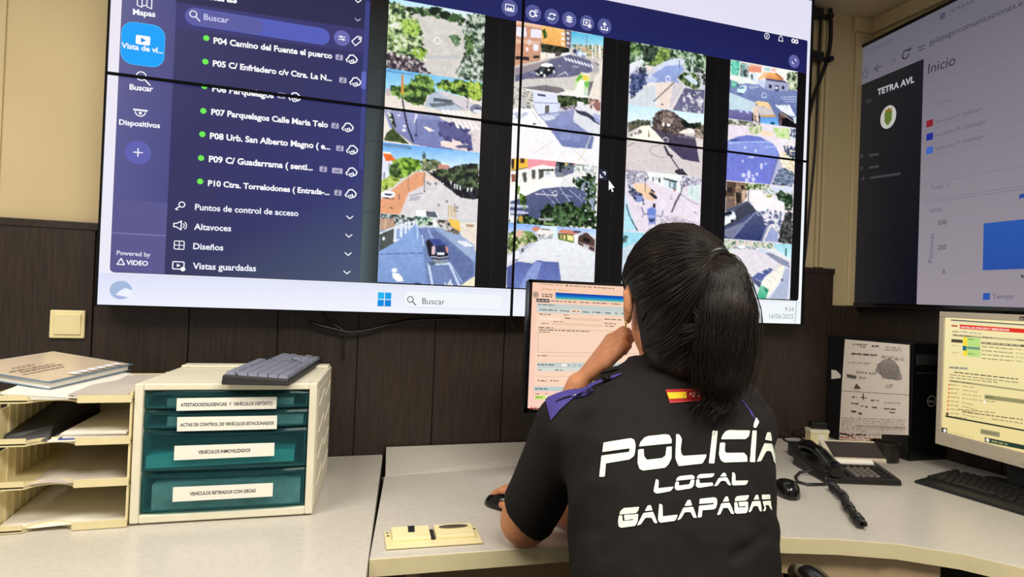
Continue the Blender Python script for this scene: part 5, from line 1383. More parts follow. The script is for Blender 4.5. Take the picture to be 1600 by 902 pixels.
for k in range(8):
    y = 468 + 23 * k
    hb(154 - k, y, 164 - k, y + 1, 12, (226, 130, 70)); hs(166, y + 3, 215, y + 8, 5, (170, 150, 96)); hs(232, y + 10, 300 + 18 * (k % 4), y + 20 + 2 * k, 5, (176, 160, 110))
hb(360, 530, 760, 580, 24, (150, 146, 100)); hs(366, 538, 410, 543, 5, (90, 86, 64)); hs(364, 562, 420, 568, 5)
hb(142, 630, 156, 632, 16, (84, 80, 60)); hs(234, 624, 577, 668, 6, (120, 110, 80)); hs(210, 610, 420, 630, 5); hs(400, 664, 577, 690, 5); hs(165, 650, 265, 660, 5, (170, 156, 110))
hb(140, 646, 760, 760, 9, (44, 44, 34)); hb(338, 722, 446, 742, 28, (150, 144, 106)); hs(350, 734, 436, 752, 5, (116, 110, 84))
hs(160, 738, 300, 768, 5, (206, 190, 130)); hb(118, 714, 150, 720, 26, (40, 44, 38)); K.disc(K.uv(cr8(137, 732)), 0.006, (236, 236, 226))
hb(362, 770, 760, 850, 26, (40, 60, 50)); K.disc(K.uv(cr8(378, 786)), 0.006, (226, 226, 216)); hs(400, 786, 490, 806, 10, (150, 150, 110))
K.px([cr8(355, 552), cr8(358, 584), cr8(362, 576), cr8(368, 588), cr8(365, 572), cr8(372, 572)], (250, 246, 226))
K.build('screen_picture', SCREEN, HP)
K = Canvas(OH + nH * 0.0064, dH, (0, 0, 1), step=0.00005)
K.px([(1592.6, 494.6), (1600, 495), (1600, 500.8), (1592.6, 500.2)], (40, 38, 34)); K.text('hp', (1593.6, 499.4), (1599, 499.8), (200, 190, 170), 0.03)
K.build('maker_mark', PRINT, HP)
t = setp(MB().bx((OH[0] + dH[0] * 0.30, OH[1] + dH[1] * 0.30, OH[2] + hH + 0.001), (OH[0] + dH[0] * 0.30 + 0.03, OH[1] + dH[1] * 0.42, OH[2] + hH + 0.014)).build('paper_card', M_WHITE, bevel=0.001, loc=(OH[0], OH[1] - 0.34, OH[2] + hH)), 'white paper card lying on top of the silver monitor', 'card')
# ================================================================== keyboards
M_KEYL = mat('grey_blue_keycap', (136, 140, 158), 0.25, var=0.05, spec=0.7)
M_KEYD = mat('black_keycap', (30, 29, 29), 0.4, var=0.1, spec=0.4)


def keycap_mesh(w, d, h, m):
    b = MB()
    t = 0.0022
    b.hexa([(-w / 2, -d / 2, 0), (w / 2, -d / 2, 0), (w / 2, d / 2, 0), (-w / 2, d / 2, 0), (-w / 2 + t, -d / 2 + t, h), (w / 2 - t, -d / 2 + t, h), (w / 2 - t, d / 2 - t * 0.6, h), (-w / 2 + t, d / 2 - t * 0.6, h)])
    o = b.build('key', m)
    me = o.data
    bpy.data.objects.remove(o)
    return me


def keyboard(name, label, loc, rotz, L, D, body, cap, h0=0.016, h1=0.024, rest=0.0, legend=None):
    t = thing(name, label, 'keyboard', loc, rotz)
    b = MB()
    b.hexa([(0, -rest, 0.001), (L, -rest, 0.001), (L, D, 0.001), (0, D, 0.001), (0.003, -rest + 0.002, h0 * 0.7 if rest else h0), (L - 0.003, -rest + 0.002, h0 * 0.7 if rest else h0), (L - 0.003, D - 0.002, h1), (0.003, D - 0.002, h1)])
    b.build('body', body, t, bevel=0.004, bseg=3)
    sl = (h1 - h0) / D
    cache = {}
    rows = [(0.090, [1.25, 1.25, 1.25, 6.25, 1.25, 1.25, 1.25, 1.25]), (0.0, [2.25] + [1] * 10 + [2.75]), (0.0, [1.75] + [1] * 11 + [2.25]), (0.0, [1.5] + [1] * 12 + [1.5]), (0.0, [1] * 13 + [2]), (0.0, [1, 0.6, 1, 1, 1, 1, 0.3, 1, 1, 1, 1, 0.3, 1, 1, 1, 1])]
    u = (L * 0.965) / 22.6
    p = (D * 0.94) / 6.25
    x00 = L * 0.0175

    def put(x, y, wu):
        k = round(wu, 2)
        if k not in cache: cache[k] = keycap_mesh(u * wu - 0.0016, p - 0.0016, 0.0075, cap)
        o = bpy.data.objects.new('key', cache[k])
        COL.objects.link(o)
        o.parent = t
        o.location = (x + u * wu / 2, y, h0 + sl * y - 0.0005)
        o.rotation_euler = (math.atan(sl), 0, 0)
    for r, (off, ks) in enumerate(rows):
        y = D * 0.03 + p * (r + 0.5) + (p * 0.2 if r == 5 else 0)
        x = x00
        if r == 5:
            for q, wu in enumerate(ks):
                if wu >= 1: put(x, y, wu)
                x += wu * u
        else:
            for wu in ks: put(x, y, wu); x += wu * u
        xn = x00 + 15.3 * u
        if r in (0,): [put(xn + k * u, y, 1) for k in range(3)]
        elif r == 1: put(xn + u, y, 1)
        elif r in (3, 4): [put(xn + k * u, y, 1) for k in range(3)]
        xp = x00 + 18.6 * u
        if r == 0: put(xp, y, 2); put(xp + 2 * u, y, 1)
        elif r in (1, 2, 3): [put(xp + k * u, y, 1) for k in range(3)]
        elif r == 4: [put(xp + k * u, y, 1) for k in range(4)]
        if r in (1, 3): put(xp + 3 * u, y, 1)
    return t


# ================================================================== drawer unit with four teal drawers
DBL, DBR = onz(200.6, 823, ZT), onz(487.6, 806, ZT)
dA = unit(DBR - DBL)
dW = float(np.linalg.norm(DBR - DBL))
dB = np.array([-dA[1], dA[0], 0])                  # towards the wall
dH_, dD = 0.316, 0.335
drz = math.atan2(dA[1], dA[0])
M_TEAL = bpy.data.materials.new('translucent_teal_plastic')
M_TEAL.use_nodes = True
nt = M_TEAL.node_tree
pb = nt.nodes['Principled BSDF']
nz = nt.nodes.new('ShaderNodeTexNoise'); nz.inputs['Scale'].default_value = 14
rp = nt.nodes.new('ShaderNodeValToRGB')
rp.color_ramp.elements[0].color = tuple(lin((40, 84, 90))) + (1,); rp.color_ramp.elements[1].color = tuple(lin((66, 124, 128))) + (1,)
nt.links.new(nz.outputs[0], rp.inputs[0]); nt.links.new(rp.outputs[0], pb.inputs['Base Color'])
pb.inputs['Roughness'].default_value = 0.16
tr = nt.nodes.new('ShaderNodeBsdfTransparent'); tr.inputs[0].default_value = tuple(lin((206, 226, 228))) + (1,)
mx_ = nt.nodes.new('ShaderNodeMixShader'); mx_.inputs[0].default_value = 0.84
nt.links.new(pb.outputs[0], mx_.inputs[1]); nt.links.new(tr.outputs[0], mx_.inputs[2])
nt.links.new(mx_.outputs[0], nt.nodes['Material Output'].inputs[0])
M_TEALB = mat('teal_plastic_tray', (96, 150, 152), 0.35)
DU = thing('drawer_unit', 'cream drawer unit with four labelled teal drawers on the left desk', 'drawer unit', (DBL[0], DBL[1], ZT), drz)
b = MB()
fr_, tk = 0.018, 0.012
b.bx((0, 0, 0.004), (fr_, dD, dH_)); b.bx((dW - fr_, 0, 0.004), (dW, dD, dH_))
b.bx((fr_, 0, dH_ - 0.015), (dW - fr_, dD, dH_)); b.bx((fr_, 0, 0.004), (dW - fr_, dD, 0.022)); b.bx((fr_, dD - 0.006, 0.022), (dW - fr_, dD, dH_ - 0.015))
b.bx((0.004, dD - 0.05, dH_), (dW - 0.004, dD, dH_ + 0.006))
for x in (0.02, dW - 0.05):
    for y in (0.012, dD - 0.05): b.bx((x, y, 0), (x + 0.03, y + 0.03, 0.006))
skew = lambda b: setattr(b, 'V', [(v[0] + 0.085 * max(0.0, v[1]), v[1], v[2]) for v in b.V])   # the old case leans a little to the right
skew(b)
b.build('body', M_IVORY, DU, bevel=0.004, bseg=3)
b = MB()
b.bx((dW - 0.002, 0.02, 0.02), (dW + 0.001, dD - 0.02, dH_ - 0.02))
skew(b)
b.build('side_panel', M_IVORY, DU, bevel=0.001)
b = MB()
for k in range(4):
    z = 0.055 + 0.066 * k
    for y0 in (0.05, 0.19):
        b.hexa([(dW + 0.0005, y0, z), (dW + 0.003, y0, z), (dW + 0.003, y0 + 0.11, z + 0.022), (dW + 0.0005, y0 + 0.11, z + 0.022), (dW + 0.0005, y0, z + 0.005), (dW + 0.003, y0, z + 0.005), (dW + 0.003, y0 + 0.11, z + 0.027), (dW + 0.0005, y0 + 0.11, z + 0.027)])
skew(b)
b.build('side_ribs', M_IVORY, DU, bevel=0.001)
zs = [dH_ - 0.0155, dH_ - 0.0605, dH_ - 0.105, dH_ - 0.201, 0.0225]
LB = [('ATESTADOS/DILIGENCIAS  Y  VEHÍCULOS DEPÓSITO', (276.4, 622.5), (432.7, 620.3), (431.8, 639.0), (275.6, 642.3), 0.92), ('ACTAS DE CONTROL DE VEHÍCULOS ESTACIONADOS', (277, 652), (433, 649.5), (432.4, 670.6), (276.4, 674.4), 0.94),
      ('VEHÍCULOS INMOVILIZADOS', (272.6, 697), (429, 692), (428.4, 712.6), (271.6, 719.6), 0.52), ('VEHÍCULOS RETIRADOS CON GRÚAS', (270.4, 761.6), (426.6, 754.8), (425.8, 776), (269.4, 784.6), 0.66)]
drawers = []
for k in range(4):
    z1, z0 = zs[k] - 0.0012, zs[k + 1] + 0.0012
    x0, x1 = fr_ + 0.0012, dW - fr_ - 0.0012
    n = 24
    prof = []
    for i in range(n + 1):
        t_ = i / n
        x = x0 + (x1 - x0) * t_
        e_ = min(t_, 1 - t_)
        prof.append((x, 0.006 - 0.007 * min(1, e_ * 9) - 0.003 * math.sin(math.pi * t_)))
    b = MB()
    vs, fs = [], []
    rowz = [(z0, 0.004), (z0 + 0.004, 0), (z1 - 0.012, 0), (z1 - 0.006, 0.002), (z1, 0.006)]
    for (z, dy) in rowz:
        sag = 0
        for (x, y) in prof: vs.append((x, y + dy, z))
    m1 = n + 1
    for j in range(len(rowz) - 1):
        for i in range(n): fs.append((j * m1 + i, j * m1 + i + 1, (j + 1) * m1 + i + 1, (j + 1) * m1 + i))
    nb = len(vs)
    for v in list(vs): vs.append((v[0], v[1] + 0.0022, v[2]))
    for f_ in list(fs): fs.append(tuple(reversed([q + nb for q in f_])))
    for j in range(len(rowz) - 1):
        fs.append((j * m1, (j + 1) * m1, (j + 1) * m1 + nb, j * m1 + nb)); fs.append((j * m1 + n, j * m1 + n + nb, (j + 1) * m1 + n + nb, (j + 1) * m1 + n))
    jt = (len(rowz) - 1) * m1
    for i in range(n): fs.append((i, i + nb, i + 1 + nb, i + 1)); fs.append((jt + i, jt + i + 1, jt + i + 1 + nb, jt + i + nb))
    b.add(vs, fs)
    dr = b.build('drawer', M_TEAL, DU, smooth=True)
    b = MB()
    b.bx((x0 + 0.004, 0.010, z0 + 0.003), (x1 - 0.004, dD - 0.012, z0 + 0.005))
    for xa in (x0 + 0.004, x1 - 0.006): b.bx((xa, 0.010, z0 + 0.003), (xa + 0.002, dD - 0.012, z1 - 0.016))
    b.bx((x0 + 0.004, dD - 0.014, z0 + 0.003), (x1 - 0.004, dD - 0.012, z1 - 0.016))
    b.build('tray', M_TEALB, dr)
    # pull: a curved lip along the top of the front
    b = MB()
    b.tube([(x0 + 0.02 + (x1 - x0 - 0.04) * i / 16, -0.0045, z1 - 0.005 - 0.005 * math.sin(math.pi * i / 16)) for i in range(17)], 0.0016, 6)
    b.build('pull_lip', M_TEAL, dr, smooth=True)
    O = np.array([DBL[0], DBL[1], ZT]) - dB * 0.0066
    body, p0, p1, p2, p3, fw = LB[k]
    CL = Canvas(O, dA, (0, 0, 1), step=0.0002)
    CL.px([p0, p1, p2, p3], (240, 238, 226))
    yb = lambda t_: (np.array(p3) * (1 - t_) + np.array(p2) * t_) * 0.36 + (np.array(p0) * (1 - t_) + np.array(p1) * t_) * 0.64
    if k < 2: yb = lambda t_: (np.array(p3) * (1 - t_) + np.array(p2) * t_) * 0.66 + (np.array(p0) * (1 - t_) + np.array(p1) * t_) * 0.34
    else: yb = lambda t_: (np.array(p3) * (1 - t_) + np.array(p2) * t_) * 0.62 + (np.array(p0) * (1 - t_) + np.array(p1) * t_) * 0.38
    CL.text(body, tuple(yb(0.5 - fw / 2)), tuple(yb(0.5 + fw / 2)), (58, 60, 64), 0.03, hs=1.3)
    lb = CL.build('label', PRINT, DU)
    # re-hang the label under its drawer, and give the paper a real backing
    lb.parent = dr
    lb.matrix_parent_inverse = Matrix.Identity(4)
    lb.location = (0, 0, 0)
    R_ = Matrix.Rotation(-drz, 4, 'Z')
    lb.data.transform(R_)
    lb['label'] = 'white paper strip lettered ' + ['Atestados', 'Actas de control', 'Vehículos inmovilizados', 'Vehículos retirados'][k]
    drawers.append((x0, x1, z0, z1))


def inbox(name, label, cat, k, u0, u1, y0, y1, h0, h1, m, lean=0.0):
    x0, x1, z0, z1 = drawers[k]
    a = np.array([DBL[0], DBL[1], ZT])
    P = lambda u, y, z: a + dA * (x0 + (x1 - x0) * u) + dB * y + np.array([0, 0, z0 + 0.0055 + z])
    b = MB().hexa([P(u0, y0, h0), P(u1, y0, h0 + lean), P(u1, y1, h0 + lean), P(u0, y1, h0), P(u0, y0, h1), P(u1, y0, h1 + lean), P(u1, y1, h1 + lean), P(u0, y1, h1)])
    setp(b.build(name, m, loc=P((u0 + u1) / 2, (y0 + y1) / 2, h0)), label, cat)


M_TURQ = mat('turquoise_card', (120, 240, 238), 0.6)
M_MINT = mat('mint_paper', (216, 240, 226), 0.8, var=0.25, scale=30)
inbox('folder', 'turquoise folder lying in the third teal drawer', 'folder', 2, 0.02, 0.92, 0.009, 0.25, 0.002, 0.030, M_TURQ, 0.006)
inbox('paper_stack', 'pile of forms seen through the lowest teal drawer', 'papers', 3, 0.06, 0.97, 0.012, 0.25, 0.0, 0.056, M_MINT)
inbox('paper_stack', 'pile of forms seen through the topmost teal drawer', 'papers', 0, 0.12, 0.90, 0.02, 0.25, 0.0, 0.016, M_MINT)
inbox('paper_stack', 'pile of forms seen through the second teal drawer from the top', 'papers', 1, 0.13, 0.97, 0.014, 0.25, 0.0, 0.020, M_MINT)

# keyboard stored on top of the drawer unit
zk = ZT + dH_ + 0.001
K1, K2, K3 = onz(345, 589, zk + 0.018), onz(452, 592, zk + 0.018), onz(427, 555, zk + 0.018)
dl = unit((K3 - K1)[:3])
kr = math.atan2(dl[1], dl[0])
kl = min(0.445, float(np.linalg.norm(K3 - K1)))
kb = keyboard('keyboard', 'grey keyboard lying lengthwise on top of the cream drawer unit', (K2[0], K2[1], zk), kr, kl, 0.148, M_DARK, M_KEYL)
# ================================================================== letter trays
TX0, TX1, TY0, TY1 = -0.042, 0.2085, -0.430, -0.10
M_TRAY = mat('yellowed_tray_plastic', (230, 216, 168), 0.45, var=0.04)
tray_names = ['topmost of the stacked cream letter trays, holding the loose papers and folder', 'second cream letter tray from the top, holding a black folder', 'third cream letter tray from the top, holding curled forms', 'lowest cream letter tray standing on the left desk']


def letter_tray(z, label, top):
    t = thing('letter_tray', label, 'letter tray', ((TX0 + TX1) / 2, TY0, z), 0, 'stacked letter trays')
    w, d = (TX1 - TX0) / 2, TY1 - TY0
    b = MB()
    # floor with a bowed cut-out at the front
    pts = [(-w, 0), (-w + 0.055, 0)]
    for i in range(1, 12):
        q = i / 12
        pts.append((-w + 0.055 + q * 0.092, 0.030 * math.sin(math.pi * q) ** 0.7))
    pts += [(-w + 0.147, 0), (w, 0), (w, d), (-w, d)]
    b.prism(pts, 0.004, 0.007)
    b.build('floor', M_TRAY, t)
    b = MB()
    path = [(-w, 0.0), (-w + 0.055, 0.0)] + [(-w + 0.055 + i / 12 * 0.092, 0.030 * math.sin(math.pi * i / 12) ** 0.7) for i in range(1, 12)] + [(-w + 0.147, 0), (w, 0)]
    for i, (p, q) in enumerate(zip(path[:-1], path[1:])):
        hh = 0.0175 if (i == len(path) - 2 or i == 0) else 0.013
        yy = -0.004 if i == len(path) - 2 else 0.0
        b.hexa([(p[0], p[1] + yy, 0.001), (q[0], q[1] + yy, 0.001), (q[0], q[1] + 0.004 + yy, 0.001), (p[0], p[1] + 0.004 + yy, 0.001), (p[0], p[1] + yy, hh), (q[0], q[1] + yy, hh), (q[0], q[1] + 0.004 + yy, hh), (p[0], p[1] + 0.004 + yy, hh)])
    b.build('front_lip', M_TRAY, t)
    hw = 0.024 if top else 0.0905
    for s in (-1, 1):
        b = MB()
        b.bx((s * w - (0.004 if s > 0 else 0), 0.0, 0.001), (s * w + (0.004 if s < 0 else 0), 0.012, hw))
        b.bx((s * w - (0.003 if s > 0 else 0), 0.012, 0.001), (s * w + (0.003 if s < 0 else 0), d, min(hw, 0.078) if not top else hw))
        if not top:
            for k in range(7): b.bx((s * w - (0.006 if s > 0 else 0), 0.05 + 0.035 * k, 0.004), (s * w + (0.006 if s < 0 else 0), 0.056 + 0.035 * k, 0.085))
        b.build('side_wall', M_TRAY, t)
    b = MB(); b.bx((-w, d - 0.003, 0.001), (w, d, hw * 0.8)); b.build('back_wall', M_TRAY, t)
    return t


TZ = [ZT + 0.0005 + 0.0915 * k for k in range(4)]
for k in range(4): letter_tray(TZ[3 - k], tray_names[k], k == 0)


def sheets(name, label, cat, corners, z0, th, m, rags=0, seed=1, group=None):
    """a pile of paper: corners counter-clockwise; rags adds a few slightly turned sheets"""
    c = np.mean(np.array(corners, float), axis=0)
    b = MB()
    rs = random.Random(seed)
    n = max(1, rags)
    for k in range(n):
        a = rs.uniform(-0.03, 0.03) if k else 0
        ox, oy = (rs.uniform(-0.006, 0.006), rs.uniform(-0.006, 0.006)) if k else (0, 0)
        p = []
        for q in corners:
            d = np.array(q) - c
            p.append((c[0] + d[0] * math.cos(a) - d[1] * math.sin(a) + ox, c[1] + d[0] * math.sin(a) + d[1] * math.cos(a) + oy))
        za, zb_ = z0 + th * k / n, z0 + th * (k + 1) / n - 0.00004
        b.hexa([(x, y, za) for x, y in p] + [(x, y, zb_) for x, y in p])
    return setp(b.build(name, m, loc=(c[0], c[1], z0)), label, cat, group)


def rect4(x0, y0, x1, y1): return [(x0, y0), (x1, y0), (x1, y1), (x0, y1)]


M_PAPG = mat('greyish_paper', (196, 188, 178), 0.7, var=0.06, scale=8)
M_BLUE = mat('blue_card_edge', (64, 84, 150), 0.5)
ztop = TZ[3] + 0.0075
sheets('paper_stack', 'grey-beige sheets at the right side of the topmost tray beside the drawer unit', 'papers', rect4(TX0 + 0.128, TY0 + 0.006, TX1 - 0.006, TY1 - 0.005), ztop, 0.010, M_PAPG, 4, 5)
sheets('booklet', 'white booklet with a blue edge inside the second tray', 'booklet', rect4(0.075, TY0 + 0.012, TX1 - 0.008, TY1 - 0.03), TZ[2] + 0.0135, 0.011, M_WHITE, 3, 7)
sheets('booklet', 'thin blue card under the white booklet inside the second tray', 'booklet', rect4(0.068, TY0 + 0.010, TX1 - 0.007, TY1 - 0.03), TZ[2] + 0.0105, 0.0029, M_BLUE, 1, 7)
sheets('paper_stack', 'white sheets at the bottom of the second tray under the blue card', 'papers', rect4(0.050, TY0 + 0.006, TX1 - 0.007, TY1 - 0.03), TZ[2] + 0.0075, 0.0028, M_WHITE, 1, 7)
b = MB()
b.hexa([(TX0 + 0.006, TY0 + 0.02, TZ[2] + 0.0075), (0.050, TY0 + 0.02, TZ[2] + 0.0075), (0.060, TY1 - 0.03, TZ[2] + 0.0075), (TX0 + 0.006, TY1 - 0.03, TZ[2] + 0.0075),
        (TX0 + 0.006, TY0 + 0.03, TZ[2] + 0.022), (0.045, TY0 + 0.05, TZ[2] + 0.036), (0.060, TY1 - 0.03, TZ[2] + 0.062), (TX0 + 0.006, TY1 - 0.03, TZ[2] + 0.05)])
setp(b.build('folder', M_BLACK, bevel=0.003, loc=(0.0, TY0 + 0.15, TZ[2] + 0.0075)), 'black folder lying at the left of the second tray', 'folder')


def curled(name, label, x0, x1, y0, y1, z0, m, amp, seed):
    b = MB()
    n, mm = 16, 12
    vs = []
    for th in (0, 0.0012):
        for j in range(mm + 1):
            for i in range(n + 1):
                u, v = i / n, j / mm
                vs.append((x0 + (x1 - x0) * u, y0 + (y1 - y0) * v, z0 + th + amp * (0.5 + 0.5 * math.sin(3.1 * u + seed + 1.7 * v)) * v + amp * 0.2 * math.sin(6 * u + seed) ** 2))
    m1 = n + 1
    off = m1 * (mm + 1)
    fs = []
    for j in range(mm):
        for i in range(n):
            q = (j * m1 + i, j * m1 + i + 1, (j + 1) * m1 + i + 1, (j + 1) * m1 + i)
            fs += [tuple(reversed(q)), tuple(k + off for k in q)]
    rim = [i for i in range(n + 1)] + [j * m1 + n for j in range(1, mm + 1)] + [mm * m1 + i for i in range(n - 1, -1, -1)] + [j * m1 for j in range(mm - 1, 0, -1)]
    for a, c in zip(rim, rim[1:] + rim[:1]): fs.append((a, c, c + off, a + off))
    b.add(vs, fs)
    return setp(b.build(name, m, smooth=True, loc=((x0 + x1) / 2, (y0 + y1) / 2, z0)), label, 'papers')


curled('paper_stack', 'curled forms lying in the third tray', 0.02, TX1 - 0.008, TY0 + 0.008, TY1 - 0.02, TZ[1] + 0.0078, M_PAPG, 0.018, 0.4)
curled('paper_stack', 'white sheets lying in the lowest tray', TX0 + 0.008, TX1 - 0.008, TY0 + 0.006, TY1 - 0.02, TZ[0] + 0.0078, M_WHITE, 0.012, 1.4)

# document folder with blue edge lying askew and sloping over the trays
FA = onz(78.8, 597, ztop + 0.030)
FB_ = onz(213.8, 567, ztop + 0.036)
FE = ony(0, 532, -0.135)
e1 = unit(FB_ - FA)
L1 = min(float(np.linalg.norm(FB_ - FA)), 0.30)
m_ = unit(np.cross(ray(213.8, 567), ray(0, 532)))
e2 = unit(np.cross(e1, m_))
if e2[0] > 0: e2 = -e2
fn_ = unit(np.cross(e1, e2))
WF = 0.215
FO = thing('document_folder', 'printed beige document folder with blue edge lying askew on the top tray', 'folder', FA)


def fp_(a, c, z): return tuple(FA + e1 * a + e2 * c + fn_ * z)
def fbox(a0, a1, c0, c1, z0, z1): return MB().hexa([fp_(a0, c0, z0), fp_(a1, c0, z0), fp_(a1, c1, z0), fp_(a0, c1, z0), fp_(a0, c0, z1), fp_(a1, c0, z1), fp_(a1, c1, z1), fp_(a0, c1, z1)])


M_KRAFT = mat('beige_cover', (220, 202, 176), 0.3, var=0.04)
M_CLEAR = mat('blue_grey_plastic_sleeve', (96, 128, 152), 0.25)
fbox(0, L1, 0, WF, -0.018, -0.0165).build('back_cover', M_CLEAR, FO, True)
fbox(0.004, L1 - 0.012, 0.003, WF - 0.003, -0.0163, -0.0035).build('pages', M_WHITE, FO, True)
fbox(-0.001, L1 + 0.002, -0.001, WF + 0.001, -0.0033, -0.0015).build('sleeve', M_CLEAR, FO, True)
fbox(0.004, L1 - 0.006, 0.006, WF - 0.004, -0.0014, -0.0003).build('cover', M_KRAFT, FO, True)
CL = Canvas(FA + fn_ * 0.0001, e1, e2, step=0.0001)
for k, (c0, a0, a1) in enumerate(((0.075, 0.02, 0.15), (0.092, 0.035, 0.17), (0.106, 0.02, 0.16), (0.125, 0.05, 0.12))):
    rs = random.Random(k)
    a = a0
    while a < a1:
        w_ = rs.uniform(0.006, 0.02)
        CL.rect(a, c0, min(a + w_, a1), c0 + 0.0045, (124, 106, 92)); a += w_ + 0.003
for k in range(6):
    CL.rect(L1 * 0.28 + 0.031 * k, 0.006, L1 * 0.28 + 0.031 * k + 0.025, 0.024, (238, 238, 242))
CL.build('print', PRINT, FO)
# the pile that carries it, sloping up to the back
P0 = [(TX0 + 0.006, TY0 + 0.006), (0.11, TY0 + 0.006), (0.125, TY1 - 0.01), (TX0 + 0.006, TY1 - 0.01)]
zp = lambda x, y: float(FA[2] - (fn_[0] * (x - FA[0]) + fn_[1] * (y - FA[1])) / fn_[2]) - 0.0195
b = MB()
nl = 9
for k in range(nl):
    f0, f1 = k / nl, (k + 0.93) / nl
    o_ = 0.004 * math.sin(k * 2.3)
    b.hexa([(x + o_, y, ztop + max(0.002, zp(x, y) - ztop) * f0) for x, y in P0] + [(x + o_, y, ztop + max(0.002, zp(x, y) - ztop) * f1) for x, y in P0])
setp(b.build('paper_stack', M_WHITE, loc=(0.03, TY0 + 0.15, ztop)), 'sloping pile of white sheets under the printed folder on the topmost tray', 'papers')
# ================================================================== computer tower with papers on its side
TC = onz(1422, 722, ZT)
tw, td = 0.172, 0.385
tz = onx(1422, 537, TC[0])[2]
tz = ZT + 0.001 + min(0.47, max(0.36, (ony(1422, 537, TC[1])[2] - ZT)))
TO = thing('computer_tower', 'black computer tower standing in the corner with papers on its side', 'computer', (TC[0] + tw / 2, TC[1] + td / 2, ZT))
MB().bx((TC[0], TC[1] + 0.012, ZT + 0.006), (TC[0] + tw, TC[1] + td, tz)).build('case', M_BLACK, TO, True, bevel=0.003)
MB().bx((TC[0] - 0.001, TC[1], ZT + 0.006), (TC[0] + tw + 0.001, TC[1] + 0.0125, tz)).build('front_panel', M_BLACKG, TO, True, bevel=0.003)
MB().bx((TC[0] + 0.012, TC[1] - 0.003, tz - 0.078), (TC[0] + tw - 0.012, TC[1] + 0.002, tz - 0.040)).build('disc_drive', M_DARK, TO, True, bevel=0.001)
for k in range(4):
    MB().bx((TC[0] + (0.012 if k % 2 else tw - 0.04), TC[1] + (0.03 if k < 2 else td - 0.06), ZT), (TC[0] + (0.04 if k % 2 else tw - 0.012), TC[1] + (0.06 if k < 2 else td - 0.03), ZT + 0.007)).build('foot', M_DARK, TO, True)
MB().bx((TC[0] + 0.014, TC[1] - 0.001, tz - 0.1085), (TC[0] + tw - 0.014, TC[1] + 0.001, tz - 0.1070)).build('trim_line', M_METAL, TO, True)
CL = Canvas((TC[0], TC[1] - 0.0006, ZT), (1, 0, 0), (0, 0, 1), step=0.0001)
c = CL.uv((1455.5, 627)); c[0] = min(c[0], tw - 0.03)
CL.ring(c, 0.021, 0.0035, (150, 146, 140)); CL.text('DELL', (c[0] - 0.0135, c[1] - 0.005), (c[0] + 0.0135, c[1] - 0.005), (150, 146, 140), 0.03, raw=True)
CL.build('round_emblem', PRINT, TO)

# two printed sheets hanging on the tower's side
xs = TC[0] - 0.002
M_PRN = mat('printed_sheet_paper', (250, 238, 226), 0.8, var=0.03)


def side_sheet(name, label, pts, x, draw):
    P = [onx(p[0], p[1], x) for p in pts]
    b = MB()
    q = [(x, float(v[1]), float(v[2])) for v in P]
    q2 = [(x + 0.0006, v[1], v[2]) for v in q]
    b.add(q + q2, [(0, 1, 2, 3), (7, 6, 5, 4), (0, 4, 5, 1), (1, 5, 6, 2), (2, 6, 7, 3), (3, 7, 4, 0)])
    t = thing(name, label, 'paper', (x, float(np.mean([v[1] for v in q])), min(v[2] for v in q)))
    b.build('sheet', M_PRN, t, True)
    CL = Canvas((x - 0.0002, TC[1], ZT), (0, -1, 0), (0, 0, 1), step=0.00006)
    draw(CL)
    CL.build('print', PRINT, t)


def cr7(x, y): return (1290 + x / 4.1, 510 + y / 4.1)


def scr(CL, x0, y0, x1, y1, h, cl, seed=0):
    rs = random.Random(int(x0 * 3 + y0) + seed); x = x0
    while x < x1:
        w_ = min(rs.uniform(8, 40), x1 - x); s_ = (y1 - y0) / max(1, x1 - x0); y = y0 + s_ * (x - x0); h_ = h * rs.uniform(0.6, 1.3)
        CL.px([cr7(x, y), cr7(x + w_, y + s_ * w_), cr7(x + w_, y + s_ * w_ + h_), cr7(x, y + h_)], cl); x += w_ + rs.uniform(4, 12)


def draw1(CL):
    G1, G2 = (120, 112, 106), (176, 164, 156)
    hill = [(315, 290), (330, 250), (360, 220), (405, 205), (440, 222), (470, 260), (492, 340), (470, 348), (430, 340), (380, 330)]
    CL.px([cr7(*p) for p in hill], (168, 160, 156))
    for k in range(10): scr(CL, 330 + 4 * k, 240 + 10 * k, 470, 250 + 10 * k, 4, (140, 132, 128), k)
    scr(CL, 180, 112, 270, 116, 5, G1); scr(CL, 300, 122, 345, 124, 7, (70, 64, 60)); scr(CL, 390, 130, 490, 138, 5, G2); scr(CL, 385, 146, 490, 152, 5, G2); scr(CL, 225, 128, 260, 130, 5, G1)
    scr(CL, 170, 170, 345, 182, 7, (90, 84, 78)); scr(CL, 365, 186, 510, 200, 4, G2); scr(CL, 365, 196, 510, 214, 5, G1)
    scr(CL, 150, 226, 300, 234, 5, (200, 188, 178)); scr(CL, 205, 288, 270, 294, 9, G1); scr(CL, 285, 296, 330, 300, 7, G1); scr(CL, 220, 322, 265, 326, 6, G2)
    CL.px([cr7(138, 305), cr7(205, 318), cr7(200, 334), cr7(150, 326)], (104, 96, 92)); CL.px([cr7(188, 396), cr7(204, 366), cr7(234, 400)], (96, 84, 50))
    scr(CL, 400, 370, 440, 374, 6, G2); scr(CL, 390, 384, 430, 388, 4, G2)


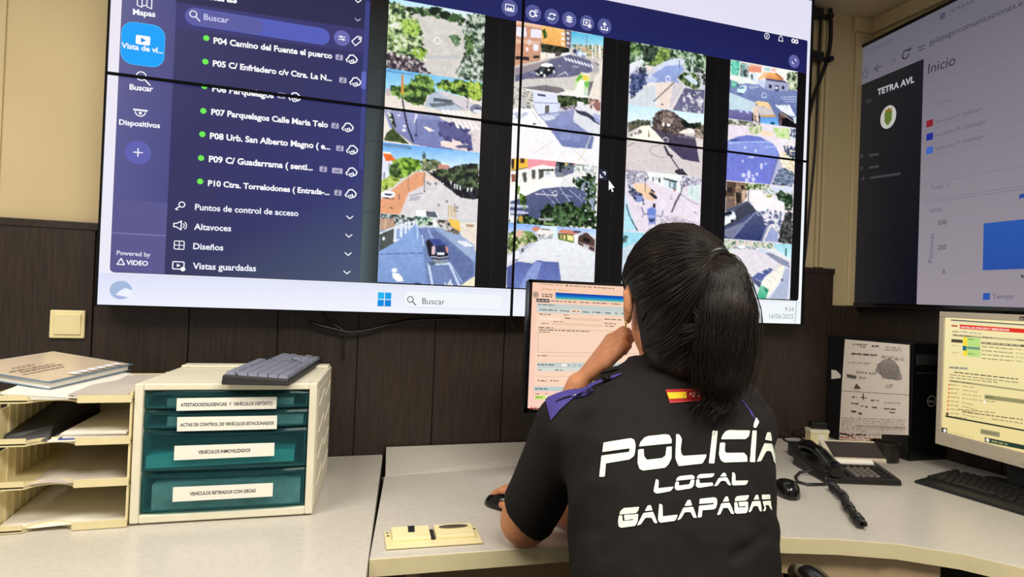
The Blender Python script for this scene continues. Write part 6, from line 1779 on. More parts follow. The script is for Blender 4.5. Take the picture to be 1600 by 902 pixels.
def draw2(CL):
    G1 = (110, 100, 98)
    for x0, y, x1, c in ((170, 448, 205, G1), (225, 452, 262, (60, 54, 56)), (290, 470, 340, (90, 84, 80)), (375, 485, 480, (200, 184, 176)), (165, 490, 215, (60, 54, 56)), (225, 508, 270, G1), (300, 514, 330, (90, 84, 80)), (375, 524, 450, (120, 112, 106)), (165, 540, 205, (60, 54, 56)), (212, 552, 235, (50, 46, 48)), (410, 548, 450, (90, 84, 82))): scr(CL, x0, y, x1, y + 4, 8, c)
    CL.lpx([cr7(243, 432), cr7(243, 470)], 0.004, (70, 64, 64))
    for k in range(7): scr(CL, 105, 585 + 14 * k, 520, 600 + 14 * k, 3, (176, 150, 144), k)
    CL.lpx([cr7(205, 636), cr7(520, 652)], 0.0018, (120, 104, 100))
    scr(CL, 92, 682, 270, 690, 6, (120, 90, 84))


def draw3(CL):
    scr(CL, 95, 690, 350, 700, 5, (110, 60, 56)); CL.lpx([cr7(92, 684), cr7(172, 706)], 0.005, (40, 30, 30)); scr(CL, 92, 706, 350, 716, 9, (206, 130, 100)); scr(CL, 100, 724, 340, 730, 4, (200, 150, 140))


side_sheet('paper_sheet', 'upper printed sheet with a grey hill sketch on the black tower', [cr7(124, 83), cr7(538, 120), cr7(534, 440), cr7(102, 412)], xs, draw1)
side_sheet('paper_sheet', 'lower sheet of handwritten notes on the black tower', [cr7(102, 415), cr7(534, 443), cr7(530, 698), cr7(88, 684)], xs, draw2)
side_sheet('paper_sheet', 'pinkish slip sticking out below the handwritten sheet', [cr7(90, 686), cr7(358, 690), cr7(356, 752), cr7(86, 726)], xs, draw3)
p = onx(1305, 585, TC[0] - 0.004)
b = MB()
q = [onx(x, y, TC[0] - 0.006) for x, y in ((1299, 592.5), (1313, 591), (1313, 586), (1306, 579), (1299, 578))]
b.prism([(v[1], v[2]) for v in q], TC[0] - 0.006, TC[0] - 0.0045, ax=0)
setp(b.build('paper_slip', M_WHITE, loc=tuple(p)), 'small white paper slip at the left side of the black tower', 'paper')

# ================================================================== keyboard in front of the silver monitor
R1, R2 = onz(1425, 748, ZT + 0.012), onz(1600, 800, ZT + 0.012)
dk = unit((R2 - R1)[:2])
keyboard('keyboard', 'black keyboard with palm rest in front of the silver monitor', (R1[0] + 0.045, R1[1], ZT), math.atan2(dk[1], dk[0]), 0.455, 0.150, M_BLACK, M_KEYD, 0.014, 0.026, rest=0.045)

# ================================================================== telephone
PF = onz(1288, 756, ZT)
PG = onz(1393, 757, ZT)
dp = unit((PG - PF)[:2])
prz = math.atan2(dp[1], dp[0]) - 0.09
pw = 0.245
PH_ = thing('telephone', 'black desk telephone with tilted display and handset near the tower', 'telephone', (PF[0], PF[1], ZT), prz)
M_PHN = mat('phone_black_plastic', (26, 25, 25), 0.35, var=0.1)
dpt = 0.215
b = MB()
b.hexa([(0.0, 0.0, 0.001), (pw, 0.0, 0.001), (pw, dpt, 0.001), (0, dpt, 0.001), (0.004, 0.003, 0.020), (pw - 0.004, 0.003, 0.020), (pw - 0.004, dpt - 0.003, 0.052), (0.004, dpt - 0.003, 0.052)])
b.build('base', M_PHN, PH_, bevel=0.006, bseg=3)
sl = 0.032 / dpt
b = MB()
y0, y1 = 0.130, 0.205
b.hexa([(0.084, y0, 0.034), (pw + 0.03, y0, 0.034), (pw + 0.03, y1, 0.046), (0.084, y1, 0.046), (0.084, y0, 0.046), (pw + 0.03, y0, 0.046), (pw + 0.03, y1, 0.092), (0.084, y1, 0.092)])
b.build('display_hood', M_SILV, PH_, bevel=0.003)
b = MB()
f0 = lambda t_: (y0 + (y1 - y0) * t_, 0.046 + 0.046 * t_ + 0.0012)
(ya, za), (yb_, zb_) = f0(0.08), f0(0.88)
b.hexa([(0.100, ya, za - 0.004), (pw + 0.028, ya, za - 0.004), (pw + 0.028, yb_, zb_ - 0.004), (0.100, yb_, zb_ - 0.004), (0.100, ya, za), (pw + 0.028, ya, za), (pw + 0.028, yb_, zb_), (0.100, yb_, zb_)])
b.build('display', mat('display_glass', (56, 50, 44), 0.3), PH_)
b = MB(); b.hexa([(0.095, 0.103, 0.036), (pw - 0.03, 0.103, 0.036), (pw - 0.03, 0.117, 0.036), (0.095, 0.117, 0.036), (0.095, 0.103, 0.041), (pw - 0.03, 0.103, 0.041), (pw - 0.03, 0.117, 0.049), (0.095, 0.117, 0.049)])
b.build('name_strip', M_WHITE, PH_)
kme = keycap_mesh(0.016, 0.0105, 0.006, mat('phone_keycap', (104, 98, 90), 0.5))
kme2 = keycap_mesh(0.016, 0.0105, 0.006, M_KEYD)
for r in range(5):
    for c_ in range(7):
        o = bpy.data.objects.new('key', kme if (r < 4 and 0 < c_ < 5) else kme2)
        COL.objects.link(o); o.parent = PH_
        o.location = (0.090 + 0.021 * c_, 0.018 + 0.0165 * r, 0.0195 + sl * (0.018 + 0.0165 * r))
        o.rotation_euler = (math.atan(sl), 0, 0)
# handset lying along the left side
b = MB()
path, rad = [], []
for i in range(15):
    q = i / 14
    path.append((0.038, -0.004 + 0.215 * q, 0.042 + 0.034 * q + 0.016 * math.sin(math.pi * q)))
vs, fs = [], []
for i, p in enumerate(path):
    q = i / 14
    e_ = abs(q - 0.5) * 2
    w_ = 0.021 + 0.010 * max(0, (e_ - 0.45) / 0.55) - (0.010 if i in (0, 14) else 0)
    h_ = 0.011 + 0.011 * max(0, (e_ - 0.55) / 0.45) - (0.008 if i in (0, 14) else 0)
    for k in range(14):
        a = 2 * math.pi * k / 14
        s_ = lambda v: math.copysign(abs(v) ** 0.7, v)
        vs.append((p[0] + w_ * s_(math.cos(a)), p[1], p[2] - (0.006 * e_) + h_ * s_(math.sin(a))))
for i in range(14):
    for k in range(14): fs.append((i * 14 + k, i * 14 + (k + 1) % 14, (i + 1) * 14 + (k + 1) % 14, (i + 1) * 14 + k))
fs += [tuple(range(13, -1, -1)), tuple(14 * 14 + k for k in range(14))]
b.add(vs, fs)
b.build('handset', M_BLACKG, PH_, smooth=True)
b = MB(); b.bx((0.010, 0.012, 0.018), (0.066, 0.05, 0.030)); b.build('cradle', M_PHN, PH_, bevel=0.003); b = MB(); b.bx((0.010, 0.155, 0.03), (0.066, 0.195, 0.056)); b.build('cradle', M_PHN, PH_, bevel=0.003)
# coiled cord: loop under the handset, then the coil over the desk
R_ = Matrix.Rotation(-prz, 3, 'Z')
def ploc(P): return R_ @ Vector((float(P[0] - PF[0]), float(P[1] - PF[1]), float(P[2] - ZT)))
lp = [ploc(onz(x, y, ZT + 0.006)) for x, y in ((1268, 742), (1250, 738), (1243, 745), (1246, 753), (1262, 757), (1285, 757), (1300, 756), (1302, 764))]
b = MB(); b.tube([lp[0] + Vector((0, 0, 0.012))] + lp[1:], 0.0042, 8); b.build('cord', M_PHN, PH_, smooth='all')
ctrl = [onz(x, y, ZT + 0.0152) for x, y in ((1300, 760), (1308, 767), (1317, 775), (1323, 788), (1331, 800), (1341, 812), (1348, 820))]
pts = []
for i in range(len(ctrl) - 1):
    for k in range(40): pts.append(ctrl[i] + (ctrl[i + 1] - ctrl[i]) * k / 40)
b = MB()
hel = []
for i, p in enumerate(pts):
    d = unit(pts[min(i + 1, len(pts) - 1)] - pts[max(i - 1, 0)])
    s_ = unit(np.cross(d, (0, 0, 1))); a = i * 0.62
    hel.append(ploc(p + (0.0080 + 0.0025 * (i % 60 < 30)) * (math.cos(a) * s_ + math.sin(a) * np.array([0, 0, 1]))))
b.tube(hel, 0.0038, 6); b.build('coiled_cord', M_PHN, PH_, smooth='all')

# ================================================================== mice
def mouse(label, loc, rz, s=1.0):
    t = thing('computer_mouse', label, 'mouse', loc, rz)
    b = MB()
    vs, fs, n, m_ = [], [], 20, 8
    for j in range(m_ + 1):
        ph = j / m_ * math.pi / 2
        for k in range(n):
            a = 2 * math.pi * k / n
            x, y = 0.032 * math.cos(a), 0.056 * math.sin(a)
            x *= 1 + 0.08 * math.sin(a)
            vs.append((s * x * math.cos(ph) ** 0.6, s * (y * math.cos(ph) ** 0.6), s * (0.001 + 0.036 * math.sin(ph) ** 0.9 * (1 - 0.25 * math.sin(a) * math.cos(ph)))))
    for j in range(m_):
        for k in range(n): fs.append((j * n + k, j * n + (k + 1) % n, (j + 1) * n + (k + 1) % n, (j + 1) * n + k))
    fs.append(tuple(range(n - 1, -1, -1)))
    b.add(vs, fs)
    b.build('shell', M_BLACKG, t, smooth='all')
    b = MB(); b.tube([(-0.003, 0.030, 0.027), (0.003, 0.030, 0.027)], 0.006 * s, 12); b.build('scroll_wheel', M_DARK, t, smooth=True)
    return t


pm = onz(1229, 772, ZT)
mouse('glossy black mouse right of the officer, beside the telephone', (pm[0], pm[1], ZT), -0.5, 1.12)

# ================================================================== small things round the telephone
pc = onz(1390, 728, ZT)
M_CUP = mat('dark_brown_tin', (34, 28, 22), 0.35, var=0.3, scale=20)
t = thing('tub', 'low dark round tub behind the telephone in front of the tower', 'tub', (pc[0] + 0.045, pc[1] + 0.06, ZT))
MB().lathe((0, 0, 0), [(0.042, 0.001), (0.046, 0.004), (0.047, 0.068), (0.044, 0.068), (0.043, 0.010)], 28).build('body', M_CUP, t, smooth=True)
pb_ = onz(1274, 694, ZT)
t = thing('small_box', 'small cream cardboard box behind the telephone', 'box', (pb_[0], pb_[1], ZT), -0.35)
MB().bx((-0.028, -0.02, 0.001), (0.042, 0.03, 0.052)).build('body', M_CREAM, t, bevel=0.002)
MB().bx((-0.030, -0.022, 0.046), (0.044, 0.032, 0.060)).build('lid', M_IVORY, t, bevel=0.002)
MB().bx((0.00, -0.018, 0.001), (0.03, -0.021, 0.04)).build('paper_label', M_WHITE, t)
pq = onz(1283, 670, ZT + 0.062)
b = MB().box((0, 0, 0.014), (0.06, 0.034, 0.026), rz=0.0)
o = setp(b.build('power_adapter', M_BLACK, bevel=0.004), 'black power adapter resting on the small cream box', 'adapter')
o.location = (pb_[0] + 0.012, pb_[1] + 0.004, ZT + 0.0605); o.rotation_euler = (0, 0, -0.35)
def cable(name, label, pts, r, m=None, smoothn=8):
    P = [np.array(p, float) for p in pts]
    out = []
    for i in range(len(P) - 1):
        p0, p1, p2, p3 = P[max(i - 1, 0)], P[i], P[i + 1], P[min(i + 2, len(P) - 1)]
        for k in range(smoothn):
            u = k / smoothn
            out.append(0.5 * (2 * p1 + (p2 - p0) * u + (2 * p0 - 5 * p1 + 4 * p2 - p3) * u * u + (3 * p1 - p0 - 3 * p2 + p3) * u ** 3))
    out.append(P[-1])
    b = MB(); b.tube(out, r, 8)
    return setp(b.build(name, m or M_BLACK, smooth='all', loc=tuple(P[len(P) // 2])), label, 'cable')


cable('cable', 'black cable running from the power adapter down to the desk behind the telephone', [onz(1292, 664, ZT + 0.078), onz(1276, 662, ZT + 0.078), onz(1255, 670, ZT + 0.05), onz(1232, 680, ZT + 0.008), onz(1224, 686, ZT + 0.004), onz(1240, 694, ZT + 0.004), onz(1262, 702, ZT + 0.004)], 0.0035)
cable('cable', 'thin black cable looping from the cream box towards the telephone display', [onz(1247, 682, ZT + 0.004), onz(1262, 692, ZT + 0.004), onz(1280, 703, ZT + 0.004)], 0.003)
ps_ = onz(1232, 712, ZT)
t = thing('desk_stand', 'small black wedge stand left of the telephone handset', 'stand', (ps_[0] + 0.03, ps_[1] - 0.02, ZT), prz)
MB().hexa([(-0.03, -0.03, 0.001), (0.03, -0.03, 0.001), (0.03, 0.03, 0.001), (-0.03, 0.03, 0.001), (-0.03, -0.025, 0.02), (0.03, -0.025, 0.02), (0.03, 0.03, 0.05), (-0.03, 0.03, 0.05)]).build('wedge', M_BLACK, t, bevel=0.003)
MB().bx((-0.026, -0.031, 0.004), (0.026, -0.026, 0.012)).build('front_stop', M_DARK, t, bevel=0.001)

# ================================================================== socket box let into the desk
S0, S1, S2, S3 = onz(603, 861, ZT), onz(755, 851, ZT), onz(752, 826, ZT), onz(607, 834, ZT)
ds = unit((S1 - S0)[:2])
srz = math.atan2(ds[1], ds[0])
sw_ = float(np.linalg.norm((S1 - S0)[:2]))
sd_ = 0.088
SB = thing('desk_socket', 'cream double flap socket box on the desk near the officer', 'socket box', (S0[0], S0[1], ZT), srz)
MB().bx((0, 0, 0.001), (sw_, sd_, 0.006)).build('base_plate', M_CREAM, SB, bevel=0.002)
for k, (x0, x1) in enumerate(((0.014, 0.098), (0.108, sw_ - 0.012))):
    b = MB()
    b.hexa([(x0, 0.026, 0.006), (x1, 0.026, 0.006), (x1, sd_ - 0.006, 0.006), (x0, sd_ - 0.006, 0.006), (x0 + 0.001, 0.028, 0.013), (x1 - 0.001, 0.028, 0.013), (x1 - 0.001, sd_ - 0.007, 0.018), (x0 + 0.001, sd_ - 0.007, 0.018)])
    b.build('flap', M_CREAM, SB, bevel=0.0015)
b = MB(); b.bx((0.0985, 0.03, 0.006), (0.1075, sd_ - 0.006, 0.0075)); b.bx((0.099, 0.026, 0.006), (0.106, 0.034, 0.012)); b.build('hinge_gap', M_DARK, SB)
b = MB(); b.hexa([(0.050, 0.052, 0.0145), (0.064, 0.052, 0.0145), (0.066, 0.080, 0.0175), (0.051, 0.080, 0.0175), (0.050, 0.052, 0.0162), (0.064, 0.052, 0.0162), (0.066, 0.080, 0.0188), (0.051, 0.080, 0.0188)]); b.build('sticker', M_BLACK, SB)
b = MB()
vs = [(0.152 + 0.033 * math.cos(a), 0.066 + 0.008 * math.sin(a), 0.0172) for a in np.linspace(0, 6.283, 25)[:-1]]
b.add(vs + [(v[0], v[1], 0.0187) for v in vs], [tuple(range(23, -1, -1)), tuple(range(24, 48))] + [(i, (i + 1) % 24, 24 + (i + 1) % 24, 24 + i) for i in range(24)])
b.build('grey_oval', mat('shiny_grey_metal', (120, 112, 104), 0.15, metal=0.6), SB)  # flat grey oval lying on the right flap
b = MB()
for x, y in ((0.006, sd_ - 0.012), (0.007, sd_ - 0.028), (sw_ - 0.006, sd_ - 0.016)): b.cyl((x, y, 0.006), (x, y, 0.0075), 0.003, 10)
b.build('screws', M_METAL, SB)

# ================================================================== cables
yc = 0.055
cable('cable', 'black cable sagging below the left half of the video wall', [ony(x, y, yc) for x, y in ((482, 503), (500, 509), (520, 514), (545, 519), (575, 516), (610, 507), (650, 500), (720, 498))], 0.005)
cable('cable', 'short black cable bunch under the video wall left of the sagging one', [ony(x, y, yc) for x, y in ((505, 490), (510, 500), (528, 511), (540, 522), (536, 540), (537, 562))], 0.004)
cable('cable', 'thin black cable with plug hanging under the seam of the video wall', [ony(x, y, yc) for x, y in ((797, 492), (799, 503), (803, 512))], 0.004)
yk = YW - 0.022
bun = cable('cable', 'black cable bundle bowing down the right end of the video wall', [ony(x, y, yk) for x, y in ((1297, 3), (1298, 20), (1298, 60), (1293, 92), (1284, 118), (1272, 150), (1262, 190))], 0.0075)
cable('cable', 'thin black cable running straight down beside the right edge of the video wall', [ony(x, y, yk + 0.01) for x, y in ((1284, 3), (1281, 60), (1278, 140), (1274, 230), (1265, 330), (1258, 400), (1250, 450))], 0.0045)
for k, (x0, x1) in enumerate(((1283.5, 1288), (1290.5, 1297.5))):
    a, c = ony(x0, 100, YW - 0.008), ony(x1, 100, YW - 0.008)
    setp(MB().bx((a[0], YW - 0.013, 1.45), (c[0], YW, ZC - 0.001)).build('cable_conduit', M_PLASTER, bevel=0.003, loc=(a[0], YW, 1.45)), ['narrow cream cable conduit nearest the video wall', 'broader cream cable conduit right of the narrow one'][k], 'conduit')
for k, yy in enumerate((25, 92)):
    t = thing('cable_clamp', ['upper', 'lower'][k] + ' black clamp holding the cables to the conduits', 'clamp', tuple(ony(1285, yy, YW - 0.02)))
    a, c = ony(1272, yy - 4, YW - 0.03), ony(1299, yy + 4, YW - 0.03)
    MB().bx((a[0], YW - 0.034, c[2]), (c[0], YW - 0.014, c[2] + 0.012)).build('strap', M_BLACK, t, True, bevel=0.002)
    MB().bx((a[0] - 0.03, YW - 0.05, c[2] - 0.012), (a[0] + 0.035, YW - 0.016, c[2] + 0.024)).build('clamp_block', M_BLACK, t, True, bevel=0.003)
    MB().cyl((c[0] - 0.012, YW - 0.045, c[2] + 0.006), (c[0] - 0.012, YW - 0.014, c[2] + 0.006), 0.012, 14).build('clamp_knob', M_BLACK, t, True, smooth=True)
# ================================================================== the officer: implicit surfaces turned into one skin each
def smin(a, b, k):
    h = np.clip(0.5 + 0.5 * (b - a) / k, 0, 1)
    return b + (a - b) * h - k * h * (1 - h)


def s_cone(P, a, b, ra, rb):
    a, b = np.asarray(a, float), np.asarray(b, float)
    d = b - a
    t = np.clip(((P - a) @ d) / (d @ d + 1e-12), 0, 1)
    return np.linalg.norm(P - a - t[:, None] * d, axis=1) - (ra + (rb - ra) * t)


def s_ell(P, c, r, R=None):
    q = P - np.asarray(c, float)
    if R is not None: q = q @ R               # R columns: local axes
    r = np.asarray(r, float)
    k0 = np.linalg.norm(q / r, axis=1)
    k1 = np.linalg.norm(q / (r * r), axis=1) + 1e-9
    return np.where(k0 < 1e-4, -r.min(), k0 * (k0 - 1) / k1)


def surface(fn, lo, hi, h, blk=12, margin=1.3):
    lo, hi = np.array(lo, float), np.array(hi, float)
    n = np.ceil((hi - lo) / h / blk).astype(int) * blk + 1
    D = np.full(n, 1.0, np.float32)
    nb = (n - 1) // blk
    bi = np.stack(np.meshgrid(*[np.arange(k) for k in nb], indexing='ij'), -1).reshape(-1, 3)
    ctr = lo + (bi * blk + blk / 2) * h
    dc = np.concatenate([fn(ctr[i:i + 40000]) for i in range(0, len(ctr), 40000)])
    rad = blk * h * 0.87 * margin + 0.004
    l = np.arange(blk + 1)
    loc = np.stack(np.meshgrid(l, l, l, indexing='ij'), -1).reshape(-1, 3)
    for b_, d in zip(bi, dc):
        s = tuple(slice(b_[k] * blk, b_[k] * blk + blk + 1) for k in range(3))
        if abs(d) > rad:
            if d < 0: D[s] = np.minimum(D[s], -0.01) if False else -0.01
    act = bi[np.abs(dc) <= rad]
    for i in range(0, len(act), 40):
        ch = act[i:i + 40]
        P = (lo + (ch[:, None, :] * blk + loc[None]) * h).reshape(-1, 3)
        d = fn(P).reshape(len(ch), blk + 1, blk + 1, blk + 1)
        for b_, q in zip(ch, d):
            D[b_[0] * blk:b_[0] * blk + blk + 1, b_[1] * blk:b_[1] * blk + blk + 1, b_[2] * blk:b_[2] * blk + blk + 1] = q
    # surface nets
    S = D < 0
    c8 = [(i, j, k) for i in (0, 1) for j in (0, 1) for k in (0, 1)]
    m = [k - 1 for k in D.shape]
    sub = lambda A, o: A[o[0]:o[0] + m[0], o[1]:o[1] + m[1], o[2]:o[2] + m[2]]
    cnt = sum(sub(S, o).astype(np.int8) for o in c8)
    cells = np.argwhere((cnt > 0) & (cnt < 8))
    idx = -np.ones(m, np.int64)
    idx[tuple(cells.T)] = np.arange(len(cells))
    acc = np.zeros((len(cells), 3)); w = np.zeros(len(cells))
    for a in range(8):
        for b_ in range(a + 1, 8):
            oa, ob = np.array(c8[a]), np.array(c8[b_])
            if np.abs(oa - ob).sum() != 1: continue
            da = D[tuple((cells + oa).T)].astype(float); db = D[tuple((cells + ob).T)].astype(float)
            x = (da < 0) != (db < 0)
            t = np.where(x, da / np.where(x, da - db, 1), 0)
            p = oa + (ob - oa) * t[:, None]
            acc[x] += p[x]; w[x] += 1
    V = lo + (cells + acc / w[:, None]) * h
    F = []
    for ax in range(3):
        u, v = (ax + 1) % 3, (ax + 2) % 3
        sl = [slice(0, None)] * 3
        a0 = [slice(None)] * 3; a1 = [slice(None)] * 3
        a0[ax] = slice(0, -1); a1[ax] = slice(1, None)
        e = np.argwhere(S[tuple(a0)] != S[tuple(a1)])
        e = e[(e[:, u] > 0) & (e[:, v] > 0) & (e[:, u] < m[u]) & (e[:, v] < m[v])]
        du, dv = np.eye(3, dtype=int)[u], np.eye(3, dtype=int)[v]
        q = np.stack([idx[tuple((e - du - dv).T)], idx[tuple((e - dv).T)], idx[tuple(e.T)], idx[tuple((e - du).T)]], 1)
        flip = ~S[tuple(e.T)]
        q[flip] = q[flip][:, ::-1]
        F.append(q)
    F = np.concatenate(F)
    return V, F[(F >= 0).all(1)]


def mesh_obj(name, V, F, m, parent=None, smooth=True):
    me = bpy.data.meshes.new(name)
    off = np.array(origin_of(parent)) if parent is not None else np.zeros(3)
    me.from_pydata((np.asarray(V) - off).tolist(), [], [tuple(f) for f in np.asarray(F).tolist()])
    if m is not None: me.materials.append(m)
    if smooth: me.polygons.foreach_set('use_smooth', [True] * len(me.polygons))
    o = bpy.data.objects.new(name, me)
    COL.objects.link(o)
    if parent is not None: o.parent = parent
    return o


M_SKIN = mat('skin', (204, 138, 98), 0.5, var=0.07, scale=60, bump=0.08, bscale=350, spec=0.4)
M_SKIN.node_tree.nodes['Principled BSDF'].inputs['Subsurface Weight'].default_value = 0.08
M_SKIN.node_tree.nodes['Principled BSDF'].inputs['Subsurface Radius'].default_value = (0.012, 0.005, 0.003)
M_SHIRT = mat('dark_charcoal_knit', (25, 21.5, 20.5), 0.85, var=0.10, scale=14, bump=0.25, bscale=900, spec=0.25)
M_TROU = mat('navy_trousers', (24, 25, 34), 0.85, var=0.1, bump=0.2, bscale=700)
M_HAIR = mat('dark_brown_hair', (24, 18, 15), 0.5, var=0.35, scale=30, spec=0.4)
M_HAIR2 = mat('hair_strands', (27, 20, 15), 0.45, var=0.5, scale=22, spec=0.3)
M_VIO = mat('blue_violet_yoke', (62, 52, 132), 0.75, var=0.06, bump=0.2, bscale=900)
M_REFL = mat('reflective_white_print', (232, 240, 226), 0.45, var=0.015)

PERSON = thing('person', 'seated person seen from behind in dark police shirt, chin on left hand', 'person', (1.23, -1.0, 0.0))

# ---- joints, from where the photograph shows them
def ch_(u, t, z):
    p = CAMP + t * (FX + RX * ((u - 800) / FPX))
    return np.array([p[0], p[1], z])


def axes2(deg):                                    # heading east of +y
    a = math.radians(deg)
    f = np.array([math.sin(a), math.cos(a), 0.0])
    return f, np.array([f[1], -f[0], 0.0])


TF, TR = axes2(14)                                 # torso facing
HFv, HRv = axes2(20)                               # head facing
UPv = np.array([0, 0, 1.0])
HC = pd(1055, 462, 1.175)
L_sh, L_el, L_wr = pd(890, 666, 1.185), pd(821, 813, 1.325), pd(905, 602, 1.285)
R_sh, R_el, R_wr = pd(1160, 672, 1.205), np.array([1.245, -0.790, 0.788]), np.array([1.132, -0.580, 0.778])
SECT = [(0.46, 1062, 1.01, 0.185, 0.125), (0.60, 1062, 1.02, 0.185, 0.125), (0.72, 1068, 1.05, 0.174, 0.116), (0.80, 1067, 1.075, 0.177, 0.116), (0.90, 1063, 1.105, 0.182, 0.117),
        (0.98, 1055, 1.13, 0.186, 0.114), (1.06, 1050, 1.15, 0.184, 0.104), (1.105, 1046, 1.165, 0.172, 0.090), (1.142, 1046, 1.172, 0.130, 0.072), (1.175, 1048, 1.176, 0.072, 0.056)]
SZ = np.array([s[0] for s in SECT])
SCX = np.array([ch_(s[1], s[2], s[0]) for s in SECT])
SA, SB_ = np.array([s[3] for s in SECT]), np.array([s[4] for s in SECT])
# shoulders sag towards the leaning (left) side
TILT = 0.10


def s_torso(P, grow=0.0):
    lat = (P[:, 0] - 1.24) * TR[0] + (P[:, 1] + 0.95) * TR[1]
    z = P[:, 2] - TILT * lat * np.clip((P[:, 2] - 0.8) / 0.25, 0, 1)
    zc = np.clip(z, SZ[0], SZ[-1])
    cx = np.interp(zc, SZ, SCX[:, 0]); cy = np.interp(zc, SZ, SCX[:, 1])
    a = np.interp(zc, SZ, SA) + grow; b = np.interp(zc, SZ, SB_) + grow
    dx, dy = P[:, 0] - cx, P[:, 1] - cy
    u = np.abs(dx * TR[0] + dy * TR[1]) / a
    v = np.abs(dx * TF[0] + dy * TF[1]) / b
    n = 2.35
    k = (u ** n + v ** n) ** (1 / n)
    d = (k - 1) * np.minimum(a, b) * 0.92
    over = np.maximum(np.maximum(z - SZ[-1], SZ[0] - z) - grow, 0)
    return np.where(over > 0, np.sqrt(np.maximum(d, 0) ** 2 + over ** 2) + np.minimum(d, 0) * 0, d)


def hframe():                                      # head axes as columns: right, forward, up (head bent a little forward)
    pt = math.radians(-6)
    f = HFv * math.cos(pt) + UPv * math.sin(pt)
    return np.stack([HRv, f, np.cross(HRv, f)], 1)


HM = hframe()
def hp(x, y, z): return HC + HM @ np.array([x, y, z], float)


HIP = {s: np.array([SCX[0][0], SCX[0][1], 0.525]) + TR * 0.085 * s + TF * 0.02 for s in (-1, 1)}
KNEE = {s: HIP[s] + TF * 0.40 + TR * 0.05 * s + UPv * 0.02 for s in (-1, 1)}
ANK = {s: np.array([KNEE[s][0], KNEE[s][1], 0.10]) - TF * 0.06 for s in (-1, 1)}

# left hand, a loose fist under the jaw
camx = unit(RX); camu = unit(UX); camf = unit(FX)
kn = pd(949, 546, 1.262)
LH = []
fdir1 = unit(pd(980, 522, 1.235) - pd(951, 541, 1.252))
fdir2 = unit(camx * 0.55 + camf * 0.65 - camu * 0.15)
fdir3 = unit(camf * 0.5 - camu * 0.75 - camx * 0.3)
spread = unit(camf * 0.74 + camx * 0.26 + camu * 0.52)
for i, (ln, rr) in enumerate(((0.040, 0.0093), (0.044, 0.0096), (0.041, 0.0092), (0.034, 0.0082))):
    m0 = kn + spread * (0.0188 * (i - 1.0)) + camu * (0.003 - 0.002 * abs(i - 1))
    m1 = m0 + fdir1 * ln
    m2 = m1 + fdir2 * ln * 0.62
    m3 = m2 + fdir3 * ln * 0.48
    LH.append((m0, m1, m2, m3, rr))
TH0 = pd(928, 582, 1.262); TH1 = pd(948, 568, 1.243); TH2 = pd(966, 552, 1.232); TH3 = pd(979, 541, 1.232)
# right hand, closed over the mouse
MOUSE = np.array([1.074, -0.447, ZT])
mdir = unit(MOUSE + np.array([0, 0, 0.045]) - R_wr)
hdir = unit((MOUSE - R_wr) * [1, 1, 0])
hside = np.array([hdir[1], -hdir[0], 0])           # towards the little finger... right of the hand
RK = R_wr + hdir * 0.078 + UPv * 0.012
RH = []
for i, (ln, rr, o) in enumerate(((0.043, 0.0090, -0.026), (0.047, 0.0093, -0.007), (0.043, 0.0089, 0.012), (0.033, 0.0080, 0.030))):
    m0 = RK + hside * o + UPv * (0.004 - abs(i - 1.3) * 0.002)
    spl = unit(hdir + hside * (o * 2.5))
    m1 = m0 + unit(spl + UPv * -0.10) * ln
    m2 = m1 + unit(spl + UPv * -0.55) * ln * 0.62
    m3 = m2 + unit(spl + UPv * -0.95) * ln * 0.42
    RH.append((m0, m1, m2, m3, rr))
RT = [R_wr + hdir * 0.022 - hside * 0.024 - UPv * 0.004, R_wr + hdir * 0.052 - hside * 0.042 - UPv * 0.010, R_wr + hdir * 0.082 - hside * 0.047 - UPv * 0.016, R_wr + hdir * 0.104 - hside * 0.044 - UPv * 0.020]
earL, earR = hp(-0.093, -0.024, -0.020), hp(0.093, -0.024, -0.020)


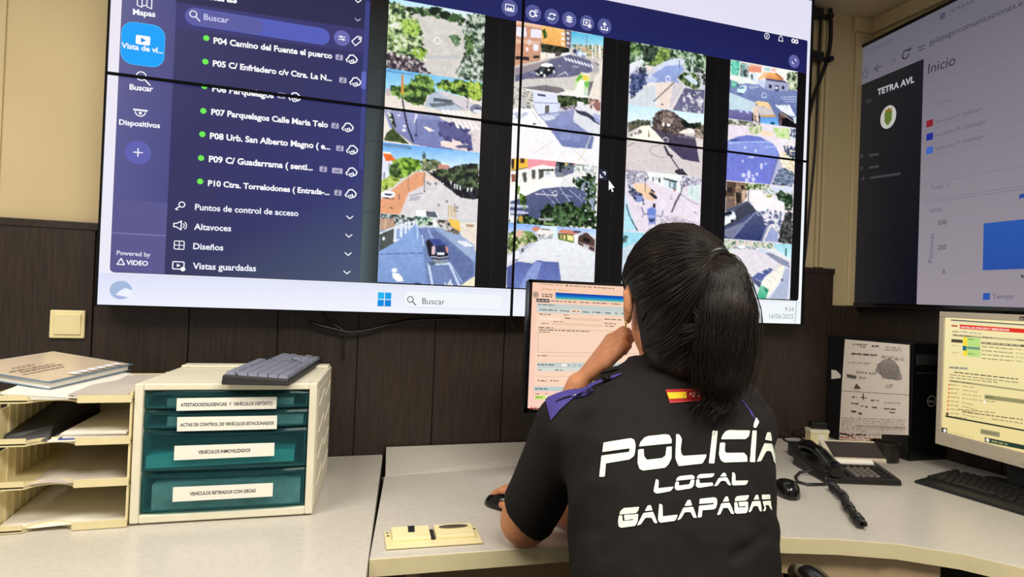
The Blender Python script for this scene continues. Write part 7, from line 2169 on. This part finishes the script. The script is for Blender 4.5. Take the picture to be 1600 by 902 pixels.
def s_skin(P):
    d = s_ell(P, hp(0, -0.004, 0.012), (0.081, 0.095, 0.103), HM)
    d = smin(d, s_ell(P, hp(0, 0.040, -0.052), (0.057, 0.056, 0.072), HM), 0.035)
    for s in (-1, 1): d = smin(d, s_ell(P, hp(0.056 * s, 0.006, -0.066), (0.022, 0.042, 0.036), HM), 0.03)     # jaw corners
    d = smin(d, s_ell(P, hp(0, 0.082, -0.104), (0.020, 0.018, 0.016), HM), 0.02)                               # chin
    d = smin(d, s_cone(P, hp(0, 0.094, 0.000), hp(0, 0.112, -0.042), 0.009, 0.013), 0.012)                     # nose
    d = smin(d, s_ell(P, hp(0, 0.096, -0.070), (0.024, 0.010, 0.008), HM), 0.008)                              # lips
    d = smin(d, s_ell(P, hp(0, 0.095, -0.080), (0.020, 0.010, 0.006), HM), 0.006)
    for s in (-1, 1):
        d = -smin(-d, s_ell(P, hp(0.032 * s, 0.100, -0.002), (0.018, 0.016, 0.011), HM), 0.010)                # eye sockets
        d = smin(d, s_ell(P, hp(0.032 * s, 0.082, -0.002), (0.0125, 0.0125, 0.0125), HM), 0.003)
        e = earL if s < 0 else earR
        Re = np.stack([unit(HM[:, 0] - HM[:, 1] * 0.55 * s * s * (1 if s < 0 else -1) * -s), HM[:, 1], HM[:, 2]], 1)
        d = smin(d, s_ell(P, e, (0.0095, 0.023, 0.036), HM), 0.010)
        d = smin(d, s_cone(P, e + HM @ np.array([0.007 * s, -0.014, 0.018]), e + HM @ np.array([0.005 * s, -0.013, -0.012]), 0.0055, 0.005), 0.004)
        d = -smin(-d, s_ell(P, e + HM @ np.array([0.010 * s, 0.003, 0.004]), (0.005, 0.009, 0.014), HM), 0.004)
        d = smin(d, s_ell(P, e + HM @ np.array([0.0, 0.004, -0.030]), (0.006, 0.009, 0.010), HM), 0.006)       # lobe
    nb = SCX[-2]
    d = smin(d, s_cone(P, hp(0, -0.012, -0.055), [nb[0], nb[1], 1.12], 0.050, 0.058), 0.03)
    d = smin(d, s_torso(P, -0.012), 0.03)
    for a, e, w, ra, re, rw in ((L_sh, L_el, L_wr, 0.047, 0.052, 0.027), (R_sh, R_el, R_wr, 0.047, 0.041, 0.026)):
        d = smin(d, s_cone(P, a, e, ra, re), 0.025)
        mid = e + (w - e) * 0.28
        d = smin(d, s_cone(P, e, mid, re - 0.004, 0.041), 0.02)
        d = smin(d, s_cone(P, mid, w, 0.041, rw), 0.012)
    # left palm and fingers
    pw_ = (LH[0][0] + LH[3][0]) / 2
    for f in LH:
        d = smin(d, s_cone(P, L_wr + (pw_ - L_wr) * 0.12 + (f[0] - pw_) * 0.45, f[0], 0.0150, 0.0105), 0.007)
    h = None
    for f in LH + RH:
        m0, m1, m2, m3, rr = f
        q = smin(smin(s_cone(P, m0, m1, rr * 1.12, rr), s_cone(P, m1, m2, rr, rr * 0.9), 0.004), s_cone(P, m2, m3, rr * 0.9, rr * 0.76), 0.003)
        q = np.minimum(q, np.linalg.norm(P - m1, axis=1) - rr * 1.06)
        h = q if h is None else np.minimum(h, q)
    d = smin(d, h, 0.006)
    t = smin(s_cone(P, TH0, TH1, 0.0145, 0.0125), s_cone(P, TH1, TH2, 0.0125, 0.0108), 0.006)
    d = smin(d, smin(t, s_cone(P, TH2, TH3, 0.0108, 0.0085), 0.004), 0.008)
    # right palm and fingers
    for f in RH:
        d = smin(d, s_cone(P, R_wr + hdir * 0.012 + (f[0] - RK) * 0.55, f[0], 0.0150, 0.0112), 0.012)
    t = smin(s_cone(P, RT[0], RT[1], 0.0150, 0.0122), s_cone(P, RT[1], RT[2], 0.0122, 0.0105), 0.005)
    d = smin(d, smin(t, s_cone(P, RT[2], RT[3], 0.0105, 0.0082), 0.004), 0.008)
    for s in (-1, 1):
        d = smin(d, s_cone(P, HIP[s], KNEE[s], 0.072, 0.050), 0.03)
        d = smin(d, s_cone(P, KNEE[s], ANK[s], 0.050, 0.034), 0.02)
        d = smin(d, s_cone(P, ANK[s] - UPv * 0.04, ANK[s] + TF * 0.13 - UPv * 0.065, 0.032, 0.024), 0.02)
    return d


V, F = surface(s_skin, (0.92, -1.30, 0.0), (1.62, -0.34, 1.45), 0.0042)
body = mesh_obj('body', V, F, M_SKIN, PERSON)
for s in (-1, 1):                                  # eyes
    e = MB()
    c = hp(0.032 * s, 0.083, -0.002)
    vs, fs = [], []
    for j in range(9):
        for k in range(16):
            th, ph = math.pi * j / 8, 2 * math.pi * k / 16
            vs.append(c + 0.0128 * np.array([math.sin(th) * math.cos(ph), math.sin(th) * math.sin(ph), math.cos(th)]))
    for j in range(8):
        for k in range(16): fs.append((j * 16 + k, j * 16 + (k + 1) % 16, (j + 1) * 16 + (k + 1) % 16, (j + 1) * 16 + k))
    e.add(vs, fs)
    e.build('eye', mat('eye_white', (226, 222, 214), 0.2), PERSON, True, smooth='all')

# ---- shirt
l_dir = unit(L_el - L_sh)
cutN = unit(-camx * 0.60 - camu * 0.62 + camf * 0.50)
cutP = pd(823, 801, 1.30)
r_end = R_sh + (R_el - R_sh) * 0.72
r_dir = unit(R_el - R_sh)
NSC = np.array([SCX[-2][0], SCX[-2][1], 1.125])


def folds(P, seed, sc):
    return vnoise(P[:, 0] / sc + 0.35 * P[:, 2] / sc + 9, P[:, 2] / (sc * 1.7) + P[:, 1] / sc + 9, seed) - 0.5


def s_shirt(P):
    d = s_torso(P, 0.004)
    arm = s_cone(P, L_sh, L_sh + (L_el - L_sh) * 1.15, 0.069, 0.062)
    inner = s_cone(P, L_sh + (L_el - L_sh) * 0.35, L_sh + (L_el - L_sh) * 1.3, 0.050, 0.0555)
    cut = (P - cutP) @ cutN
    arm = np.maximum(arm, cut)
    arm2 = s_cone(P, R_sh, R_sh + (R_el - R_sh) * 1.1, 0.062, 0.060)
    arm2 = np.maximum(arm2, (P - r_end) @ r_dir)
    d = smin(d, arm, 0.022)
    d = smin(d, arm2, 0.03)
    # creases running from the left armpit and across the waist
    ap = pd(893, 770, 1.13)
    for (u, v, t, u2, v2, t2, w_) in ((900, 800, 1.06, 880, 690, 1.10, 0.010), (930, 830, 1.02, 900, 770, 1.05, 0.008), (1190, 800, 1.02, 1216, 720, 1.08, 0.010), (1150, 870, 1.0, 1215, 830, 1.03, 0.012)):
        d = -smin(-d, s_cone(P, pd(u, v, t - 0.02), pd(u2, v2, t2 - 0.02), w_ * 0.2, w_ * 0.2), 0.018)
    d = d + 0.0055 * folds(P, 41, 0.055) + 0.0025 * folds(P, 43, 0.022)
    # collar stands round the neck
    col = np.maximum(np.abs(s_cone(P, NSC, hp(0, -0.014, -0.085), 0.0665, 0.0625)) - 0.0028, -(P[:, 2] - 1.10))
    col = np.maximum(col, P[:, 2] - (1.178 + 0.25 * ((P - NSC) @ -TF)))
    d = smin(d, col, 0.006)
    d = np.maximum(d, -s_cone(P, NSC - UPv * 0.005, hp(0, -0.012, -0.05), 0.058, 0.056))
    d = np.maximum(d, -np.maximum(inner, -cut - 0.05))
    return np.maximum(d, 0.60 - P[:, 2])


V, F = surface(s_shirt, (0.93, -1.28, 0.585), (1.60, -0.62, 1.20), 0.0042)
shirt = mesh_obj('shirt', V, F, M_SHIRT, PERSON)
BV = BVHTree.FromPolygons([tuple(v) for v in V.tolist()], [tuple(f) for f in F.tolist()])


def s_trou(P):
    d = s_torso(P, 0.008)
    d = np.maximum(d, P[:, 2] - 0.66)
    for s in (-1, 1):
        d = smin(d, s_cone(P, HIP[s], KNEE[s], 0.086, 0.066), 0.04)
        d = smin(d, np.maximum(s_cone(P, KNEE[s], ANK[s], 0.064, 0.052), 0.10 - P[:, 2]), 0.02)
    return d + 0.004 * folds(P, 47, 0.05)


V, F = surface(s_trou, (0.90, -1.30, 0.05), (1.66, -0.30, 0.69), 0.008)
mesh_obj('trousers', V, F, M_TROU, PERSON)
for s in (-1, 1):
    fn = lambda P: np.maximum(smin(s_cone(P, ANK[s] - UPv * 0.02, ANK[s] - UPv * 0.045, 0.045, 0.044), s_cone(P, ANK[s] - UPv * 0.05, ANK[s] + TF * 0.15 - UPv * 0.062, 0.044, 0.036), 0.03), 0.002 - P[:, 2])
    c = ANK[s]
    V, F = surface(fn, c - [0.14, 0.14, 0.11], c + [0.20, 0.26, 0.10], 0.008)
    mesh_obj('shoe', V, F, M_BLACKG, PERSON)


# ---- marks that lie on the shirt
def drape(name, polys, m, off, parent, step=3.2, label=None, cols=None):
    """lay flat outlines (read off the photograph) onto the shirt surface"""
    VV, FF, CC = [], [], []
    for pi, pts in enumerate(polys):
        tri = tessellate_polygon([[Vector((p[0], p[1], 0)) for p in pts]])
        T = [tuple(tuple(pts[i]) for i in t) for t in tri]
        out, st = [], T
        while st:
            a, b_, c = st.pop()
            es = [(math.dist(a, b_), a, b_, c), (math.dist(b_, c), b_, c, a), (math.dist(c, a), c, a, b_)]
            L_, p, q, r = max(es)
            if L_ > step:
                mdl = ((p[0] + q[0]) / 2, (p[1] + q[1]) / 2)
                st += [(p, mdl, r), (mdl, q, r)]
            else: out.append((a, b_, c))
        key = {}
        for t in out:
            ids = []
            for p in t:
                k = (round(p[0], 3), round(p[1], 3))
                if k not in key:
                    d = ray(*p); d = d / np.linalg.norm(d)
                    hit, nrm_, _, dist_ = BV.ray_cast(Vector(CAMP), Vector(d))
                    if hit is None:
                        hit, nrm_, _, _ = BV.find_nearest(Vector(CAMP + d * 1.15))
                    key[k] = len(VV)
                    VV.append(np.array(hit) + np.array(nrm_) * (off if nrm_.dot(Vector(d)) < 0 else -off))
                    CC.append(cols[pi] if cols else (255, 255, 255))
                ids.append(key[k])
            if len(set(ids)) == 3: FF.append(tuple(ids))
    V_ = np.array(VV)
    o = mesh_obj(name, V_, FF, m, parent)
    if cols:
        ca = o.data.color_attributes.new('Col', 'FLOAT_COLOR', 'POINT')
        c4 = np.ones((len(VV), 4), np.float32); c4[:, :3] = lin(np.array(CC)); ca.data.foreach_set('color', c4.ravel())
    if label: o['label'] = label
    return o


def tA(l): return [(920 + x / 6.444, 640 + y / 6.444) for x, y in l]
def tB(l): return [(1060 + x / 6.441, 640 + y / 6.441) for x, y in l]
def tC(l): return [(950 + x / 8.2, 730 + y / 8.2) for x, y in l]
def tD(l): return [(1080 + x / 8.2, 730 + y / 8.2) for x, y in l]


def soft(pts, r=0.22):                             # round the corners of a letter outline
    out = []
    n = len(pts)
    for i in range(n):
        p, a, b_ = np.array(pts[i]), np.array(pts[i - 1]), np.array(pts[(i + 1) % n])
        la, lb = np.linalg.norm(a - p), np.linalg.norm(b_ - p)
        k = min(0.9, la * r, lb * r)
        out += [tuple(p + (a - p) / (la + 1e-9) * k), tuple(p + (b_ - p) / (lb + 1e-9) * k)]
    return out


POL = [tA([(150, 335), (420, 292), (455, 305), (470, 350), (468, 420), (455, 470), (410, 505), (175, 545), (165, 678), (108, 682), (130, 465), (405, 428), (412, 392), (137, 430)]),
       tA([(505, 375), (520, 330), (560, 285), (600, 270), (770, 253), (810, 262), (832, 300), (832, 342)]),
       tA([(497, 405), (553, 398), (556, 470), (585, 508), (735, 490), (770, 465), (780, 378), (832, 372), (830, 490), (800, 555), (765, 588), (545, 618), (510, 600), (490, 540)]),
       tA([(877, 250), (910, 255), (935, 300), (922, 400), (930, 450), (950, 468)]) + tB([(280, 452), (275, 480), (240, 545), (0, 572)]) + tA([(885, 540), (868, 490)]),
       tB([(340, 218), (392, 218), (358, 545), (302, 543)]),
       tB([(425, 302), (440, 260), (470, 222), (510, 210), (715, 212), (705, 270), (670, 300)]),
       tB([(415, 335), (467, 335), (462, 420), (480, 438), (655, 437), (685, 470), (690, 527), (455, 536), (420, 510), (403, 450)]),
       tB([(778, 82), (808, 130), (775, 190), (748, 182), (755, 140)]), tB([(738, 212), (782, 212), (765, 533), (712, 530)]),
       tB([(885, 230), (920, 230), (935, 318), (862, 305)]),
       tB([(857, 340), (935, 345), (950, 400), (968, 480), (970, 540), (958, 536), (930, 435), (915, 420), (880, 418), (860, 450), (825, 520), (782, 528)])]
LOC = [tC([(610, 157), (640, 162), (648, 190), (642, 272), (835, 252), (830, 275), (795, 312), (625, 342), (590, 325), (582, 300)]),
       tC([(865, 178), (880, 140), (915, 118), (1075, 103), (1105, 125), (1103, 155)]), tC([(860, 190), (905, 188), (905, 240), (1040, 222), (1058, 165), (1103, 165), (1095, 240), (1060, 275), (890, 303), (855, 285), (852, 250)]),
       tD([(65, 150), (80, 110), (110, 92), (295, 82), (280, 120), (250, 135)]), tD([(60, 162), (100, 158), (105, 210), (270, 200), (280, 240), (90, 270), (55, 245)]),
       tD([(365, 125), (395, 80), (430, 72), (452, 122)]), tD([(345, 142), (455, 132), (475, 170), (508, 238), (470, 232), (430, 178), (375, 180), (330, 240), (287, 250)]),
       tD([(520, 65), (550, 75), (560, 100), (562, 175), (722, 172), (715, 200), (690, 230), (530, 237), (512, 210)])]
GAL = [tC([(147, 610), (160, 565), (200, 525), (400, 508), (385, 560), (360, 590)]), tC([(140, 622), (185, 618), (190, 692), (325, 680), (318, 668), (212, 684), (205, 614), (388, 600), (380, 700), (345, 755), (165, 780), (135, 755), (132, 700)]),
       tC([(470, 565), (505, 495), (545, 485), (572, 555)]), tC([(450, 590), (575, 572), (600, 630), (632, 718), (595, 722), (555, 650), (480, 650), (420, 735), (370, 752)]),
       tC([(655, 470), (690, 480), (698, 500), (700, 632), (890, 610), (880, 650), (855, 690), (670, 715), (642, 690), (640, 640)]),
       tC([(975, 500), (1015, 425), (1050, 420), (1075, 492)]), tC([(960, 520), (1085, 508), (1110, 575), (1135, 655), (1090, 650), (1055, 578), (980, 580), (930, 665), (885, 685)]),
       tD([(105, 408), (290, 387), (325, 405), (328, 470), (310, 530), (280, 545), (140, 555), (130, 645), (80, 650), (95, 497), (280, 478), (285, 460), (98, 475)]),
       tD([(398, 448), (430, 380), (462, 375), (480, 440)]), tD([(380, 465), (485, 458), (515, 520), (545, 605), (505, 600), (465, 525), (405, 525), (365, 610), (325, 620)]),
       tD([(548, 438), (560, 390), (590, 370), (735, 360), (720, 410), (690, 430)]), tD([(545, 452), (585, 450), (595, 520), (690, 515), (690, 500), (610, 508), (600, 448), (722, 443), (722, 550), (700, 592), (575, 600), (548, 580)]),
       tD([(790, 420), (820, 358), (845, 355), (865, 415)]), tD([(775, 440), (875, 432), (888, 490), (895, 570), (870, 568), (845, 500), (790, 502), (760, 570), (725, 585)]),
       tD([(895, 355), (1000, 352), (1005, 410), (897, 418)]), tD([(905, 440), (1010, 430), (1012, 480), (1025, 555), (1010, 545), (980, 490), (935, 490), (950, 520), (940, 565), (908, 565), (930, 520), (915, 485)])]
for nm, L_ in (('POLICÍA', POL), ('LOCAL', LOC), ('GALAPAGAR', GAL)):
    o = drape('back_lettering', [soft(p) for p in L_], M_REFL, 0.0016, shirt, label='white lettering reading ' + nm)
yk1 = [(853, 624), (872, 616), (893.5, 610), (920, 602), (947, 593), (966, 586), (974, 585), (963, 591), (932.8, 602), (900.6, 620), (875.7, 641), (862, 658)]
drape('shoulder_yoke', [yk1], M_VIO, 0.0030, shirt, step=2.2, label='blue violet yoke on the left shoulder')
drape('shoulder_yoke', [[(1182, 599), (1200, 609), (1210, 623), (1215, 645), (1211, 648), (1203, 630), (1193, 615), (1181, 605)]], M_VIO, 0.0012, shirt, label='blue violet yoke on the right shoulder')


def tE(l): return [(1030 + x / 17.78, 600 + y / 17.78) for x, y in l]


RED, YEL, STR = (176, 16, 20), (244, 206, 30), (250, 200, 190)
fl = [tE([(170, 165), (1225, 140), (1375, 460), (290, 545)])]
drape('flag_patch', fl, mat('red_patch_cloth', RED, 0.7), 0.0014, shirt, label='red flag patch with yellow field and seven stars')
fp = [tE([(210, 255), (740, 242), (752, 408), (272, 430)])] + [tE([(x - 34, y - 22), (x + 20, y - 30), (x + 38, y + 20), (x - 14, y + 30)]) for x, y in ((860, 295), (965, 282), (1085, 272), (1205, 266), (940, 355), (1050, 346), (1165, 336))] + [tE([(625, 270), (640, 270), (690, 410), (668, 412)]), tE([(700, 290), (735, 290), (738, 330), (704, 330)]), tE([(290, 530), (1370, 445), (1375, 462), (292, 547)])]
drape('flag_device', fp, PRINT, 0.0022, shirt, cols=[YEL] + [STR] * 7 + [(150, 110, 20), (206, 150, 60), (216, 90, 90)])
# shoulder strap with its button
ST = [(852, 618), (862, 606), (877, 598), (894, 591), (918, 590), (945, 585), (966, 578), (969, 581), (946, 589), (920, 595), (896, 600), (876, 609)]
drape('epaulette', [[(x - 1, y - 3) for x, y in ST]], M_SHIRT, 0.0050, shirt)
drape('epaulette_button', [[(893 + 3.2 * math.cos(a), 601.5 + 1.8 * math.sin(a)) for a in np.linspace(0, 6.28, 13)[:-1]]], M_WHITE, 0.0062, shirt)

# ---- earring
e = earL + HM @ np.array([-0.004, 0.000, -0.040])
b = MB()
b.tube([e + 0.0062 * (math.cos(a) * HM[:, 1] + math.sin(a) * UPv) for a in np.linspace(0, 2 * math.pi, 17)], 0.0011, 6, caps=False)
b.build('earring', mat('gold', (240, 196, 90), 0.2, metal=1.0), PERSON, True, smooth='all')

# ---- hair: cap and tail as one surface, then combed strands
PB = pd(1119, 404, 1.085)                          # where the tail is tied
TAIL = [PB, pd(1139, 430, 1.050), pd(1138, 485, 1.040), pd(1132, 545, 1.040), pd(1127, 592, 1.040), pd(1126, 626, 1.042)]
TRAD = [0.020, 0.034, 0.050, 0.054, 0.046, 0.030]
HEC = hp(0, -0.012, 0.016)
HER = np.array([0.1015, 0.110, 0.117])


def s_hair(P):
    d = s_ell(P, HEC, HER, HM)
    q = (P - HC) @ HM
    d = np.maximum(d, q[:, 1] - 0.055 + 0.35 * np.minimum(q[:, 2] + 0.02, 0) - 0.6 * np.maximum(q[:, 2] - 0.02, 0))
    # leave the ears and the jaw free
    for s in (-1, 1):
        d = -smin(-d, s_ell(P, hp(0.102 * s, -0.008, -0.034), (0.038, 0.048, 0.058), HM), 0.008)
    d = smin(d, s_ell(P, hp(-0.004, -0.050, -0.082), (0.070, 0.042, 0.078), HM), 0.03)
    for i in range(len(TAIL) - 1):
        d = smin(d, s_cone(P, TAIL[i], TAIL[i + 1], TRAD[i] * 0.76, TRAD[i + 1] * 0.78), 0.014)
    d = d + 0.004 * (vnoise(q[:, 0] / 0.012 + 20, q[:, 2] / 0.07 + 20, 61) - 0.5) + 0.006 * (vnoise(q[:, 0] / 0.035 + 20, q[:, 2] / 0.05 + 30, 63) - 0.5)
    return d


V, F = surface(s_hair, (1.02, -1.16, 1.00), (1.46, -0.68, 1.48), 0.0045)
hair = mesh_obj('hair', V, F, M_HAIR, PERSON)
rs = np.random.RandomState(5)
STV, STF = [], []


def strand(pts, r0, r1):
    pts = np.asarray(pts)
    n = len(pts)
    t = np.gradient(pts, axis=0)
    t /= np.linalg.norm(t, axis=1)[:, None] + 1e-9
    a = np.cross(t, camf); a /= np.linalg.norm(a, axis=1)[:, None] + 1e-9
    b_ = np.cross(t, a)
    rr = np.linspace(r0, r1, n)[:, None]
    base = sum(len(v) for v in STV)
    ring = np.stack([pts + rr * a, pts + rr * (-0.5 * a + 0.87 * b_), pts + rr * (-0.5 * a - 0.87 * b_)], 1).reshape(-1, 3)
    STV.append(ring)
    for i in range(n - 1):
        for k in range(3):
            k2 = (k + 1) % 3
            STF.append((base + i * 3 + k, base + i * 3 + k2, base + i * 3 + 3 + k2, base + i * 3 + 3 + k))


def on_cap(dv, lift):
    dv = dv / np.linalg.norm(dv)
    return HEC + HM @ (dv * HER * (1 + lift))


HB = BVHTree.FromPolygons([tuple(v) for v in V.tolist()], [tuple(f) for f in F.tolist()])


def settle(p, lift, always=False):                 # keep a strand on or just outside the hair surface
    hit, n_, _, _ = HB.find_nearest(Vector(p))
    hit, n_ = np.array(hit), np.array(n_)
    sd_ = (p - hit) @ n_
    if always or sd_ < lift: return hit + n_ * lift
    return p


bd = (HM.T @ (PB - HEC)) / HER
bd /= np.linalg.norm(bd)
for i in range(1900):                              # combed towards the tie
    while True:
        v = rs.normal(size=3); v /= np.linalg.norm(v)
        if v[1] < 0.62 and v[2] > -0.97 and not (abs(v[0]) > 0.55 and v[2] < -0.02 and v[1] > -0.42): break
    th = math.acos(np.clip(v @ bd, -1, 1))
    if th < 0.15: continue
    lift = rs.uniform(0.0, 0.035); wv = rs.uniform(-0.05, 0.05)
    pts = []
    n = 12
    ax = np.cross(v, bd); ax /= np.linalg.norm(ax) + 1e-9
    for k in range(n):
        q = k / (n - 1)
        w_ = (math.sin((1 - q) * th) * v + math.sin(q * th) * bd) / math.sin(th) + ax * wv * math.sin(math.pi * q)
        pts.append(on_cap(w_, (0.25 if w_[2] < -0.5 else 0.0) + lift * math.sin(math.pi * min(1, q * 0.9 + 0.1)) + 0.010 * math.sin(5 * q + i) * 0.3))
    l0 = rs.uniform(0.0004, 0.004)
    pts = [settle(p, l0 * (0.4 + math.sin(math.pi * k / (n - 1)))) if k > n - 3 else settle(p, l0 * (0.4 + math.sin(math.pi * k / (n - 1))), True) for k, p in enumerate(pts)]
    strand(pts, 0.0006, 0.0011)
for i in range(2100):                              # the tail
    a = rs.uniform(0, 2 * math.pi); k0 = math.sqrt(rs.uniform(0.35, 0.86))
    end = rs.uniform(0.72, 1.0)
    ext = max(0, rs.normal(0.0, 0.035)) if rs.rand() < 0.35 else 0
    dx = rs.normal(-0.001, 0.0035); fr_ = rs.uniform(0.5, 1.6); ph = rs.uniform(0, 6.28)
    pts = []
    n = 16
    T_ = len(TAIL) - 1
    for k in range(n):
        q = k / (n - 1) * end * T_
        j = min(int(q), T_ - 1); f_ = q - j
        f2 = f_ * f_ * (3 - 2 * f_) if j == 0 else f_
        c = TAIL[j] * (1 - f2) + TAIL[j + 1] * f2
        r = (TRAD[j] * (1 - f_) + TRAD[j + 1] * f_) * k0
        aa = a + 0.25 * math.sin(q * fr_ + ph)
        pts.append(c + r * (math.cos(aa) * camx + math.sin(aa) * camf) + camx * dx * q * 0.4)
    if ext and end > 0.9:
        last = pts[-1]
        dr = unit(np.array([dx * 6, 0, -0.05]) + (HC - last) * [0.03, 0.03, 0])
        for k in range(1, 5): pts.append(last + dr * ext * k / 4 + camx * 0.003 * math.sin(k + ph))
    l0 = rs.uniform(0.0003, 0.0025)
    pts = [p if k < 1 else settle(p, l0) for k, p in enumerate(pts)]
    strand(pts, 0.0009, 0.0005)
for i in range(70):                                # stray hairs over the crown and at the nape
    if i < 45:
        v = np.array([rs.uniform(-0.75, 0.7), rs.uniform(-0.5, 0.2), rs.uniform(0.5, 1.0)])
    else:
        v = np.array([rs.uniform(-0.75, -0.45), rs.uniform(-0.6, -0.2), rs.uniform(-0.9, -0.6)])
    v /= np.linalg.norm(v)
    ln = rs.uniform(0.02, 0.055)
    o_ = rs.normal(size=3) * 0.5 + np.array([0.5 if i < 45 else -0.3, 0, 0.2 if i < 45 else -0.6])
    pts = [on_cap(v + o_ * 0.35 * q, 0.01 + ln / 0.11 * 0.35 * math.sin(2.4 * q) * 0.5) for q in np.linspace(0, 1, 9)]
    strand(pts, 0.00045, 0.0002)
for i in range(60):                                # loop of hair sticking out above the tie
    w_ = rs.uniform(-0.004, 0.004, 3)
    P4 = [pd(1118, 408, 1.08), pd(1135, 391, 1.06), pd(1150, 396, 1.05), pd(1162, 425, 1.045)] if i < 28 else [pd(1120, 400, 1.08), pd(1150, 412, 1.05), pd(1162, 440, 1.04), pd(1174, 490 + 60 * rs.rand(), 1.04)]
    pts = []
    for q in np.linspace(0, 1, 10):
        b0, b1, b2, b3 = (1 - q) ** 3, 3 * q * (1 - q) ** 2, 3 * q * q * (1 - q), q ** 3
        pts.append(b0 * P4[0] + b1 * P4[1] + b2 * P4[2] + b3 * P4[3] + w_ * (0.5 + q))
    strand(pts, 0.0007, 0.0003)
so = mesh_obj('hair_strands', np.concatenate(STV), STF, M_HAIR2, hair)
so['kind'] = 'stuff'
b = MB()
b.tube([PB + 0.019 * (math.cos(a) * unit(np.cross(TAIL[1] - PB, UPv)) + math.sin(a) * unit(np.cross(np.cross(TAIL[1] - PB, UPv), TAIL[1] - PB))) for a in np.linspace(0, 2 * math.pi, 21)], 0.006, 8, caps=False)
b.build('hair_tie', M_BLACK, hair, True, smooth='all').location = (0, 0, 0)

# ---- mouse under the right hand
mt = mouse("small black mouse under the officer's right hand, behind the left elbow", (MOUSE[0] - 0.006, MOUSE[1] - 0.024, ZT), math.atan2(hdir[1], hdir[0]) - math.pi / 2 + 0.35, 1.0)

# ================================================================== office chair
sc = np.array([SCX[0][0], SCX[0][1]])
CH = thing('office_chair', "black office chair under the seated officer, armrest showing by the desk edge", 'chair', (sc[0], sc[1], 0), math.atan2(-TF[0], TF[1]))
M_UPH = mat('black_upholstery', (22, 22, 23), 0.8, var=0.1, bump=0.3, bscale=500)
b = MB(); b.box((0, 0.06, 0.405), (0.48, 0.46, 0.07)); b.build('seat', M_UPH, CH, bevel=0.03, bseg=4)
b = MB(); b.box((0, -0.235, 0.60), (0.42, 0.05, 0.30)); b.build('backrest', M_UPH, CH, bevel=0.022, bseg=4)
b = MB(); b.tube([(0, -0.02, 0.36), (0, -0.20, 0.37), (0, -0.275, 0.44), (0, -0.268, 0.60)], 0.018, 8); b.build('back_bar', M_BLACK, CH, smooth=True)
b = MB(); b.cyl((0, 0.03, 0.10), (0, 0.03, 0.372), 0.028); b.build('gas_column', M_METAL, CH, smooth=True)
for k in range(5):
    a = 2 * math.pi * k / 5 + 0.3
    e = (0.29 * math.cos(a), 0.03 + 0.29 * math.sin(a))
    b = MB(); b.tube([(0, 0.03, 0.11), (e[0], e[1], 0.075)], [0.026, 0.016], 10); lg = b.build('leg', M_BLACK, CH, smooth=True)
    b = MB(); b.tube([(e[0] - 0.018 * math.sin(a), e[1] + 0.018 * math.cos(a), 0.03), (e[0] + 0.018 * math.sin(a), e[1] - 0.018 * math.cos(a), 0.03)], 0.029, 14); b.build('castor', M_BLACKG, lg, smooth=True)
ARM = onz(1250, 893, 0.70)
cR, sR = math.cos(-CH.rotation_euler.z), math.sin(-CH.rotation_euler.z)
la = np.array([(ARM[0] - sc[0]) * cR - (ARM[1] - sc[1]) * sR, (ARM[0] - sc[0]) * sR + (ARM[1] - sc[1]) * cR])
ax_ = max(0.25, min(0.42, la[0]))

for s, axs, yo in ((1, ax_, la[1]), (-1, 0.265, la[1] - 0.10)):
    b = MB(); b.tube([(s * axs, yo - 0.24, 0.69), (s * axs, yo - 0.22, 0.70), (s * axs, yo - 0.04, 0.70), (s * axs, yo - 0.005, 0.69), (s * axs, yo, 0.665)], [0.022, 0.03, 0.032, 0.03, 0.014], 14)
    b.build('armrest', M_BLACKG, CH, smooth='all')
    b = MB(); b.tube([(s * axs, yo - 0.12, 0.675), (s * (axs + 0.005), yo - 0.12, 0.42), (s * 0.20, yo - 0.12, 0.37)], 0.016, 8); b.build('armrest_post', M_BLACK, CH, smooth=True)
